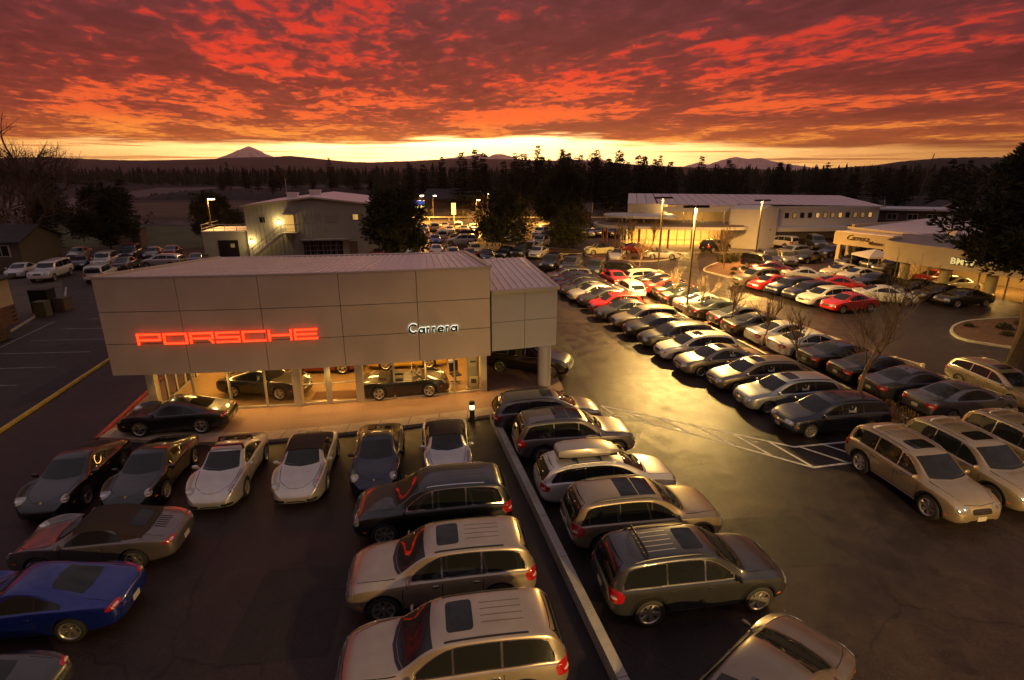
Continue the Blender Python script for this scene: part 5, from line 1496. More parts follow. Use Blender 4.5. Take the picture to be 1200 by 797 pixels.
    out.set_sharp_from_angle(angle=radians(42))
    return out, bvh, (top, belt, bot, half)

def patch(name, bvh, outline, origin, d, mats, off=.006, step=.12, up=(0, 0, 1), skirt=.02, u=None, flip=False):
    """outline (a,b) in the plane through origin seen along d, laid onto the body as a thin panel"""
    d = Vector(d).normalized(); origin = Vector(origin)
    if u is None:
        u = Vector(up).cross(d) * -1
        u = u.normalized() if u.length > 1e-4 else Vector((0, 1, 0))
    else: u = Vector(u).normalized()
    v = u.cross(d) * -1
    v = v.normalized()
    if (v.z < -.1) or (abs(v.z) <= .1 and v.y < 0): v = -v
    pts = []
    n = len(outline)
    for i in range(n):
        a, b = Vector(outline[i]), Vector(outline[(i + 1) % n])
        k = max(1, int((b - a).length / step + .5))
        for j in range(k): pts.append(a.lerp(b, j / k))
    nb = len(pts)
    x0, x1 = min(p.x for p in pts), max(p.x for p in pts); y0, y1 = min(p.y for p in pts), max(p.y for p in pts)
    inner = []
    x = x0 + step * .6
    while x < x1:
        y = y0 + step * .6
        while y < y1:
            inner.append(Vector((x, y))); y += step
        x += step
    def inside(p):
        c = False
        for i in range(nb):
            a, b = pts[i], pts[(i + 1) % nb]
            if (a.y > p.y) != (b.y > p.y) and p.x < (b.x - a.x) * (p.y - a.y) / (b.y - a.y) + a.x: c = not c
        return c
    inner = [p for p in inner if inside(p) and min((p - q).length for q in pts) > step * .35]
    allp = pts + inner
    res = geometry.delaunay_2d_cdt(allp, [(i, (i + 1) % nb) for i in range(nb)], [tuple(range(nb))], 1, 1e-6)
    P2, F2 = res[0], res[2]
    vs, ok = [], []
    for p in P2:
        o = origin + u * p.x + v * p.y
        hit, nrm, _, _ = bvh.ray_cast(o - d * 4, d)
        if hit is None:
            hit, nrm, _, _ = bvh.find_nearest(o)
        if nrm.dot(d) > 0: nrm = -nrm
        vs.append(hit + nrm * off)
        ok.append(nrm)
    fs = []
    for f in F2:
        a, b, c = [vs[i] for i in f[:3]]
        fs.append(tuple(f) if (b - a).cross(c - a).dot(d) < 0 else tuple(f[::-1]))
    if skirt:
        # rim sinking into the body
        edges = {}
        for f in fs:
            for i in range(len(f)):
                e = (f[i], f[(i + 1) % len(f)])
                if (e[1], e[0]) in edges: del edges[(e[1], e[0])]
                else: edges[e] = 1
        mp = {}
        for a, b in edges:
            for q in (a, b):
                if q not in mp: mp[q] = len(vs); vs.append(vs[q] - ok[q] * (off + skirt))
        for a, b in edges: fs.append((b, a, mp[a], mp[b]))
    me = bpy.data.meshes.new(name)
    me.from_pydata(vs, [], fs)
    for m in mats: me.materials.append(m)
    me.polygons.foreach_set('use_smooth', [True] * len(fs))
    me.set_sharp_from_angle(angle=radians(50))
    me.update()
    return me

def join_meshes(name, ms, mats):
    mb = MB()
    for me, k in ms: mb.add([v.co[:] for v in me.vertices], [tuple(p.vertices) for p in me.polygons], k)
    me = mb.mesh(name, mats)
    me.polygons.foreach_set('use_smooth', [True] * len(me.polygons)); me.set_sharp_from_angle(angle=radians(50))
    return me

def sell(a, b, n=2.5, k=18, rot=0.0):
    out = []
    for i in range(k):
        t = 2 * pi * i / k
        x, y = a * abs(cos(t)) ** (2 / n) * (1 if cos(t) > 0 else -1), b * abs(sin(t)) ** (2 / n) * (1 if sin(t) > 0 else -1)
        out.append((x * cos(rot) - y * sin(rot), x * sin(rot) + y * cos(rot)))
    return out

def wheel_meshes(R, w, spokes, style, tag_):
    t = MB()
    r0 = R * .70
    t.lathe([(r0, w * .40), (r0 + .015, w * .5), (R - .05, w * .5), (R - .012, w * .42), (R, w * .25), (R, -w * .25), (R - .012, -w * .42), (R - .05, -w * .5), (r0, -w * .5)], True, 32)
    tm = t.mesh('wheel_' + tag_, [M_tyre], True, 30)
    r = MB()
    r.lathe([(r0 + .012, w * .44), (r0 - .012, w * .47), (r0 - .03, w * .40), (r0 - .035, -.02)], True, 32)
    r.lathe([(.001, w * .30), (.05, w * .30), (.065, w * .22), (.07, -.02)], True, 16)
    for k in range(spokes):
        a = 2 * pi * k / spokes + .2
        for s in ((-.085, .085) if style == 'twin' else (0,)):
            wd0, wd1 = ((.022, .026) if style == 'twin' else (.045, .075 if style == 'wide' else .03))
            a2 = a + s * .6; a3 = a + s * 1.7
            p0 = Vector((cos(a2) * .04, 0, sin(a2) * .04)); p1 = Vector((cos(a3) * (r0 - .02), 0, sin(a3) * (r0 - .02)))
            dd = (p1 - p0).normalized(); nn = Vector((-dd.z, 0, dd.x))
            y0, y1 = w * .29, w * .38
            vs = []
            for p, q, y in ((p0, wd0, y0), (p1, wd1, y1)):
                for sy, sn in ((-.04, -1), (-.04, 1), (0, .7), (0, -.7)):
                    vs.append(p + nn * (q * sn) + Vector((0, y + sy, 0)))
            r.add(vs, [(3, 2, 1, 0), (4, 5, 6, 7), (0, 1, 5, 4), (1, 2, 6, 5), (2, 3, 7, 6), (3, 0, 4, 7)])
    rm = r.mesh('rim_' + tag_, [M_alloy], True, 30)
    bm_ = MB(); bm_.lathe([(.001, w * .02), (r0 * .8, w * .02), (r0 * .8, -.03)], True, 24); bm_.lathe([(r0 * .8, -.02), (r0, -.02)], True, 24)
    br = bm_.mesh('brake_' + tag_, [M_brake], True, 30)
    return tm, rm, br

PROTO = {}
def proto(kind, variant=''):
    """list of (part name, mesh, [sub-parts], location, z-rotation, near-only flag, paint flag)"""
    key = kind + variant
    if key in PROTO: return PROTO[key]
    sp = SPEC[kind]
    body, bvh, (top, belt, bot, half) = body_mesh('body_' + key, sp, 2)
    zroof = max(p[1] for p in sp['top'])
    parts = []
    def add(nm, me, subs=(), loc=(0, 0, 0), rz=0.0, near=False, painted=False): parts.append((nm, me, list(subs), loc, rz, near, painted))
    add('body', body, painted=True)
    L2, W = sp['L'] / 2, sp['W']
    def wt(x):
        zt, zs, w = top(x), min(belt(x), top(x) - .015), half(x)
        k = max(0, min(1, (zt - zs) / (zroof - zs)))
        return w * (.72 + .06 * (1 - k)) * (1 - k) + min(sp['rt'], w * .86) * k
    sport = kind in ('coupe', 'cabrio', 'open')
    opened = kind in ('open', 'smallopen')
    # windows
    if not opened:
        c, r0 = sp['cowl'], sp['roof0']
        N = 7
        right = []
        for i in range(N + 1):
            t = i / N; x = c - .14 + (r0 - c + .14) * t
            right.append((x, wt(x) - .045 - .015 * t))
        base = [(c - .14 + .15 * (1 - (y / right[0][1]) ** 2), y) for y in [right[0][1] * (-.66), 0, right[0][1] * .66]]
        topc = [(r0 + .045 * (1 - (y / right[-1][1]) ** 2), y) for y in [right[-1][1] * .6, 0, -right[-1][1] * .6]]
        ol = base + right + topc + [(x, -y) for x, y in right[::-1]]
        add('windshield', patch('windshield_' + key, bvh, ol, (0, 0, 0), (0, 0, -1), [M_cglass], .004, .11, u=(1, 0, 0)))
        strip = [(c - .13 + .15 * (1 - (y / right[0][1]) ** 2), y) for y in [right[0][1] * q for q in (-1, -.66, 0, .66, 1)]]
        strip = strip + [(x + .075, y) for x, y in strip[::-1]]
        add('wiper_cowl', patch('wiper_cowl_' + key, bvh, strip, (0, 0, 0), (0, 0, -1), [M_trimblk], .008, .1, u=(1, 0, 0)), near=True)
        # rear window
        if sp['rearmode'] == 'top':
            xa, xb = sp['rw']; side = []
            for i in range(6):
                x = xa + (xb - xa) * i / 5; side.append((x, (wt(x) - .07) * (.80 if sport else .97)))
            ol = side + [(xb + .05, side[-1][1] * .5), (xb + .06, 0), (xb + .05, -side[-1][1] * .5)] + [(x, -y) for x, y in side[::-1]] + [(xa - .05, -side[0][1] * .4), (xa - .05, side[0][1] * .4)]
            add('rear_window', patch('rear_window_' + key, bvh, ol, (0, 0, 0), (0, 0, -1), [M_cglass], .004, .11, u=(1, 0, 0)))
        else:
            za, zb = sp['rgz']
            w0, w1 = W * .365, sp['rt'] * .80
            ol = [(w0, za), (w0 * .98 + .0, za + .1), (w1, zb - .05), (w1 * .93, zb), (-w1 * .93, zb), (-w1, zb - .05), (-w0 * .98, za + .1), (-w0, za), (-w0 * .5, za - .03), (w0 * .5, za - .03)]
            add('rear_window', patch('rear_window_' + key, bvh, ol, (0, 0, 0), (1, 0, 0), [M_cglass], .004, .12, u=(0, 1, 0)))
        # side windows
        xa, xb = sp['dlo']
        def zl(x): return belt(x) + (.055 if not sport else .045)
        def zu(x):
            d = .17 if not sport else .15
            return min(top(x + d), top(x - d * (1.3 if sp['rearmode'] == 'top' else .7)), top(x)) - .125
        cuts = [xb] + list(sp['pillars']) + [xa]
        for s in (1, -1):
            for i in range(len(cuts) - 1):
                a, b = cuts[i] - (.025 if i else 0), cuts[i + 1] + (.025 if i < len(cuts) - 2 else 0)
                up, lo = [], []
                for j in range(9):
                    x = a + (b - a) * j / 8
                    z0, z1 = zl(x), zu(x)
                    if z1 > z0 + .02: up.append((x, z1)); lo.append((x, z0))
                if len(up) < 2: continue
                if i == len(cuts) - 2 and sp['rearmode'] == 'back':
                    up = up[:-1] + [(up[-1][0] + .03, up[-1][1] * .75 + lo[-1][1] * .25), (up[-1][0], lo[-1][1] * .55 + up[-1][1] * .45)]
                if variant in ('chromed', 'trim', 'trim') :
                    pass
                ol = up + lo[::-1]
                add('window', patch('window_%s_%d_%d' % (key, s, i), bvh, ol, (0, 0, 0), (0, -s, 0), [M_cglass], .010, .12, u=(1, 0, 0)))
            # surround: dark or bright band behind the panes
            up = []; lo = []
            for j in range(15):
                x = xb + .03 + (xa - .04 - xb - .03) * j / 14
                z0, z1 = zl(x) - .022, zu(x) + .022
                if z1 > z0 + .03: up.append((x, z1)); lo.append((x, z0))
            if sp['rearmode'] == 'back': up = up[:-1] + [(up[-1][0] + .02, up[-1][1] * .75 + lo[-1][1] * .25), (up[-1][0] - .01, lo[-1][1] * .55 + up[-1][1] * .45)]
            bright = variant in ('chromed', 'blackchrome', 'trim', 'trail', 'tdark')
            add('window_surround', patch('window_surround_%s_%d' % (key, s), bvh, up + lo[::-1], (0, 0, 0), (0, -s, 0), [M_chrome if bright else M_trimblk], .005, .12, u=(1, 0, 0)), near=not bright)
    # lights
    if sport or kind == 'smallopen':
        xh = 1.84 if sport else 1.72
        for s in (1, -1):
            hy = .635
            dv = Vector((-.72, -.16 * s, -.62))
            o = Vector((xh, hy * s, .68))
            rim = patch('headlight_%s_%d' % (key, s), bvh, sell(.12, .155, 2.1), o, dv, [M_lens], .012, .06)
            pup = patch('headlight_bowl_%s_%d' % (key, s), bvh, sell(.05, .06, 2), o + Vector((0, 0, -.02)), dv, [M_bulb], .017, .04)
            add('headlight', rim, [('headlight_bowl', pup)])
            tl = patch('taillight_%s_%d' % (key, s), bvh, sell(.20, .062, 2.8, rot=.18 * s), (-2.05, s * .64, .74), (.80, -.42 * s, -.28), [M_tail], .008, .06)
            tw_ = patch('taillight_lens_%s_%d' % (key, s), bvh, sell(.085, .026, 2.5, rot=.18 * s), (-2.06, s * .62, .735), (.80, -.42 * s, -.28), [M_tailw], .012, .05)
            add('taillight', tl, [('clear_lens', tw_)])
            add('side_marker', patch('side_marker_%s_%d' % (key, s), bvh, sell(.055, .018, 4), (1.78, s * .8, .50), (-.2, -s, 0), [M_amber], .006, .04), near=True)
            add('bumper_vent', patch('bumper_vent_%s_%d' % (key, s), bvh, sell(.19, .05, 3), (2.1, s * .50, .31), (-1, -.25 * s, 0), [M_trimblk], .004, .06), near=True)
        add('front_intake', patch('front_intake_' + key, bvh, sell(.30, .045, 4), (2.2, 0, .27), (-1, 0, 0), [M_trimblk], .004, .08), near=True)
        add('badge', patch('badge_' + key, bvh, sell(.03, .04, 2.5, 10), (1.98, 0, .64), (-.5, 0, -.85), [M_badge], .006, .03), near=True)
    else:
        tall = kind in ('suv', 'crossover', 'boxy', 'van', 'pickup')
        zh = top(L2 - .18) - (.10 if not tall else .12)
        if kind == 'hatch': zh += .0
        for s in (1, -1):
            ww = half(L2 - .15)
            o = Vector((L2 - .12, s * (ww - .17), zh))
            dv = Vector((-.80, -.38 * s, -.36))
            hl = patch('headlight_%s_%d' % (key, s), bvh, sell(.23, .095 if not tall else .125, 3.0, rot=-.15 * s), o, dv, [M_lens], .007, .06)
            hb = [patch('headlight_bowl_%s_%d_%d' % (key, s, q), bvh, sell(.06, .06, 2, 12, 0), o + Vector((-.015 * abs(q) - .0, -s * q * .10, 0)), dv, [M_bulb], .011, .04) for q in (-1, 1)]
            add('headlight', hl, [('headlight_bowl', h) for h in hb])
            zt = (.92 if tall else .80) * (1.12 if kind in ('pickup', 'van') else 1)
            wr_ = half(-L2 + .12)
            tl = patch('taillight_%s_%d' % (key, s), bvh, sell(.23 if tall else .21, .145 if tall else .10, 3.6, rot=.10 * s), (-L2 + .1, s * (wr_ - .09), zt), (.74, -.62 * s, -.1), [M_tail], .008, .06)
            tw_ = patch('taillight_lens_%s_%d' % (key, s), bvh, sell(.09, .032, 2.5), (-L2 + .1, s * (wr_ - .09), zt - .03), (.74, -.62 * s, -.1), [M_tailw], .012, .05)
            add('taillight', tl, [('clear_lens', tw_)])
            add('side_marker', patch('side_marker_%s_%d' % (key, s), bvh, sell(.06, .018, 4), (L2 - .38, s * W * .48, .50), (-.3, -s, 0), [M_amber], .006, .04), near=True)
        zg = zh - .04
        gr = patch('grille_' + key, bvh, sell(.34, .085, 5), (L2, 0, zg - .02), (-1, 0, -.15), [M_trimblk], .004, .08)
        bars = []
        for q in (-.035, .025): bars.append(('grille_bar', patch('grille_bar_%s_%d' % (key, q * 1000), bvh, sell(.33, .008, 6), (L2, 0, zg - .02 + q), (-1, 0, -.15), [M_chrome], .010, .06)))
        bars.append(('badge', patch('grille_badge_' + key, bvh, sell(.055, .055, 2, 14), (L2, 0, zg - .02), (-1, 0, -.15), [M_chrome], .016, .04)))
        add('grille', gr, bars)
        add('lower_intake', patch('lower_intake_' + key, bvh, sell(.46, .06, 4), (L2, 0, bot(L2 - .1) + .09), (-1, 0, 0), [M_trimblk], .004, .1), near=True)
    # plates
    add('plate', patch('plate_rear_' + key, bvh, sell(.155, .075, 12, 16), (-L2, 0, (.46 if sport else .62 if kind in ('wagon', 'hatch', 'sedan', 'compact') else .72)), (1, 0, 0), [M_plate], .008, .08))
    if not sport: add('plate', patch('plate_front_' + key, bvh, sell(.155, .075, 12, 16), (L2, 0, .42 if kind in ('wagon', 'sedan', 'hatch', 'compact') else .50), (-1, 0, 0), [M_plate], .008, .08), near=True)
    # seams, handles, mirrors, sills
    ms = []
    def vline(x, s, z0, z1):
        ol = [(x - .009, z0), (x + .009, z0), (x + .009, z1), (x - .009, z1)]
        ms.append((patch('t', bvh, ol, (0, 0, 0), (0, -s, 0), [M_seam], .002, .1, u=(1, 0, 0), skirt=0), 0))
    doors = ([sp['cowl'] - .18] + list(sp['pillars'])) if not sport else [sp['cowl'] - .22, -.42]
    if kind not in ('hatch', 'coupe', 'cabrio', 'open', 'smallopen') and len(sp['pillars']) > 1: doors = [sp['cowl'] - .16, sp['pillars'][0], sp['pillars'][1] - .02]
    for s in (1, -1):
        for x in doors: vline(x, s, bot(x) + .12, belt(x) + .02)
        xs0, xs1 = doors[-1], doors[0]
        ms.append((patch('t', bvh, [(xs0, bot(xs0) + .115), (xs1, bot(xs1) + .115), (xs1, bot(xs1) + .128), (xs0, bot(xs0) + .128)], (0, 0, 0), (0, -s, 0), [M_seam], .002, .2, u=(1, 0, 0), skirt=0), 0))
        # bonnet edge
        hw = sp.get('hood', .6)
        xa, xb = sp['cowl'] + .0, L2 - (.20 if not sport else .27)
        ol = []
        for j in range(8):
            x = xa + (xb - xa) * j / 7; ol.append((x, s * hw * (1 - .30 * (j / 7) ** 2 - (.16 * max(0, j - 5) if sport else 0))))
        ms.append((patch('t', bvh, ol + [(x, y + s * .018) for x, y in ol[::-1]], (0, 0, 0), (0, 0, -1), [M_seam], .002, .15, u=(1, 0, 0), skirt=0), 0))
    yb = hw * (.38 if sport else .70)
    ms.append((patch('t', bvh, [(xb, -yb), (xb + .05, 0), (xb, yb), (xb + .012, yb), (xb + .062, 0), (xb + .012, -yb)], (0, 0, 0), (0, 0, -1), [M_seam], .002, .15, u=(1, 0, 0), skirt=0), 0))
    if kind in ('sedan', 'compact', 'coupe', 'cabrio'):
        xk = -L2 + (.10 if not sport else .2); xt_ = sp['rw'][0] - .12; wk_ = half(-L2 + .5) * .70
        for s in (1, -1): ms.append((patch('t', bvh, [(xk, s * wk_), (xt_, s * wk_), (xt_, s * wk_ + .012), (xk, s * wk_ + .012)], (0, 0, 0), (0, 0, -1), [M_seam], .002, .15, u=(1, 0, 0), skirt=0), 0))
    add('panel_gaps', join_meshes('panel_gaps_' + key, ms, [M_seam]), near=True)
    for s in (1, -1):
        hx = [d + .16 for d in doors[1:]]
        for x in hx:
            z = belt(x) - .12 - (.02 if sport else 0)
            add('door_handle', patch('door_handle_%s_%d_%d' % (key, s, x * 100), bvh, sell(.085, .019, 3.5, 12), (x, 0, z), (0, -s, 0), [M_chrome if variant in ('chromed', 'trail', 'trim') else M_body0], .028, .05, u=(1, 0, 0), skirt=.02), near=True, painted=variant not in ('chromed', 'trail', 'trim'))
        xm = sp['cowl'] - (.30 if not sport else .26)
        zmir = belt(xm) + (.10 if not sport else .085)
        mb = MB(); ym = s * (half(xm) * .90 + .13)
        prof = [(.001, -.11), (.055, -.10), (.085, -.05), (.09, .02), (.075, .08), (.001, .11)]
        mb.lathe(prof, True, 12, c=(0, 0, 0))
        mb.v = [(xm + (v[0] * .62 if v[0] > 0 else v[0] * .3), ym + v[1], zmir + v[2] * .85) for v in mb.v]
        mb.bar((xm - .0, s * half(xm) * .86, zmir - .06), (xm + .0, ym - s * .05, zmir - .04), .05, .035)
        add('mirror', mb.mesh('mirror_%s_%d' % (key, s), [M_body0], True, 40), painted=True)
        if not sport and kind != 'smallopen':
            x0, x1 = sp['wr'] + sp['R'] + .10, sp['wf'] - sp['R'] - .10
            cl = [(x0, bot(x0) + .015), (x1, bot(x1) + .015), (x1, bot(x1) + .085), (x0, bot(x0) + .085)]
            add('sill_strip', patch('sill_strip_%s_%d' % (key, s), bvh, cl, (0, 0, 0), (0, -s, 0), [M_chrome if variant in ('trail', 'roofbox') else M_trimblk], .012, .2, u=(1, 0, 0)), near=True)
    # dark arch lips / cladding on the tall cars, thin shadow gap on the rest
    if kind in ('suv', 'crossover', 'boxy', 'pickup'):
        for x, rr in ((sp['wf'], sp['R']), (sp['wr'], sp['R'])):
            for s in (1, -1):
                wd = .065 if variant in ('crossover', 'tdark', 'trail') or kind == 'boxy' else .028
                a_ = [radians(-12 + 204 * j / 16) for j in range(17)]
                ol = [(x + cos(q) * (rr + .047 + wd), rr + sin(q) * (rr + .047 + wd)) for q in a_] + [(x + cos(q) * (rr + .047), rr + sin(q) * (rr + .047)) for q in a_[::-1]]
                add('arch_trim', patch('arch_trim_%s_%d_%d' % (key, s, x * 10), bvh, ol, (0, 0, 0), (0, -s, 0), [M_trimblk], .010, .10, u=(1, 0, 0), skirt=.03), near=True)
    # rear bumper lower valance
    add('rear_valance', patch('rear_valance_' + key, bvh, sell(half(-L2 + .1) * .72, .055, 5), (-L2, 0, bot(-L2 + .15) + .07), (1, 0, 0), [M_trimblk], .004, .12), near=True)
    if variant in ('trail', 'crossover'):
        add('bumper_strip', patch('bumper_strip_' + key, bvh, sell(half(-L2 + .1) * .86, .035, 6), (-L2, 0, .60), (1, 0, 0), [M_chrome if variant == 'trail' else M_alloy], .014, .12), near=True)
    # roof furniture
    def rail(s, x0, x1, y, h, m, r=.018, nm='roof_rail', near=False):
        pts = []
        for j in range(9):
            t = j / 8; x = x0 + (x1 - x0) * t
            hit = bvh.ray_cast(Vector((x, s * y, 3)), Vector((0, 0, -1)))[0]
            e = min(1, 6 * min(t, 1 - t))
            pts.append((x, s * y, hit.z - .01 + h * e))
        mb = MB(); mb.tube(pts, r, 6)
        add(nm, mb.mesh('%s_%s_%d' % (nm, key, s), [m], True, 50), near=near)
    def roofpatch(nm, ol, m, off=.005, near=True):
        add(nm, patch(nm + '_' + key + str(len(parts)), bvh, ol, (0, 0, 0), (0, 0, -1), [m], off, .14, u=(1, 0, 0)), near=near)
    if kind == 'suv':
        yr = sp['rt'] - .06
        if variant in ('chromed', 'blackchrome'):
            for s in (1, -1): roofpatch('roof_rail', [(.15, s * yr), (-1.55, s * yr), (-1.55, s * (yr - .035)), (.15, s * (yr - .035))], M_trimblk if variant == 'chromed' else M_chrome, .012)
            if variant == 'chromed': roofpatch('sunroof', [(p[0] - .18, p[1]) for p in sell(.28, .42, 8, 20)], M_cglass)
            for y in (-.27, -.09, .09, .27): roofpatch('roof_groove', [(-.62, y - .010), (-1.5, y - .010), (-1.5, y + .010), (-.62, y + .010)], mat('groove_shadow', (.10, .085, .065), .6), .003)
        else:
            for s in (1, -1): rail(s, .25, -1.75, yr, .045, M_trimblk if variant == 'tdark' else M_alloy)
            roofpatch('sunroof', [(p[0] - .16, p[1]) for p in sell(.28, .42, 8, 20)], M_cglass)
            for y in (-.36, -.18, 0, .18, .36): roofpatch('roof_groove', [(-.60, y - .012), (-1.45, y - .012), (-1.45, y + .012), (-.60, y + .012)], M_alloy if variant == 'tdark' else mat('groove_shadow', (0, 0, 0)), .004)
            mb = MB()
            z = bvh.ray_cast(Vector((-1.42, 0, 3)), Vector((0, 0, -1)))[0].z + .10
            mb.tube([(-1.42, -yr, z - .07), (-1.42, -yr + .05, z - .01), (-1.42, 0, z + .01), (-1.42, yr - .05, z - .01), (-1.42, yr, z - .07)], .035, 8)
            add('roof_bar', mb.mesh('roof_bar_' + key, [M_trimblk if variant == 'tdark' else M_alloy], True, 50))
    if kind == 'crossover':
        yr = sp['rt'] - .07
        for s in (1, -1): rail(s, .2, -1.8, yr, .05, M_trimblk)
        roofpatch('sunroof', [(.22, .45), (.22, -.45), (-.30, -.47), (-.30, .47)], M_cglass); roofpatch('sunroof', [(-.33, .47), (-.33, -.47), (-.85, -.47), (-.85, .47)], M_cglass)
    if kind == 'wagon':
        yr = sp['rt'] - .05
        for s in (1, -1): rail(s, .15, -1.75, yr, .04, M_trimblk if variant != 'roofbox' else M_alloy)
        if variant != 'roofbox': roofpatch('sunroof', [(p[0] - .05, p[1]) for p in sell(.26, .40, 8, 20)], M_cglass)
        else:
            for x in (-.35, -1.15):
                z = bvh.ray_cast(Vector((x, 0, 3)), Vector((0, 0, -1)))[0].z + .05
                mb = MB(); mb.bar((x, -yr - .03, z), (x, yr + .03, z), .06, .03); add('roof_bar', mb.mesh('roof_bar_%s%d' % (key, x * 10), [M_trimblk]))
    if kind in ('sedan',):
        if variant != 'plain': roofpatch('sunroof', [(p[0] + .0, p[1]) for p in sell(.24, .38, 8, 20)], M_cglass)
        else: roofpatch('antenna', [(p[0] - .55, p[1]) for p in sell(.05, .03, 2, 10)], M_trimblk, .03)
    if kind in ('boxy', 'van'):
        for s in (1, -1): rail(s, .15, -1.85, sp['rt'] - .06, .05, M_trimblk)
    if kind == 'cabrio':
        sd = []
        for j in range(10):
            x = .34 - 1.72 * j / 9; sd.append((x, max(.30, wt(x) + .035 + (.03 if j > 5 else 0))))
        ol = sd + [(-1.46, .35), (-1.46, -.35)] + [(x, -y) for x, y in sd[::-1]]
        sub = patch('cabrio_glass_' + key, bvh, [(p[0] - 1.12, p[1]) for p in sell(.17, .38, 5, 20)], (0, 0, 0), (0, 0, -1), [M_cglass], .036, .1, u=(1, 0, 0))
        parts[:] = [p for p in parts if p[0] != 'rear_window']
        add('soft_top', patch('soft_top_' + key, bvh, ol, (0, 0, 0), (0, 0, -1), [M_canvas], .03, .1, u=(1, 0, 0), skirt=.04), [('rear_window', sub)])
        for s in (1, -1):
            ol = []
            for j in range(7):
                x = -.55 - .75 * j / 6; ol.append((x, top(x) - .03))
            lo = [(-1.28, belt(-1.28) + .05), (-.9, belt(-.9) + .05)]
            add('soft_top_side', patch('soft_top_side_%s_%d' % (key, s), bvh, ol + lo + [(-.74, belt(-.74) + .2)], (0, 0, 0), (0, -s, 0), [M_canvas], .012, .1, u=(1, 0, 0)))
    if kind in ('cabrio', 'coupe'):
        for q in range(6 if variant != 'fast' else 0):
            y0 = -.30 + q * .10
            roofpatch('engine_grille', [(-1.80, y0), (-1.50, y0), (-1.50, y0 + .035), (-1.80, y0 + .035)], M_seam, .004)
    if variant == 'rack':
        for x in (.12, -.85):
            z = bvh.ray_cast(Vector((x, 0, 3)), Vector((0, 0, -1)))[0].z + .10
            mb = MB(); mb.bar((x, -.56, z), (x, .56, z), .075, .04)
            for s in (-1, 1): mb.bar((x, s * .54, z), (x, s * .58, z - .17), .07, .05)
            add('roof_bar', mb.mesh('roof_bar_%s%d' % (key, x * 100), [M_trimblk]))
    if variant == 'roofbox': pass
    if opened:
        k_ = 1.0 if kind == 'open' else 1.12
        seatm = M_leather if kind == 'open' else M_trimblk
        roofpatch('cabin_opening', [(p[0] - .02, p[1]) for p in sell(.80, .60, 6, 24)], M_trimblk, .004, False)
        for s in (1, -1):
            mb = MB(); mb.box((-.22, s * .34, .88 * k_), (.46, .46, .14), top=.9); mb.box((-.52, s * .34, 1.02 * k_), (.16, .44, .5), top=.82); mb.box((-.55, s * .34, 1.28 * k_), (.10, .24, .16), top=.8)
            add('seat', mb.mesh('seat_%s_%d' % (key, s), [seatm]))
        mb = MB(); zc = .86 * k_
        for s in (1, -1): mb.bar((.98, s * .66, zc), (.42, s * .56, 1.27 * k_), .05, .04)
        mb.bar((.42, -.56, 1.27 * k_), (.42, .56, 1.27 * k_), .05, .04)
        sc_ = MB(); sc_.quad((.96, -.63, zc + .02), (.96, .63, zc + .02), (.44, .54, 1.25 * k_), (.44, -.54, 1.25 * k_))
        add('windshield_frame', mb.mesh('windshield_frame_' + key, [M_body0]), [('windshield', sc_.mesh('windshield_' + key, [M_glass]))], painted=True)
        mb = MB(); mb.lathe([(.15, -.012), (.17, 0), (.15, .012), (.13, 0), (.15, -.012)], False, 14); mb.v = [(.42 + v[0] * .4 - v[2], v[1] + .34, 1.0 * k_ + v[0] * .9) for v in mb.v]
        add('steering_wheel', mb.mesh('steering_wheel_' + key, [M_trimblk], True), near=True)
        mb = MB(); mb.box((-.98, 0, .92 * k_), (.40, 1.05, .10), top=.85); add('folded_top', mb.mesh('folded_top_' + key, [M_canvas]))
    # wheels
    sty = dict(coupe=(5, 'twin'), cabrio=(5, 'twin'), open=(5, 'wide'), suv=(6, 'wide') if variant.startswith('t') else (7, 'twin'), crossover=(5, 'wide'), wagon=(7, 'twin'), sedan=(5, 'twin'), compact=(5, 'wide')).get(kind, (6, 'wide'))
    tm, rm, br = wheel_meshes(sp['R'], .235 if kind in ('coupe', 'cabrio', 'open', 'suv', 'crossover') else .21, sty[0], sty[1], key)
    for x, fr in ((sp['wf'], 1), (sp['wr'], 0)):
        for s in (1, -1):
            y = half(x) - .115
            add('wheel', tm, [('rim', rm), ('brake_disc', br)], (x, s * y, sp['R']), 0 if s > 0 else pi)
    PROTO[key] = (parts, sp, bvh, top, belt)
    return PROTO[key]

def spawn(name, label, cat, kind, variant, pnt, x, y, deg, group, lod=2, sticker=False, z=0.0, extra=None):
    parts, sp, bvh, top, belt = proto(kind, variant)
    t = thing(name, label, cat, (x, y, z), radians(deg), group)
    pm = P_(pnt)
    for nm, me, subs, loc, rz, near, painted in parts:
        if near and lod < 2: continue
        o = bpy.data.objects.new(nm, me); COL.objects.link(o); o.parent = t; o.location = loc; o.rotation_euler = (0, 0, rz)
        if nm == 'panel_gaps': o['kind'] = 'stuff'
        if painted:
            o.material_slots[0].link = 'OBJECT'; o.material_slots[0].material = pm
        if lod > 0:
            for sn, sm in subs:
                if sn in ('headlight_bowl', 'brake_disc', 'grille_bar', 'badge') and lod < 2: continue
                c = bpy.data.objects.new(sn, sm); COL.objects.link(c); c.parent = o
        else:
            for sn, sm in subs:
                if sn in ('rim', 'rear_window', 'windshield'):
                    c = bpy.data.objects.new(sn, sm); COL.objects.link(c); c.parent = o
    if sticker:
        key = 'stk' + kind + variant
        if key not in PROTO:
            x0 = sp['pillars'][0] - .44
            PROTO[key] = [patch('sticker_%s_%d' % (key, s), bvh, [(x0 - .17, belt(x0) + .10), (x0 + .17, belt(x0) + .10), (x0 + .17, belt(x0) + .36), (x0 - .17, belt(x0) + .36)], (0, 0, 0), (0, -s, 0), [M_sticker], .010, .2, u=(1, 0, 0), skirt=0) for s in (1, -1)]
        link_mesh('window_sticker', PROTO[key][0], t)
    return t

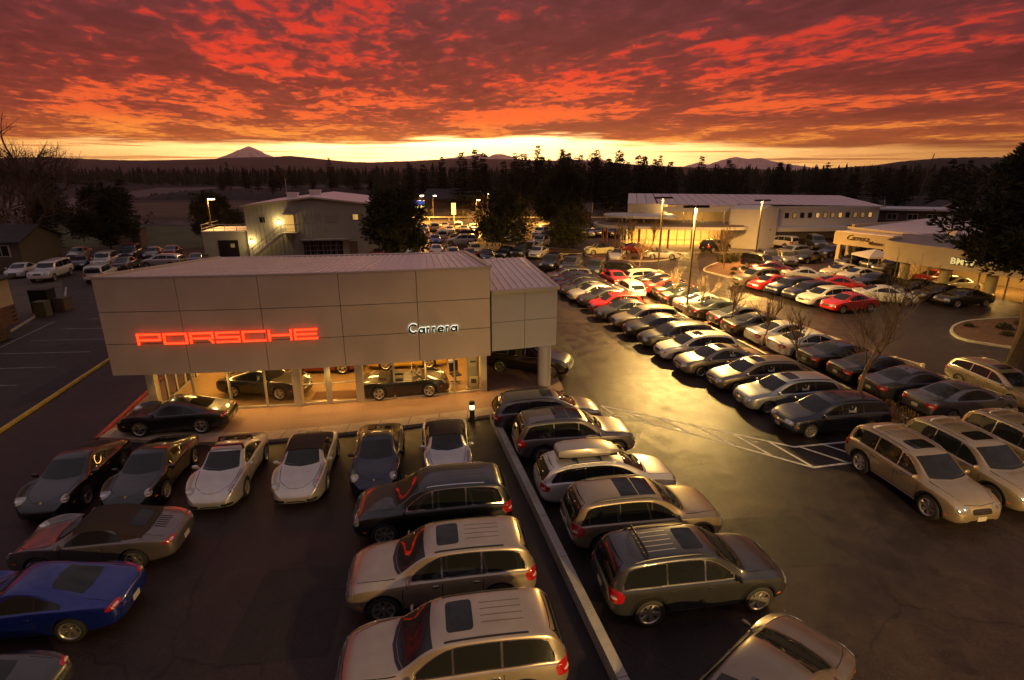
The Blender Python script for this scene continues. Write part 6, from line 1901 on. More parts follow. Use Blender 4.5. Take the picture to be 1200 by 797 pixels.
# ------------------------------------------------------------------ every car: name, label, category, body, variant, paint, x, y, heading, group, detail, sticker, z
CARS = [
    ('sports_car', 'black sports coupe standing on the walkway before the showroom', 'sports car', 'coupe', 'fast', 'black', -14.17, 21.43, 189.0, None, 2, 0, 0.137),
    ('sports_car', 'near-black sports coupe at the left end of the front row', 'sports car', 'coupe', '', 'black', -15.06, 16.91, -81.0, 'sports cars parked below the showroom walk', 2, 0, 0),
    ('sports_car', 'near-black sports coupe, second from left in the front row', 'sports car', 'coupe', '', 'black', -12.64, 17.25, -81.0, 'sports cars parked below the showroom walk', 2, 0, 0),
    ('sports_car', 'silver sports coupe with black roof bars in the front row', 'sports car', 'coupe', 'rack', 'silver', -10.04, 17.45, -81.0, 'sports cars parked below the showroom walk', 2, 0, 0),
    ('sports_car', 'silver convertible with closed dark top between silver and black coupes', 'sports car', 'cabrio', '', 'silver', -7.4, 17.76, -81.0, 'sports cars parked below the showroom walk', 2, 0, 0),
    ('sports_car', 'dark blue-black sports coupe between the two cloth-topped silver cars', 'sports car', 'coupe', '', 'navy', -4.96, 18.28, -81.0, 'sports cars parked below the showroom walk', 2, 0, 0),
    ('sports_car', 'silver convertible with black top at the right end of the front row', 'sports car', 'cabrio', '', 'silver', -2.5, 18.88, -81.0, 'sports cars parked below the showroom walk', 2, 0, 0),
    ('sports_car', 'grey convertible with brown cloth top at the left, tail to the empty lot', 'sports car', 'cabrio', '', 'mauvegrey', -11.71, 13.41, -171.0, 'sports cars along the left edge', 2, 0, 0),
    ('sports_car', 'deep blue sports coupe at the left edge', 'sports car', 'coupe', 'fast', 'blue', -11.6, 10.97, -171.0, 'sports cars along the left edge', 2, 0, 0),
    ('sports_car', 'dark sports car cut off in the bottom left corner', 'sports car', 'coupe', 'fast', 'darkgrey', -11.39, 8.17, -171.0, 'sports cars along the left edge', 2, 0, 0),
    ('suv', 'black SUV with bright window trim left of the low wall', 'suv', 'suv', 'blackchrome', 'black', -2.46, 14.87, -171.0, 'tall cars parked left of the low wall', 2, 0, 0),
    ('suv', 'bronze-silver SUV between the black SUV and the nearest one', 'suv', 'suv', 'chromed', 'bronze', -1.84, 11.98, -171.0, 'tall cars parked left of the low wall', 2, 0, 0),
    ('suv', 'bronze-grey SUV cut by the bottom edge, nearest beside the low wall', 'suv', 'suv', 'chromed', 'bronze', -1.29, 9.28, -171.0, 'tall cars parked left of the low wall', 2, 0, 0),
    ('estate_car', 'grey estate car with dark glass roof nearest the showroom, right of the low wall', 'estate car', 'wagon', '', 'grey', 1.49, 21.96, 9.0, 'cars parked right of the low wall', 2, 0, 0),
    ('suv', 'dark taupe SUV with glass roof second in the row right of the low wall', 'suv', 'crossover', 'crossover', 'mauvegrey', 2.39, 19.5, 9.0, 'cars parked right of the low wall', 2, 0, 0),
    ('estate_car', 'silver estate car carrying a long roof box', 'estate car', 'wagon', 'roofbox', 'silverwhite', 3.18, 16.68, 9.0, 'cars parked right of the low wall', 2, 0, 0),
    ('suv', 'gold SUV with two dark roof panels right of the low wall', 'suv', 'crossover', 'crossover', 'tan', 3.89, 14.34, 9.0, 'cars parked right of the low wall', 2, 0, 0),
    ('suv', 'dark grey SUV with black roof bar and chrome sill nearest right of the low wall', 'suv', 'suv', 'tdark', 'darkgrey', 4.57, 11.88, 9.0, 'cars parked right of the low wall', 2, 0, 0),
    ('saloon_car', 'mauve grey saloon cut by the bottom edge at right', 'saloon car', 'sedan', 'plain', 'mauvegrey', 5.0, 8.3, 40.5, None, 2, 0, 0),
    ('suv', 'gold SUV with silver roof bar, leftmost of the three at right', 'suv', 'suv', 'trail', 'gold', 13.88, 16.71, -81.0, 'gold SUVs facing the camera at right', 2, 0, 0),
    ('suv', 'gold SUV with silver roof bar, middle of the three at right', 'suv', 'suv', 'trail', 'gold', 16.35, 17.32, -81.0, 'gold SUVs facing the camera at right', 2, 0, 0),
    ('suv', 'gold SUV cut by the right edge, last of the three', 'suv', 'suv', 'trail', 'gold', 19.12, 18.02, -81.0, 'gold SUVs facing the camera at right', 2, 0, 0),
    ('estate_car', 'tall gold estate car with bright sills at the end of the rail', 'estate car', 'wagon', 'trim', 'tan', 23.86, 25.13, -84.0, None, 2, 0, 0),
    ('estate_car', 'navy estate car with window sticker, first in the long row facing left', 'estate car', 'wagon', '', 'navy', 13.61, 21.61, -172.3, 'long car row facing left', 2, True, 0),
    ('estate_car', 'silver-blue estate car, second in the long row facing left', 'estate car', 'wagon', '', 'silverblue', 12.89, 24.0, -172.1, 'long car row facing left', 2, True, 0),
    ('estate_car', 'taupe estate car, third in the long row facing left', 'estate car', 'wagon', '', 'taupe', 12.41, 26.43, -171.3, 'long car row facing left', 2, True, 0),
    ('saloon_car', 'taupe saloon car, fourth in the long row facing left', 'saloon car', 'sedan', '', 'taupe', 11.4, 28.73, -170.0, 'long car row facing left', 2, True, 0),
    ('estate_car', 'white estate car, fifth in the long row facing left', 'estate car', 'wagon', '', 'white', 10.85, 31.03, -171.9, 'long car row facing left', 2, True, 0),
    ('estate_car', 'dark grey estate car, sixth in the long row facing left', 'estate car', 'wagon', '', 'darkgrey', 10.35, 33.32, -171.7, 'long car row facing left', 1, True, 0),
    ('saloon_car', 'black saloon car, seventh in the long row facing left', 'saloon car', 'sedan', '', 'black', 9.9, 35.64, -172.3, 'long car row facing left', 1, True, 0),
    ('estate_car', 'taupe estate car, eighth in the long row facing left', 'estate car', 'wagon', '', 'taupe', 9.39, 37.78, -169.6, 'long car row facing left', 1, True, 0),
    ('saloon_car', 'dark grey saloon car, ninth in the long row facing left', 'saloon car', 'sedan', '', 'darkgrey', 8.57, 39.98, -170.0, 'long car row facing left', 1, True, 0),
    ('hatchback', 'bright red hatchback, tenth in the long row facing left', 'hatchback', 'hatch', '', 'red', 8.05, 42.12, -172.0, 'long car row facing left', 1, True, 0),
    ('saloon_car', 'dark grey saloon car, eleventh in the long row facing left', 'saloon car', 'sedan', '', 'darkgrey', 7.76, 44.28, -170.6, 'long car row facing left', 1, True, 0),
    ('saloon_car', 'silver saloon car, twelfth in the long row facing left', 'saloon car', 'sedan', '', 'silver', 7.12, 46.22, -169.9, 'long car row facing left', 1, True, 0),
    ('saloon_car', 'dark grey saloon car, thirteenth in the long row facing left', 'saloon car', 'sedan', '', 'darkgrey', 6.63, 48.24, -172.3, 'long car row facing left', 1, False, 0),
    ('saloon_car', 'black saloon car, fourteenth in the long row facing left', 'saloon car', 'sedan', '', 'black', 6.33, 50.27, -170.5, 'long car row facing left', 1, False, 0),
    ('saloon_car', 'dark blue saloon car, fifteenth in the long row facing left', 'saloon car', 'sedan', '', 'darkblue', 5.98, 52.28, -172.0, 'long car row facing left', 1, False, 0),
    ('estate_car', 'grey estate car, sixteenth in the long row facing left', 'estate car', 'wagon', '', 'grey', 5.5, 54.21, -172.3, 'long car row facing left', 1, False, 0),
    ('saloon_car', 'grey saloon car, first from near in the row tailed to the median', 'saloon car', 'sedan', 'plain', 'grey', 20.41, 23.14, 10.2, 'long car row with tails to the median', 2, False, 0),
    ('saloon_car', 'dark grey saloon car, second from near in the row tailed to the median', 'saloon car', 'sedan', 'plain', 'darkgrey', 19.65, 25.16, 8.4, 'long car row with tails to the median', 2, True, 0),
    ('saloon_car', 'black saloon car, third from near in the row tailed to the median', 'saloon car', 'sedan', 'plain', 'black', 19.22, 27.3, 9.2, 'long car row with tails to the median', 2, False, 0),
    ('saloon_car', 'black saloon car, fourth from near in the row tailed to the median', 'saloon car', 'sedan', 'plain', 'black', 18.63, 29.4, 10.1, 'long car row with tails to the median', 2, False, 0),
    ('saloon_car', 'white saloon car, fifth from near in the row tailed to the median', 'saloon car', 'sedan', 'plain', 'silverwhite', 17.94, 31.63, 8.7, 'long car row with tails to the median', 1, False, 0),
    ('saloon_car', 'silver saloon car, sixth from near in the row tailed to the median', 'saloon car', 'sedan', 'plain', 'silver', 17.43, 33.74, 8.8, 'long car row with tails to the median', 1, False, 0),
    ('saloon_car', 'black saloon car, seventh from near in the row tailed to the median', 'saloon car', 'sedan', 'plain', 'black', 16.68, 35.82, 8.4, 'long car row with tails to the median', 1, False, 0),
    ('saloon_car', 'dark grey saloon car, eighth from near in the row tailed to the median', 'saloon car', 'sedan', 'plain', 'darkgrey', 16.45, 37.99, 7.5, 'long car row with tails to the median', 1, False, 0),
    ('saloon_car', 'dark saloon car, ninth from near in the row tailed to the median', 'saloon car', 'sedan', 'plain', 'darkgreen', 15.59, 40.05, 9.4, 'long car row with tails to the median', 1, False, 0),
    ('saloon_car', 'silver saloon car, tenth from near in the row tailed to the median', 'saloon car', 'sedan', 'plain', 'silver', 15.19, 42.31, 9.1, 'long car row with tails to the median', 1, False, 0),
    ('saloon_car', 'black saloon car, eleventh from near in the row tailed to the median', 'saloon car', 'sedan', 'plain', 'black', 14.59, 44.42, 8.5, 'long car row with tails to the median', 1, False, 0),
    ('saloon_car', 'dark saloon car, twelfth from near in the row tailed to the median', 'saloon car', 'sedan', 'plain', 'darkgreen', 14.51, 46.65, 8.0, 'long car row with tails to the median', 1, False, 0),
    ('saloon_car', 'red saloon at the far end of the median beside the white hatchback', 'saloon car', 'sedan', 'plain', 'red', 14.08, 48.71, 9.0, 'cars at the far end of the main lot', 1, 0, 0),
    ('hatchback', 'white hatchback seen from behind among red cars', 'hatchback', 'hatch', '', 'white', 10.35, 47.9, 100, 'cars at the far end of the main lot', 1, 0, 0),
    ('saloon_car', 'black saloon beyond the red one at the far end of the median', 'saloon car', 'sedan', 'plain', 'black', 13.96, 51.27, 9.0, 'cars at the far end of the main lot', 1, 0, 0),
    ('estate_car', 'white estate at the far corner of the lot by the rail', 'estate car', 'wagon', '', 'white', 13.35, 53.17, 9.0, 'cars at the far end of the main lot', 1, 0, 0),
    ('small_car', 'rounded red small car near the far corner', 'small car', 'compact', '', 'red', 9.95, 52.94, 100, 'cars at the far end of the main lot', 1, 0, 0),
    ('suv', 'black SUV angled at the far lot corner', 'suv', 'boxy', '', 'black', 11.76, 55.95, -20.0, 'cars at the far end of the main lot', 1, 0, 0),
    ('suv', 'dark green SUV facing the camera, rightmost of three', 'suv', 'boxy', '', 'darkgreen', 8.75, 57.55, -110.0, 'cars at the far end of the main lot', 1, 0, 0),
    ('suv', 'dark grey SUV facing the camera, middle of three', 'suv', 'boxy', '', 'darkgrey', 6.47, 59.85, -110.0, 'cars at the far end of the main lot', 1, 0, 0),
    ('suv', 'black SUV facing the camera beside the canopy roof, leftmost of three', 'suv', 'boxy', '', 'black', 4.38, 61.28, -110.0, 'cars at the far end of the main lot', 1, 0, 0),
    ('convertible', 'pale yellow open convertible on the planting island', 'convertible', 'smallopen', '', 'pale_yellow', 11.61, 73.07, -171.0, 'cars at the far end of the main lot', 1, 0, 0),
    ('convertible', 'silver convertible facing out on the planting island', 'convertible', 'smallopen', '', 'silver', 13.05, 68.41, -110.0, 'cars at the far end of the main lot', 1, 0, 0),
    ('small_car', 'dark red car behind saplings on the island', 'small car', 'compact', '', 'darkred', 16.6, 74.22, 9.0, 'cars at the far end of the main lot', 1, 0, 0),
    ('convertible', 'silver open convertible with dark seats at the island tip', 'convertible', 'open', '', 'silverwhite', 18.77, 69.41, -6.0, 'cars at the far end of the main lot', 1, 0, 0),
    ('suv', 'black SUV on the apron before the round glass showroom', 'suv', 'crossover', 'crossover', 'black', 27.74, 75.51, 29.0, 'cars at the far end of the main lot', 1, 0, 0),
    ('suv', 'tan SUV first in the row facing left, by the island', 'suv', 'crossover', 'crossover', 'tan', 23.45, 52.35, -165.0, 'cars before the cream showroom', 1, 0, 0),
    ('saloon_car', 'red saloon second in the row beyond the rail', 'saloon car', 'compact', '', 'red', 24.15, 50.49, -164.7, 'cars before the cream showroom', 1, 0, 0),
    ('estate_car', 'dark blue estate third in the row beyond the rail', 'estate car', 'wagon', '', 'darkblue', 25.07, 48.68, -163.2, 'cars before the cream showroom', 1, 0, 0),
    ('estate_car', 'black-blue estate fourth in the row beyond the rail', 'estate car', 'wagon', '', 'navy', 25.68, 46.75, -163.8, 'cars before the cream showroom', 1, 0, 0),
    ('estate_car', 'white estate next to the near red car beyond the rail', 'estate car', 'wagon', '', 'white', 25.91, 44.61, -165.3, 'cars before the cream showroom', 1, 0, 0),
    ('saloon_car', 'red saloon nearest in the row beyond the rail', 'saloon car', 'compact', '', 'red', 26.69, 42.56, -164.9, 'cars before the cream showroom', 1, 0, 0),
    ('coupe', 'cream coupe with bluish bonnet behind the red and blue cars', 'coupe', 'compact', '', 'silverwhite', 29.32, 54.49, -15.6, 'cars before the cream showroom', 1, 0, 0),
    ('saloon_car', 'red saloon facing right behind the white estate', 'saloon car', 'compact', '', 'red', 30.1, 49.87, -16.5, 'cars before the cream showroom', 1, 0, 0),
    ('saloon_car', 'large white saloon facing right nearest the cream showroom', 'saloon car', 'sedan', '', 'white', 31.23, 45.27, -16.1, 'cars before the cream showroom', 1, 0, 0),
    ('saloon_car', 'dark red saloon behind the tan SUV', 'saloon car', 'compact', '', 'darkred', 27.66, 58.24, -15.4, 'cars before the cream showroom', 1, 0, 0),
    ('suv', 'dark SUV with lit headlamps by the shrubs', 'suv', 'boxy', '', 'darkblue', 30.0, 64.26, -98.5, 'cars before the cream showroom', 1, 0, 0),
    ('suv', 'dark car tucked behind the island tip', 'suv', 'boxy', '', 'black', 27.99, 61.48, -58.5, 'cars before the cream showroom', 1, 0, 0),
    ('suv', 'grey SUV facing the camera between dark cars', 'suv', 'crossover', 'crossover', 'grey', 32.15, 64.62, -100.7, 'cars before the cream showroom', 1, 0, 0),
    ('saloon_car', 'dark saloon right of the grey SUV', 'saloon car', 'compact', '', 'black', 35.95, 66.56, -155.1, 'cars before the cream showroom', 1, 0, 0),
    ('estate_car', 'silver estate before the white tower', 'estate car', 'wagon', '', 'silverblue', 36.11, 71.0, -154.6, 'cars before the cream showroom', 1, 0, 0),
    ('saloon_car', 'dark saloon under the hall beside the wing pillar', 'saloon car', 'compact', '', 'black', 41.47, 71.41, -155.0, 'cars before the cream showroom', 1, 0, 0),
    ('suv', 'small white SUV under the white hall', 'suv', 'boxy', '', 'white', 38.89, 80.2, 119.0, 'cars before the cream showroom', 1, 0, 0),
    ('van', 'pale van in the shade under the hall', 'van', 'van', '', 'grey', 43.07, 78.49, -101.2, 'cars before the cream showroom', 1, 0, 0),
    ('saloon_car', 'dark blue saloon by the left wing of the cream showroom', 'saloon car', 'sedan', '', 'darkblue', 39.62, 63.59, -159.5, 'cars before the cream showroom', 1, 0, 0),
    ('saloon_car', 'cream saloon facing left in the middle of the right lot', 'saloon car', 'sedan', '', 'cream', 34.34, 56.53, -172.6, 'cars before the cream showroom', 1, 0, 0),
    ('saloon_car', 'white saloon in front of the cream one in the right lot', 'saloon car', 'compact', '', 'white', 34.76, 54.54, -172.1, 'cars before the cream showroom', 1, 0, 0),
    ('saloon_car', 'dark blue saloon before the round columns', 'saloon car', 'compact', '', 'navy', 34.48, 51.47, -171.4, 'cars before the cream showroom', 1, 0, 0),
    ('suv', 'black SUV behind under the gazebo side', 'suv', 'crossover', 'crossover', 'black', 41.3, 61.61, -162.3, 'cars before the cream showroom', 1, 0, 0),
    ('suv', 'dark SUV nearest the first round column', 'suv', 'crossover', 'crossover', 'darkgrey', 40.89, 58.88, -161.2, 'cars before the cream showroom', 1, 0, 0),
    ('roadster', 'black coupe by the columns, farthest of three', 'coupe', 'compact', '', 'black', 36.16, 48.3, -172.4, 'cars before the cream showroom', 1, 0, 0),
    ('roadster', 'black coupe by the columns, middle of three', 'coupe', 'compact', '', 'black', 36.62, 46.18, -172.1, 'cars before the cream showroom', 1, 0, 0),
    ('roadster', 'black roadster by the columns, nearest of three', 'roadster', 'compact', '', 'black', 37.15, 44.3, -172.1, 'cars before the cream showroom', 1, 0, 0),
    ('saloon_car', 'red car displayed inside the cream showroom', 'saloon car', 'compact', '', 'red', 41.37, 52.89, 9.0, 'cars before the cream showroom', 1, 0, 0),
    ('saloon_car', 'pale yellow car displayed inside the cream showroom', 'saloon car', 'compact', '', 'cream', 40.79, 49.82, 10.6, 'cars before the cream showroom', 1, 0, 0),
    ('pickup_truck', 'white and brown pickup with canopy, front to the camera', 'pickup truck', 'pickup', '', 'white', -47.2, 55.93, -74.0, 'vehicles in the older lot at left', 1, 0, 0),
    ('suv', 'boxy white SUV seen from behind at the showroom corner', 'suv', 'boxy', '', 'white', -41.45, 55.06, 109.0, 'vehicles in the older lot at left', 1, 0, 0),
    ('pickup_truck', 'white SUV facing the camera behind the boxy one', 'suv', 'boxy', '', 'silverwhite', -46.63, 62.9, -70.0, 'vehicles in the older lot at left', 1, 0, 0),
    ('saloon_car', 'dark car right of the canopy pickup', 'saloon car', 'compact', '', 'black', -49.04, 62.78, -70.0, 'vehicles in the older lot at left', 1, 0, 0),
    ('saloon_car', 'small pale car by the bare tree trunk', 'saloon car', 'compact', '', 'silver', -54.7, 69.77, -70.0, 'vehicles in the older lot at left', 1, 0, 0),
    ('suv', 'black and silver pickup facing the camera near the shed', 'suv', 'boxy', '', 'darkgrey', -47.92, 69.28, -70.0, 'vehicles in the older lot at left', 1, 0, 0),
    ('saloon_car', 'grey saloon seen from behind near the roof corner', 'saloon car', 'sedan', 'plain', 'grey', -43.44, 61.69, 109.0, 'vehicles in the older lot at left', 1, 0, 0),
    ('saloon_car', 'dark grey car in the back row at left', 'saloon car', 'compact', '', 'grey', -45.6, 70.03, -70.0, 'vehicles in the older lot at left', 1, 0, 0),
    ('estate_car', 'silver estate parked sideways above the showroom roof edge', 'estate car', 'wagon', '', 'silver', -40.28, 63.43, -180.0, 'vehicles in the older lot at left', 1, 0, 0),
    ('saloon_car', 'black car in the back row behind the silver estate', 'saloon car', 'compact', '', 'black', -43.99, 71.52, 109.0, 'vehicles in the older lot at left', 1, 0, 0),
    ('saloon_car', 'dark blue car by the annex above the roof edge', 'saloon car', 'compact', '', 'darkblue', -37.02, 64.81, 109.0, 'vehicles in the older lot at left', 1, 0, 0),
    ('saloon_car', 'small white saloon left of the canopy pickup', 'saloon car', 'compact', '', 'white', -51.52, 57.47, -70.0, 'vehicles in the older lot at left', 1, 0, 0),
    ('saloon_car', 'silver saloon nearest in the lane of the far lot', 'saloon car', 'sedan', 'plain', 'silver', -9.94, 72.46, 100.0, 'cars in the far lot', 0, 0, 0),
    ('small_car', 'pale green small car under the middle lamp', 'small car', 'hatch', '', 'pale_yellow', -4.91, 73.28, -80.0, 'cars in the far lot', 0, 0, 0),
    ('suv', 'silver SUV side-on in the far lot', 'suv', 'crossover', 'crossover', 'silverwhite', -7.49, 82.14, 180.0, 'cars in the far lot', 0, 0, 0),
    ('saloon_car', 'blue car in the far lot', 'saloon car', 'compact', '', 'blue', -11.63, 84.17, -80.0, 'cars in the far lot', 0, 0, 0),
    ('suv', 'white SUV from behind in the far lot', 'suv', 'boxy', '', 'white', -11.17, 88.9, 100.0, 'cars in the far lot', 0, 0, 0),
    ('suv', 'grey SUV behind the side-on one', 'suv', 'boxy', '', 'grey', -7.59, 88.37, 160.0, 'cars in the far lot', 0, 0, 0),
    ('saloon_car', 'silver saloon in the brightly lit back row of the far lot', 'saloon car', 'compact', '', 'silver', -18.02, 102.11, 100, 'cars in the far lot', 0, 0, 0),
    ('saloon_car', 'white saloon in the brightly lit back row of the far lot', 'saloon car', 'compact', '', 'white', -15.81, 100.65, 100, 'cars in the far lot', 0, 0, 0),
    ('suv', 'pale SUV in the brightly lit back row of the far lot', 'suv', 'boxy', '', 'silverwhite', -14.1, 102.17, 100, 'cars in the far lot', 0, 0, 0),
    ('saloon_car', 'silver saloon in the brightly lit back row of the far lot', 'saloon car', 'compact', '', 'silver', -12.67, 105.27, 100, 'cars in the far lot', 0, 0, 0),
    ('saloon_car', 'silver saloon in the brightly lit back row of the far lot', 'saloon car', 'compact', '', 'silver', -10.94, 97.88, 100, 'cars in the far lot', 0, 0, 0),
    ('suv', 'white SUV in the brightly lit back row of the far lot', 'suv', 'boxy', '', 'white', -10.14, 103.66, 100, 'cars in the far lot', 0, 0, 0),
    ('saloon_car', 'grey saloon in the brightly lit back row of the far lot', 'saloon car', 'compact', '', 'grey', -8.56, 99.21, 100, 'cars in the far lot', 0, 0, 0),
    ('saloon_car', 'pale saloon in the brightly lit back row of the far lot', 'saloon car', 'compact', '', 'silverwhite', -7.11, 102.11, 100, 'cars in the far lot', 0, 0, 0),
    ('suv', 'yellow SUV in the brightly lit back row of the far lot', 'suv', 'boxy', '', 'yellow', -5.43, 103.76, 100, 'cars in the far lot', 0, 0, 0),
    ('saloon_car', 'silver saloon in the brightly lit back row of the far lot', 'saloon car', 'compact', '', 'silver', -15.02, 91.48, 100, 'cars in the far lot', 0, 0, 0),
    ('saloon_car', 'grey saloon at the foot of the left dense pine', 'saloon car', 'compact', '', 'grey', -14.87, 84.79, -80, 'cars in the far lot', 0, 0, 0),
    ('suv', 'black SUV under the middle and right pines', 'suv', 'boxy', '', 'black', 5.22, 84.79, -110, 'cars in the far lot', 0, 0, 0),
    ('suv', 'pale SUV under the middle and right pines', 'suv', 'boxy', '', 'silverwhite', 4.06, 80.23, -110, 'cars in the far lot', 0, 0, 0),
    ('saloon_car', 'silver saloon under the middle and right pines', 'saloon car', 'compact', '', 'silver', 2.59, 75.9, -110, 'cars in the far lot', 0, 0, 0),
    ('saloon_car', 'pale saloon under the middle and right pines', 'saloon car', 'compact', '', 'silverwhite', 3.39, 70.75, -110, 'cars in the far lot', 0, 0, 0),
    ('suv', 'dark green SUV under the middle and right pines', 'suv', 'boxy', '', 'darkgreen', 1.2, 70.4, -110, 'cars in the far lot', 0, 0, 0),
    ('saloon_car', 'black saloon under the middle and right pines', 'saloon car', 'compact', '', 'black', -0.77, 70.68, -110, 'cars in the far lot', 0, 0, 0),
    ('suv', 'white SUV by the right edge kerb of the far lot', 'suv', 'boxy', '', 'white', 4.69, 92.69, -110, 'cars in the far lot', 0, 0, 0),
    ('saloon_car', 'white saloon by the right edge kerb of the far lot', 'saloon car', 'compact', '', 'white', 6.01, 100.69, -110, 'cars in the far lot', 0, 0, 0),
    ('saloon_car', 'silver saloon just over the showroom roof edge', 'saloon car', 'compact', '', 'silver', -7.5, 69.85, -80, 'cars in the far lot', 0, 0, 0),
    ('saloon_car', 'dark red saloon just over the showroom roof edge', 'saloon car', 'compact', '', 'darkred', -5.34, 68.73, -80, 'cars in the far lot', 0, 0, 0),
    ('saloon_car', 'black saloon just over the showroom roof edge', 'saloon car', 'compact', '', 'black', -3.24, 67.95, -80, 'cars in the far lot', 0, 0, 0),
    ('saloon_car', 'white saloon at the foot of the left dense pine', 'saloon car', 'compact', '', 'white', -13.43, 73.14, -80, 'cars in the far lot', 0, 0, 0),
    ('saloon_car', 'silver saloon at the foot of the left dense pine', 'saloon car', 'compact', '', 'silver', -14.98, 70.85, -80, 'cars in the far lot', 0, 0, 0),
    ('saloon_car', 'red saloon at the foot of the left dense pine', 'saloon car', 'compact', '', 'red', -16.68, 69.36, -80, 'cars in the far lot', 0, 0, 0),
    ('saloon_car', 'silver saloon beyond the left end of the round canopy', 'saloon car', 'compact', '', 'silver', 12.59, 93.87, 100, 'cars in the far lot', 0, 0, 0),
    ('saloon_car', 'grey saloon beyond the left end of the round canopy', 'saloon car', 'compact', '', 'grey', 14.32, 95.17, 100, 'cars in the far lot', 0, 0, 0),
    ('saloon_car', 'dark grey saloon beyond the left end of the round canopy', 'saloon car', 'compact', '', 'darkgrey', 16.48, 94.05, 100, 'cars in the far lot', 0, 0, 0),
    ('saloon_car', 'silver saloon under the middle and right pines', 'saloon car', 'compact', '', 'silver', -1.21, 86.93, 100, 'cars in the far lot', 0, 0, 0),
    ('saloon_car', 'grey saloon under the middle and right pines', 'saloon car', 'compact', '', 'grey', 0.41, 89.14, 100, 'cars in the far lot', 0, 0, 0),
    ('saloon_car', 'white saloon just over the showroom roof edge', 'saloon car', 'compact', '', 'white', -3.55, 89.12, 100, 'cars in the far lot', 0, 0, 0),
    ('sports_car', 'black open sports car with top down behind the right showroom glass', 'sports car', 'open', '', 'black', -5.32, 25.25, 10.3, None, 2, 0, 0.14),
    ('sports_car', 'black sports coupe behind the left showroom glass', 'sports car', 'coupe', '', 'black', -12.1, 25.2, -8, None, 2, 0, 0.14),
    ('sports_car', 'yellow convertible deeper inside the showroom behind the open black car', 'sports car', 'open', '', 'yellow', -5.87, 29.3, 8, None, 1, 0, 0.14),
    ('sports_car', 'dark sports car far inside the showroom behind the doors', 'sports car', 'coupe', 'fast', 'darkred', -10.33, 28.5, 185, None, 1, 0, 0.14),
    ('suv', 'black SUV waiting under the side canopy', 'suv', 'suv', 'blackchrome', 'black', 0.95, 28.7, -18, None, 2, 0, 0.0),
]
rs_ = random.Random(3)
for nm, lb, cat, kd, vr, pn, x, y, hd, gp, ld, stk, z in CARS:
    spawn(nm, lb, cat, kd, vr, pn, x, y, hd, gp, ld, bool(stk), z)

for o in COL.objects:
    if o.get('label', '').startswith('mauve grey saloon cut'): o.scale = (1.06, 1.06, 1.06)

# long roof box carried on the silver estate: its own thing, resting on the bars
rc = [c for c in CARS if c[4] == 'roofbox'][0]
hd = radians(rc[8])
rb_ = thing('roof_box', 'long silver roof box strapped on the silver estate car', 'roof box', (rc[6] - .72 * cos(hd), rc[7] - .72 * sin(hd), 1.575), hd)
mb = MB()
secs = [(-1.05, .24, .20), (-1.0, .34, .27), (-.7, .40, .33), (0, .42, .34), (.6, .40, .28), (.95, .32, .18), (1.12, .20, .08)]
vs, fs = [], []
for x, w, h in secs:
    for y, z in ((-w, .05), (-w * 1.02, h * .45), (-w * .86, h * .9), (-w * .4, h), (w * .4, h), (w * .86, h * .9), (w * 1.02, h * .45), (w, .05)): vs.append((x, y, z))
for i in range(len(secs) - 1):
    for k in range(8):
        fs.append((i * 8 + k, i * 8 + (k + 1) % 8, (i + 1) * 8 + (k + 1) % 8, (i + 1) * 8 + k))
fs += [tuple(range(8))[::-1], tuple(range(8 * len(secs) - 8, 8 * len(secs)))]
mb.add(vs, [f[::-1] for f in fs]); mb.build('shell', M_silverbox, rb_, True, sharp=30)
mb = MB(); mb.box((0, 0, .03), (2.0, .74, .06)); mb.build('base_tray', M_trimblk, rb_)
for x in (-.35, .4):
    mb = MB(); mb.box((x, 0, .0), (.08, .5, .04)); mb.build('clamp', M_trimblk, rb_)

# ------------------------------------------------------------------ vegetation
def foliage(name, a, b, scale):
    if name in MATS: return MATS[name]
    mt = bpy.data.materials.new(name); mt.use_nodes = True
    nt = mt.node_tree; bs = nt.nodes['Principled BSDF']; bs.inputs['Roughness'].default_value = .75
    bs.inputs['Specular IOR Level'].default_value = .25
    tc = nt.nodes.new('ShaderNodeTexCoord'); n = nt.nodes.new('ShaderNodeTexNoise'); n.inputs['Scale'].default_value = scale; n.inputs['Detail'].default_value = 3
    nt.links.new(tc.outputs['Object'], n.inputs['Vector'])
    r = nt.nodes.new('ShaderNodeValToRGB'); r.color_ramp.elements[0].position = .35; r.color_ramp.elements[1].position = .68
    r.color_ramp.elements[0].color = (*a, 1); r.color_ramp.elements[1].color = (*b, 1)
    nt.links.new(n.outputs[0], r.inputs[0]); nt.links.new(r.outputs[0], bs.inputs['Base Color'])
    MATS[name] = mt
    return mt
M_needle = foliage('conifer_needles', (.018, .026, .012), (.050, .055, .022), .7)
M_pine = foliage('pine_needles', (.030, .038, .016), (.085, .080, .030), .9)
M_barkm = mat('tree_bark', (.075, .050, .034), .9, var=.35, vscale=6, bump=.5, bscale=20)
M_twig = mat('bare_twigs', (.15, .098, .058), .85, var=.25, vscale=4)
M_shrub = foliage('shrub_leaves', (.030, .030, .012), (.075, .060, .025), 2.0)

def spray(mb, p, d, ln, w, rnd, n=3):
    """a small fan of needle blades at p pointing along d"""
    d = d.normalized()
    for k in range(n):
        q = Vector((rnd.uniform(-1, 1), rnd.uniform(-1, 1), rnd.uniform(-.7, .7)))
        s = d.cross(q)
        if s.length < 1e-3: continue
        s = s.normalized() * w
        e = (d + q * .55).normalized() * ln * rnd.uniform(.7, 1.2)
        mb.add([p - s * .5, p + s * .5, p + e * .65 + s * .35, p + e], [(0, 1, 2, 3)])

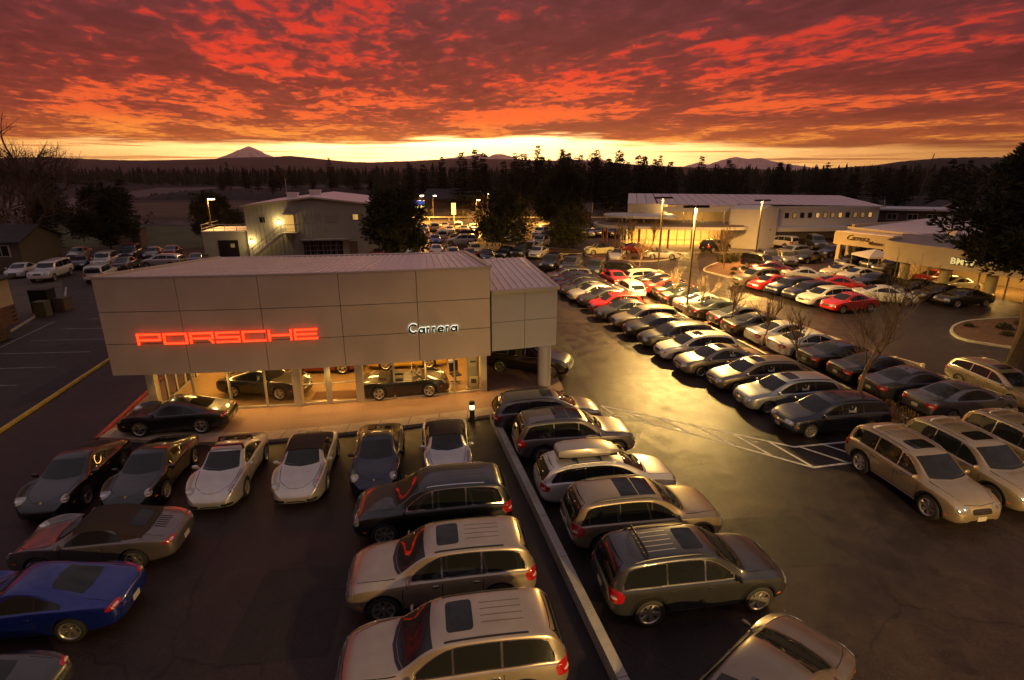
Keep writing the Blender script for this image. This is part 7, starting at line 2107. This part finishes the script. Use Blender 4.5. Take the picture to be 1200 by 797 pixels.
def conifer_mesh(h, r, seed, levels, dens=1.0, blade=.42, gap=.12, round_=.0):
    rnd = random.Random(seed)
    tr = MB(); lean = rnd.uniform(-.02, .02) * h
    tr.tube([(0, 0, -.1), (lean * .3, 0, h * .3), (lean * .7, 0, h * .65), (lean, 0, h * .98)], [h * .016, h * .012, h * .007, .02], 7)
    cr = MB()
    for l in range(levels):
        t = (l + rnd.uniform(0, .8)) / levels
        z = h * (gap + (1 - gap) * t)
        prof = (1 - t) ** .8 * (1 - round_) + round_ * sqrt(max(0, 1 - (2 * t - .85) ** 2 / 1.35)) if round_ else (1 - t) ** .78
        rr = r * (prof * rnd.uniform(.72, 1.12) + .04)
        nb = max(4, int((5 + 5 * prof) * dens))
        a0 = rnd.uniform(0, 6.3)
        for k in range(nb):
            a = a0 + 2 * pi * k / nb + rnd.uniform(-.3, .3)
            ln = rr * rnd.uniform(.55, 1.15)
            if rnd.random() < .08: continue
            droop = -.22 + .5 * t if not round_ else .15
            m = max(2, int(ln / (blade * .8) * dens))
            for q in range(m):
                f = (q + .6) / m
                p = Vector((lean * t + cos(a) * ln * f, sin(a) * ln * f, z + droop * ln * f + .10 * ln * f * f + rnd.uniform(-.1, .1)))
                d = Vector((cos(a + rnd.uniform(-.8, .8)), sin(a + rnd.uniform(-.8, .8)), rnd.uniform(-.25, .35)))
                spray(cr, p, d, blade * rnd.uniform(.8, 1.4), blade * .5, rnd, 3)
    for k in range(5):
        spray(cr, Vector((lean, 0, h * (.92 + .013 * k))), Vector((rnd.uniform(-.25, .25), rnd.uniform(-.25, .25), 1)), blade * .6, blade * .2, rnd, 2)
    return tr.mesh('trunk', [M_barkm], True), cr.mesh('crown', [M_needle])

def place_tree(name, label, cat, x, y, rz, sc, tm, cm, group=None, mats=None):
    t = thing(name, label, cat, (x, y, 0), rz, group); t.scale = (sc[0], sc[0], sc[1])
    link_mesh('trunk', tm, t)
    link_mesh('crown', cm, t)
    return t
CON = [conifer_mesh(14, 2.6, 11, 30, 1.0), conifer_mesh(13, 3.1, 12, 26, 1.0, .48), conifer_mesh(16, 2.9, 13, 34, .95, .45, .10), conifer_mesh(12, 2.2, 14, 26, .9, .42, .2), conifer_mesh(15, 3.3, 15, 26, .7, .5, .22, .35)]
CH = [14, 13, 16, 12, 15]
def con(i, x, y, h, label, group='conifers in the treeline', wide=1.0):
    s = h / CH[i]
    place_tree('conifer_tree', label, 'tree', x, y, random.uniform(0, 6.3), (s * wide, s), *CON[i], group=group)
LBL = 'dark conifer in the treeline under the sunset'
con(2, 6.6, 150, 16.9, 'tallest dark conifer, standing against the bright gap in the sky', wide=1.15)
con(0, -13, 160, 13.5, 'pointed conifer left of the tallest one, against the brightest sky')
con(4, 24.2, 165, 16.4, 'tall open-crowned conifer, left of a close pair right of the sunset')
con(4, 27.6, 150, 15.8, 'tall open-crowned conifer, right of a close pair right of the sunset')
con(1, 52.5, 160, 14.3, 'ragged conifer rising over the white hall roof')
con(4, 60.4, 170, 12.6, 'smaller ragged conifer right of the one above the white hall')
con(4, 88.9, 185, 12.8, 'round-topped conifer above the right end of the white hall')
con(1, -95, 300, 17.0, 'conifer group leader above the warehouse roof against the yellow sky')
con(3, -158, 320, 15.2, 'lone spire conifer above the highway at left')
rnd = random.Random(23)
for k in range(26):
    y = rnd.uniform(140, 185)
    con(rnd.randrange(5), rnd.uniform(-.13, .27) * y, y, rnd.uniform(12.5, 15.8), 'taller dark conifer standing above the treeline under the sunset', 'taller conifers in the treeline', rnd.uniform(1.0, 1.35))
rnd = random.Random(21)
for k in range(104):
    u = rnd.uniform(-.52, .92)
    y = rnd.uniform(140, 235)
    x = u * y
    if u < -.18: y += 110; x = u * y
    h = rnd.uniform(9.5, 14.0) * (1.12 if -.2 < u < .3 else .95)
    con(rnd.randrange(5), x, y, h, LBL, wide=rnd.uniform(1.15, 1.7))
# the far wood: one mass
fm = MB(); rnd = random.Random(5)
for k in range(2600):
    u = rnd.uniform(-1.15, 1.1)
    y = rnd.uniform(255, 760) if u > -.25 else rnd.uniform(400, 820)
    x = u * y
    h = rnd.uniform(8, 14.5); r = h * rnd.uniform(.17, .27)
    m = 7; a0 = rnd.uniform(0, 6)
    for l in range(5):
        z0 = h * (.08 + .17 * l); z1 = z0 + h * .30; rr = r * (1.08 - .2 * l)
        vs = [(x + cos(a0 + l + 2 * pi * q / m) * rr * rnd.uniform(.7, 1.15), y + sin(a0 + l + 2 * pi * q / m) * rr, z0 + rnd.uniform(-.5, .4)) for q in range(m)] + [(x, y, z1 if l < 4 else h)]
        fm.add(vs, [(q, (q + 1) % m, m) for q in range(m)])
o = fm.build('forest', M_needle); o['kind'] = 'stuff'
# scrub along banks and field edges
sm = MB(); rnd = random.Random(9)
for k in range(420):
    zone = rnd.choice(((-50, 60, 126, 150), (-150, -55, 214, 250), (-120, -30, 112, 136), (-52, 120, 262, 298), (60, 100, 105, 135)))
    x, y = rnd.uniform(zone[0], zone[1]), rnd.uniform(zone[2], zone[3]); r = rnd.uniform(.5, 1.7)
    for q in range(16):
        p = Vector((x + rnd.uniform(-1, 1) * r, y + rnd.uniform(-1, 1) * r, rnd.uniform(0, 1.3) * r))
        spray(sm, p, Vector((rnd.uniform(-1, 1), rnd.uniform(-1, 1), rnd.uniform(0, 1))), r * .5, r * .3, rnd, 2)
o = sm.build('scrub', M_shrub); o['kind'] = 'stuff'

# nearer dense pines
def pine_mesh(h, r, seed, n, blade=.32, base=.14, trunk_h=None):
    rnd = random.Random(seed)
    tr = MB(); th = trunk_h or h
    tr.tube([(0, 0, -.1), (.05, 0, th * .4), (0, .05, th * .75), (.05, .05, th * .95)], [.19, .16, .10, .04], 8)
    cr = MB()
    lobes = [(rnd.uniform(0, 6.3), rnd.uniform(.2, .95), rnd.uniform(.55, 1.0)) for _ in range(26)]
    for a, t, q in lobes:
        z = h * (base + (1 - base) * t)
        rad = r * (1 - (t - .32) ** 2 / .62 if t > .32 else .78 + .22 * t / .32)
        end = Vector((cos(a) * rad * q, sin(a) * rad * q, z + .12 * rad * q))
        st = Vector((0, 0, min(th * .93, z - .25 * rad * q)))
        tr.tube([st, st.lerp(end, .5) + Vector((0, 0, .05)), end], [.05, .035, .015], 5)
        lr = r * rnd.uniform(.30, .48)
        for k in range(n // 26):
            v = Vector((rnd.gauss(0, 1), rnd.gauss(0, 1), rnd.gauss(0, .75)))
            v = v.normalized() * lr * rnd.uniform(.35, 1.08)
            p = end + v - Vector((0, 0, .1 * lr))
            spray(cr, p, v + Vector((0, 0, .35)), blade * rnd.uniform(.7, 1.3), blade * .34, rnd, 3)
    for k in range(n // 9):
        t = rnd.random(); a = rnd.uniform(0, 6.3)
        p = Vector((cos(a) * r * .35 * rnd.random(), sin(a) * r * .35 * rnd.random(), h * (base + (1 - base) * t)))
        spray(cr, p, Vector((cos(a), sin(a), .6)), blade, blade * .4, rnd, 3)
    return tr.mesh('trunk', [M_barkm], True), cr.mesh('crown', [M_pine])
PA, PB = pine_mesh(8.0, 3.1, 31, 7200, .36), pine_mesh(7.6, 3.5, 32, 7200, .36)
place_tree('pine_tree', 'dense dark pine at the left of the far car lot, right of the warehouse', 'tree', -12.6, 60.0, .4, (1.02, 1.06), *PA)
place_tree('pine_tree', 'broad dark pine in the middle of the far car lot', 'tree', -1.3, 75.5, 2.0, (1.02, 1.04), *PB)
place_tree('pine_tree', 'tallest dark pine at the right of the far lot by the planted island', 'tree', 7.6, 84.0, 1.0, (1.06, 1.38), *PA)
place_tree('pine_tree', 'lamplit brownish pine in front of the tallest one by the island', 'tree', 7.9, 76.0, 3.0, (.66, .70), *PB)
place_tree('pine_tree', 'dark round pine by the pole lamp left of the flat annex', 'tree', -42.2, 79.5, 5.0, (.98, .90), *PA)
place_tree('pine_tree', 'lower dark pine right behind the round one near the annex', 'tree', -36.5, 86.0, 1.5, (.9, .72), *PB)
place_tree('pine_tree', 'black conifer beside the big bare tree at left', 'tree', -52.5, 72.5, 2.5, (1.06, 1.04), *PA)
place_tree('pine_tree', 'dark pine standing left of the round canopy below the twin conifers', 'tree', 8.3, 98.0, 4.2, (1.1, 1.25), *PB)
for k, (x, y, h) in enumerate(((69, 108, 9), (74, 124, 10), (92, 118, 12), (98, 128, 13), (104, 121, 12), (79, 132, 11.5), (66, 124, 10), (108, 136, 13), (60, 112, 8), (54, 118, 9), (46, 116, 9.5), (39, 118, 9), (31, 116, 10), (24, 120, 11))):
    con(k % 5, x, y, h, 'dark conifer behind the pale hall and the long low building', 'conifers behind the pale halls', 1.35)

for k, (x, y, h) in enumerate(((-62, 74, 6.5), (-68, 80, 7.5), (-74, 88, 8), (-64, 90, 7), (-80, 96, 9), (-72, 104, 8), (-88, 108, 10), (-95, 118, 10), (-84, 122, 9), (-104, 126, 11), (-112, 120, 11), (-60, 84, 6))):
    con(k % 5, x, y, h, 'dark conifer in the gloom behind the bare trees at the left edge', 'conifers at the left edge', 1.6)

# bare trees
def bare_mesh(h, r0, seed, depth, spread=.5, first=.35, nb=(3, 5), minr=.006, shrink=.64):
    rnd = random.Random(seed)
    tr, cr = MB(), MB()
    def grow(p, d, ln, r, lv):
        k = 4 if lv > 1 else 3
        pts, q, dd = [p], p, d
        for i in range(k):
            dd = (dd + Vector((rnd.uniform(-.16, .16), rnd.uniform(-.16, .16), rnd.uniform(-.05, .14)))).normalized()
            q = q + dd * ln / k; pts.append(q)
        rs = [max(minr, r * (1 - .45 * i / k)) for i in range(k + 1)]
        (tr if lv >= depth else cr).tube(pts, rs, 7 if lv >= depth else (5 if lv > 1 else 3))
        if lv == 0: return
        n = rnd.randint(*nb)
        for i in range(n):
            t = rnd.uniform(first if lv == depth else .3, 1.0)
            j = min(k - 1, int(t * k)); b = pts[j].lerp(pts[j + 1], t * k - j)
            a = rnd.uniform(0, 6.3); s = dd.cross(Vector((cos(a), sin(a), .3)))
            s = s.normalized() if s.length > .01 else Vector((1, 0, 0))
            nd = (dd * (1 - spread * .5) + s * spread * rnd.uniform(.8, 1.4) + Vector((0, 0, .12))).normalized()
            grow(b, nd, ln * shrink * rnd.uniform(.75, 1.15), max(minr, r * .52), lv - 1)
        grow(q, dd, ln * shrink, r * .55, lv - 1)
    grow(Vector((0, 0, -.05)), Vector((0, 0, 1)), h * .42, r0, depth)
    return tr.mesh('trunk', [M_twig], True), cr.mesh('crown', [M_twig])
BIG = bare_mesh(15, .38, 41, 5, .62, .25, (3, 4), .012, .66)
t = place_tree('bare_tree', 'huge bare tree with spreading limbs at the left edge', 'tree', -57.5, 66.5, .5, (1.3, 1.02), *BIG)
t = place_tree('bare_tree', 'second bare tree behind the huge one at the left edge', 'tree', -70, 76, 2.2, (1.2, 1.0), *BIG)
MID = bare_mesh(7.4, .105, 42, 4, .55, .45, (3, 5), .007, .66)
place_tree('bare_tree', 'tall bare young tree in the near end of the median beside the navy estate', 'tree', 16.45, 24.4, 1.0, (1.0, .98), *MID)
SM = [bare_mesh(4.2, .06, 43, 3, .34, .35, (4, 6), .006, .66), bare_mesh(4.2, .06, 44, 3, .30, .3, (4, 6), .006, .66)]
MT = [(16.0, 28.9, .92), (15.35, 32.2, 1.0), (14.75, 36.2, 1.0), (13.95, 39.4, .9), (13.6, 45.2, .75)]
ON = ['second', 'third', 'fourth', 'fifth', 'sixth']
for k, (x, y, s) in enumerate(MT):
    place_tree('bare_tree', 'slender bare sapling in the median, %s tree from its near end' % ON[k], 'tree', x, y, k * 1.3, (s, s), *SM[k % 2], group='young trees along the median')
for k, (x, y, s, lb) in enumerate(((23.8, 61.5, 1.2, 'leafless sapling on the kerbed island right of the tall lamp, nearer one'), (24.8, 64.2, 1.3, 'leafless sapling on the kerbed island right of the tall lamp, farther one'), (14.2, 72.5, 1.25, 'bare sapling in front of the round canopy, leftmost of three'), (16.2, 73.5, 1.3, 'bare sapling in front of the round canopy, middle of three'), (18.3, 73.2, 1.25, 'bare sapling in front of the round canopy, rightmost of three'), (14.0, 60.5, 1.05, 'bare sapling by the lot rail near the square lamp base'))):
    place_tree('bare_tree', lb, 'tree', x, y, k * 2.1, (s, s), *SM[(k + 1) % 2], group='young trees on the islands')

# shrubs
def shrub_mesh(seed, n=260):
    rnd = random.Random(seed); mb = MB()
    for k in range(n):
        v = Vector((rnd.gauss(0, 1), rnd.gauss(0, 1), abs(rnd.gauss(0, .8)))).normalized() * rnd.uniform(.3, 1)
        spray(mb, Vector((v.x, v.y, v.z * .9)), v + Vector((0, 0, .4)), .28, .13, rnd, 2)
    return mb.mesh('shrub', [M_shrub])
SH = [shrub_mesh(51), shrub_mesh(52)]
rnd = random.Random(13)
for k, (x, y, s) in enumerate(((26.6, 66.5, .8), (27.3, 67.3, .9), (26.2, 67.9, .8), (27.8, 68.0, .7), (25.4, 65.6, .7), (28.6, 67.2, .7), (17.5, 69.0, .35), (15.2, 68.4, .4), (19.4, 70.6, .35), (13.1, 70.4, .4), (34.2, 36.8, .45), (36.4, 37.6, .55), (33.0, 35.2, .35), (37.5, 35.5, .6), (32.2, 37.4, .3), (24.6, 60.5, .35), (23.4, 57.9, .3))):
    o = link_mesh('shrub', SH[k % 2]); o.location = (x, y, .1); o.rotation_euler = (0, 0, k * 1.7); o.scale = (s * 1.1, s * 1.1, s)
    tag(o, 'low dark shrub on a kerbed planting island', 'shrub', 'shrubs on the planting islands')
# dry ground cover by the near end of the median
gm = MB()
for k in range(900):
    x, y = 16.9 + rnd.gauss(0, .75), 22.9 + rnd.gauss(0, .9)
    spray(gm, Vector((x, y, .10)), Vector((rnd.uniform(-.5, .5), rnd.uniform(-.5, .5), 1)), rnd.uniform(.1, .3), .06, rnd, 2)
o = gm.build('dry_ground_cover', mat('dry_grass', (.22, .13, .05), .9, var=.4, vscale=3)); o['kind'] = 'stuff'

# big pine leaning in from the right
def near_pine():
    rnd = random.Random(77)
    tr, cr = MB(), MB()
    base = Vector((0, 0, 0))
    tr.tube([(0, 0, -.1), (.1, .1, 4), (-.1, .1, 8), (-.2, 0, 11.3)], [.42, .36, .26, .08], 10)
    targets = []
    for k in range(74):
        z = rnd.uniform(5.9, 11.0)
        a = rnd.uniform(0, 2 * pi)
        reach = rnd.uniform(2.0, 4.4) * (1 - max(0, z - 7.5) / 6)
        targets.append((z, a, reach))
    for z, a, q in ((8.9, 3.4, 6.6), (8.5, 3.55, 5.9), (7.4, 3.45, 5.4), (8.0, 3.2, 5.2), (6.9, 3.5, 5.0), (7.2, 3.8, 5.4), (9.6, 3.5, 4.9), (6.6, 3.6, 4.2), (10.3, 3.4, 3.6), (11.2, 3.35, 2.9)):
        targets.append((z, a, q))
    for z, a, q in targets:
        st = Vector((-.1, .05, z - .2 * q))
        end = Vector((cos(a) * q, sin(a) * q, z))
        mid = st.lerp(end, .5) + Vector((0, 0, -.12 * q))
        tr.tube([st, mid, end], [.09, .06, .02], 5)
        for k in range(14):
            f = rnd.uniform(.35, 1.02)
            c = (st.lerp(mid, f * 2) if f < .5 else mid.lerp(end, f * 2 - 1)) + Vector((rnd.gauss(0, .32), rnd.gauss(0, .32), rnd.gauss(0, .22)))
            for j in range(20):
                v = Vector((rnd.gauss(0, 1), rnd.gauss(0, 1), rnd.gauss(.15, .7))).normalized() * rnd.uniform(.1, .42)
                spray(cr, c + v, v + Vector((cos(a) * .2, sin(a) * .2, .15)), .30, .085, rnd, 3)
    return tr.mesh('trunk', [M_barkm], True), cr.mesh('crown', [M_pine])
NP_ = near_pine()
place_tree('pine_tree', 'large black pine reaching in from the right edge before the cream showroom', 'tree', 27.9, 28.8, 0, (1.13, 1.04), *NP_)

# evening haze: one closed box of even density round the whole scene
hz = MB(); hz.box((0, 4500, 210), (28500, 17000, 424)); o = hz.build('haze', None); o.data.materials.clear()
hm_ = bpy.data.materials.new('haze_air'); hm_.use_nodes = True
hn = hm_.node_tree; hn.nodes.clear()
pv_ = hn.nodes.new('ShaderNodeVolumePrincipled'); pv_.inputs['Color'].default_value = (.94, .62, .48, 1); pv_.inputs['Density'].default_value = 1e-4; pv_.inputs['Anisotropy'].default_value = .7
ho_ = hn.nodes.new('ShaderNodeOutputMaterial'); hn.links.new(pv_.outputs[0], ho_.inputs['Volume'])
o.data.materials.append(hm_); o['kind'] = 'stuff'
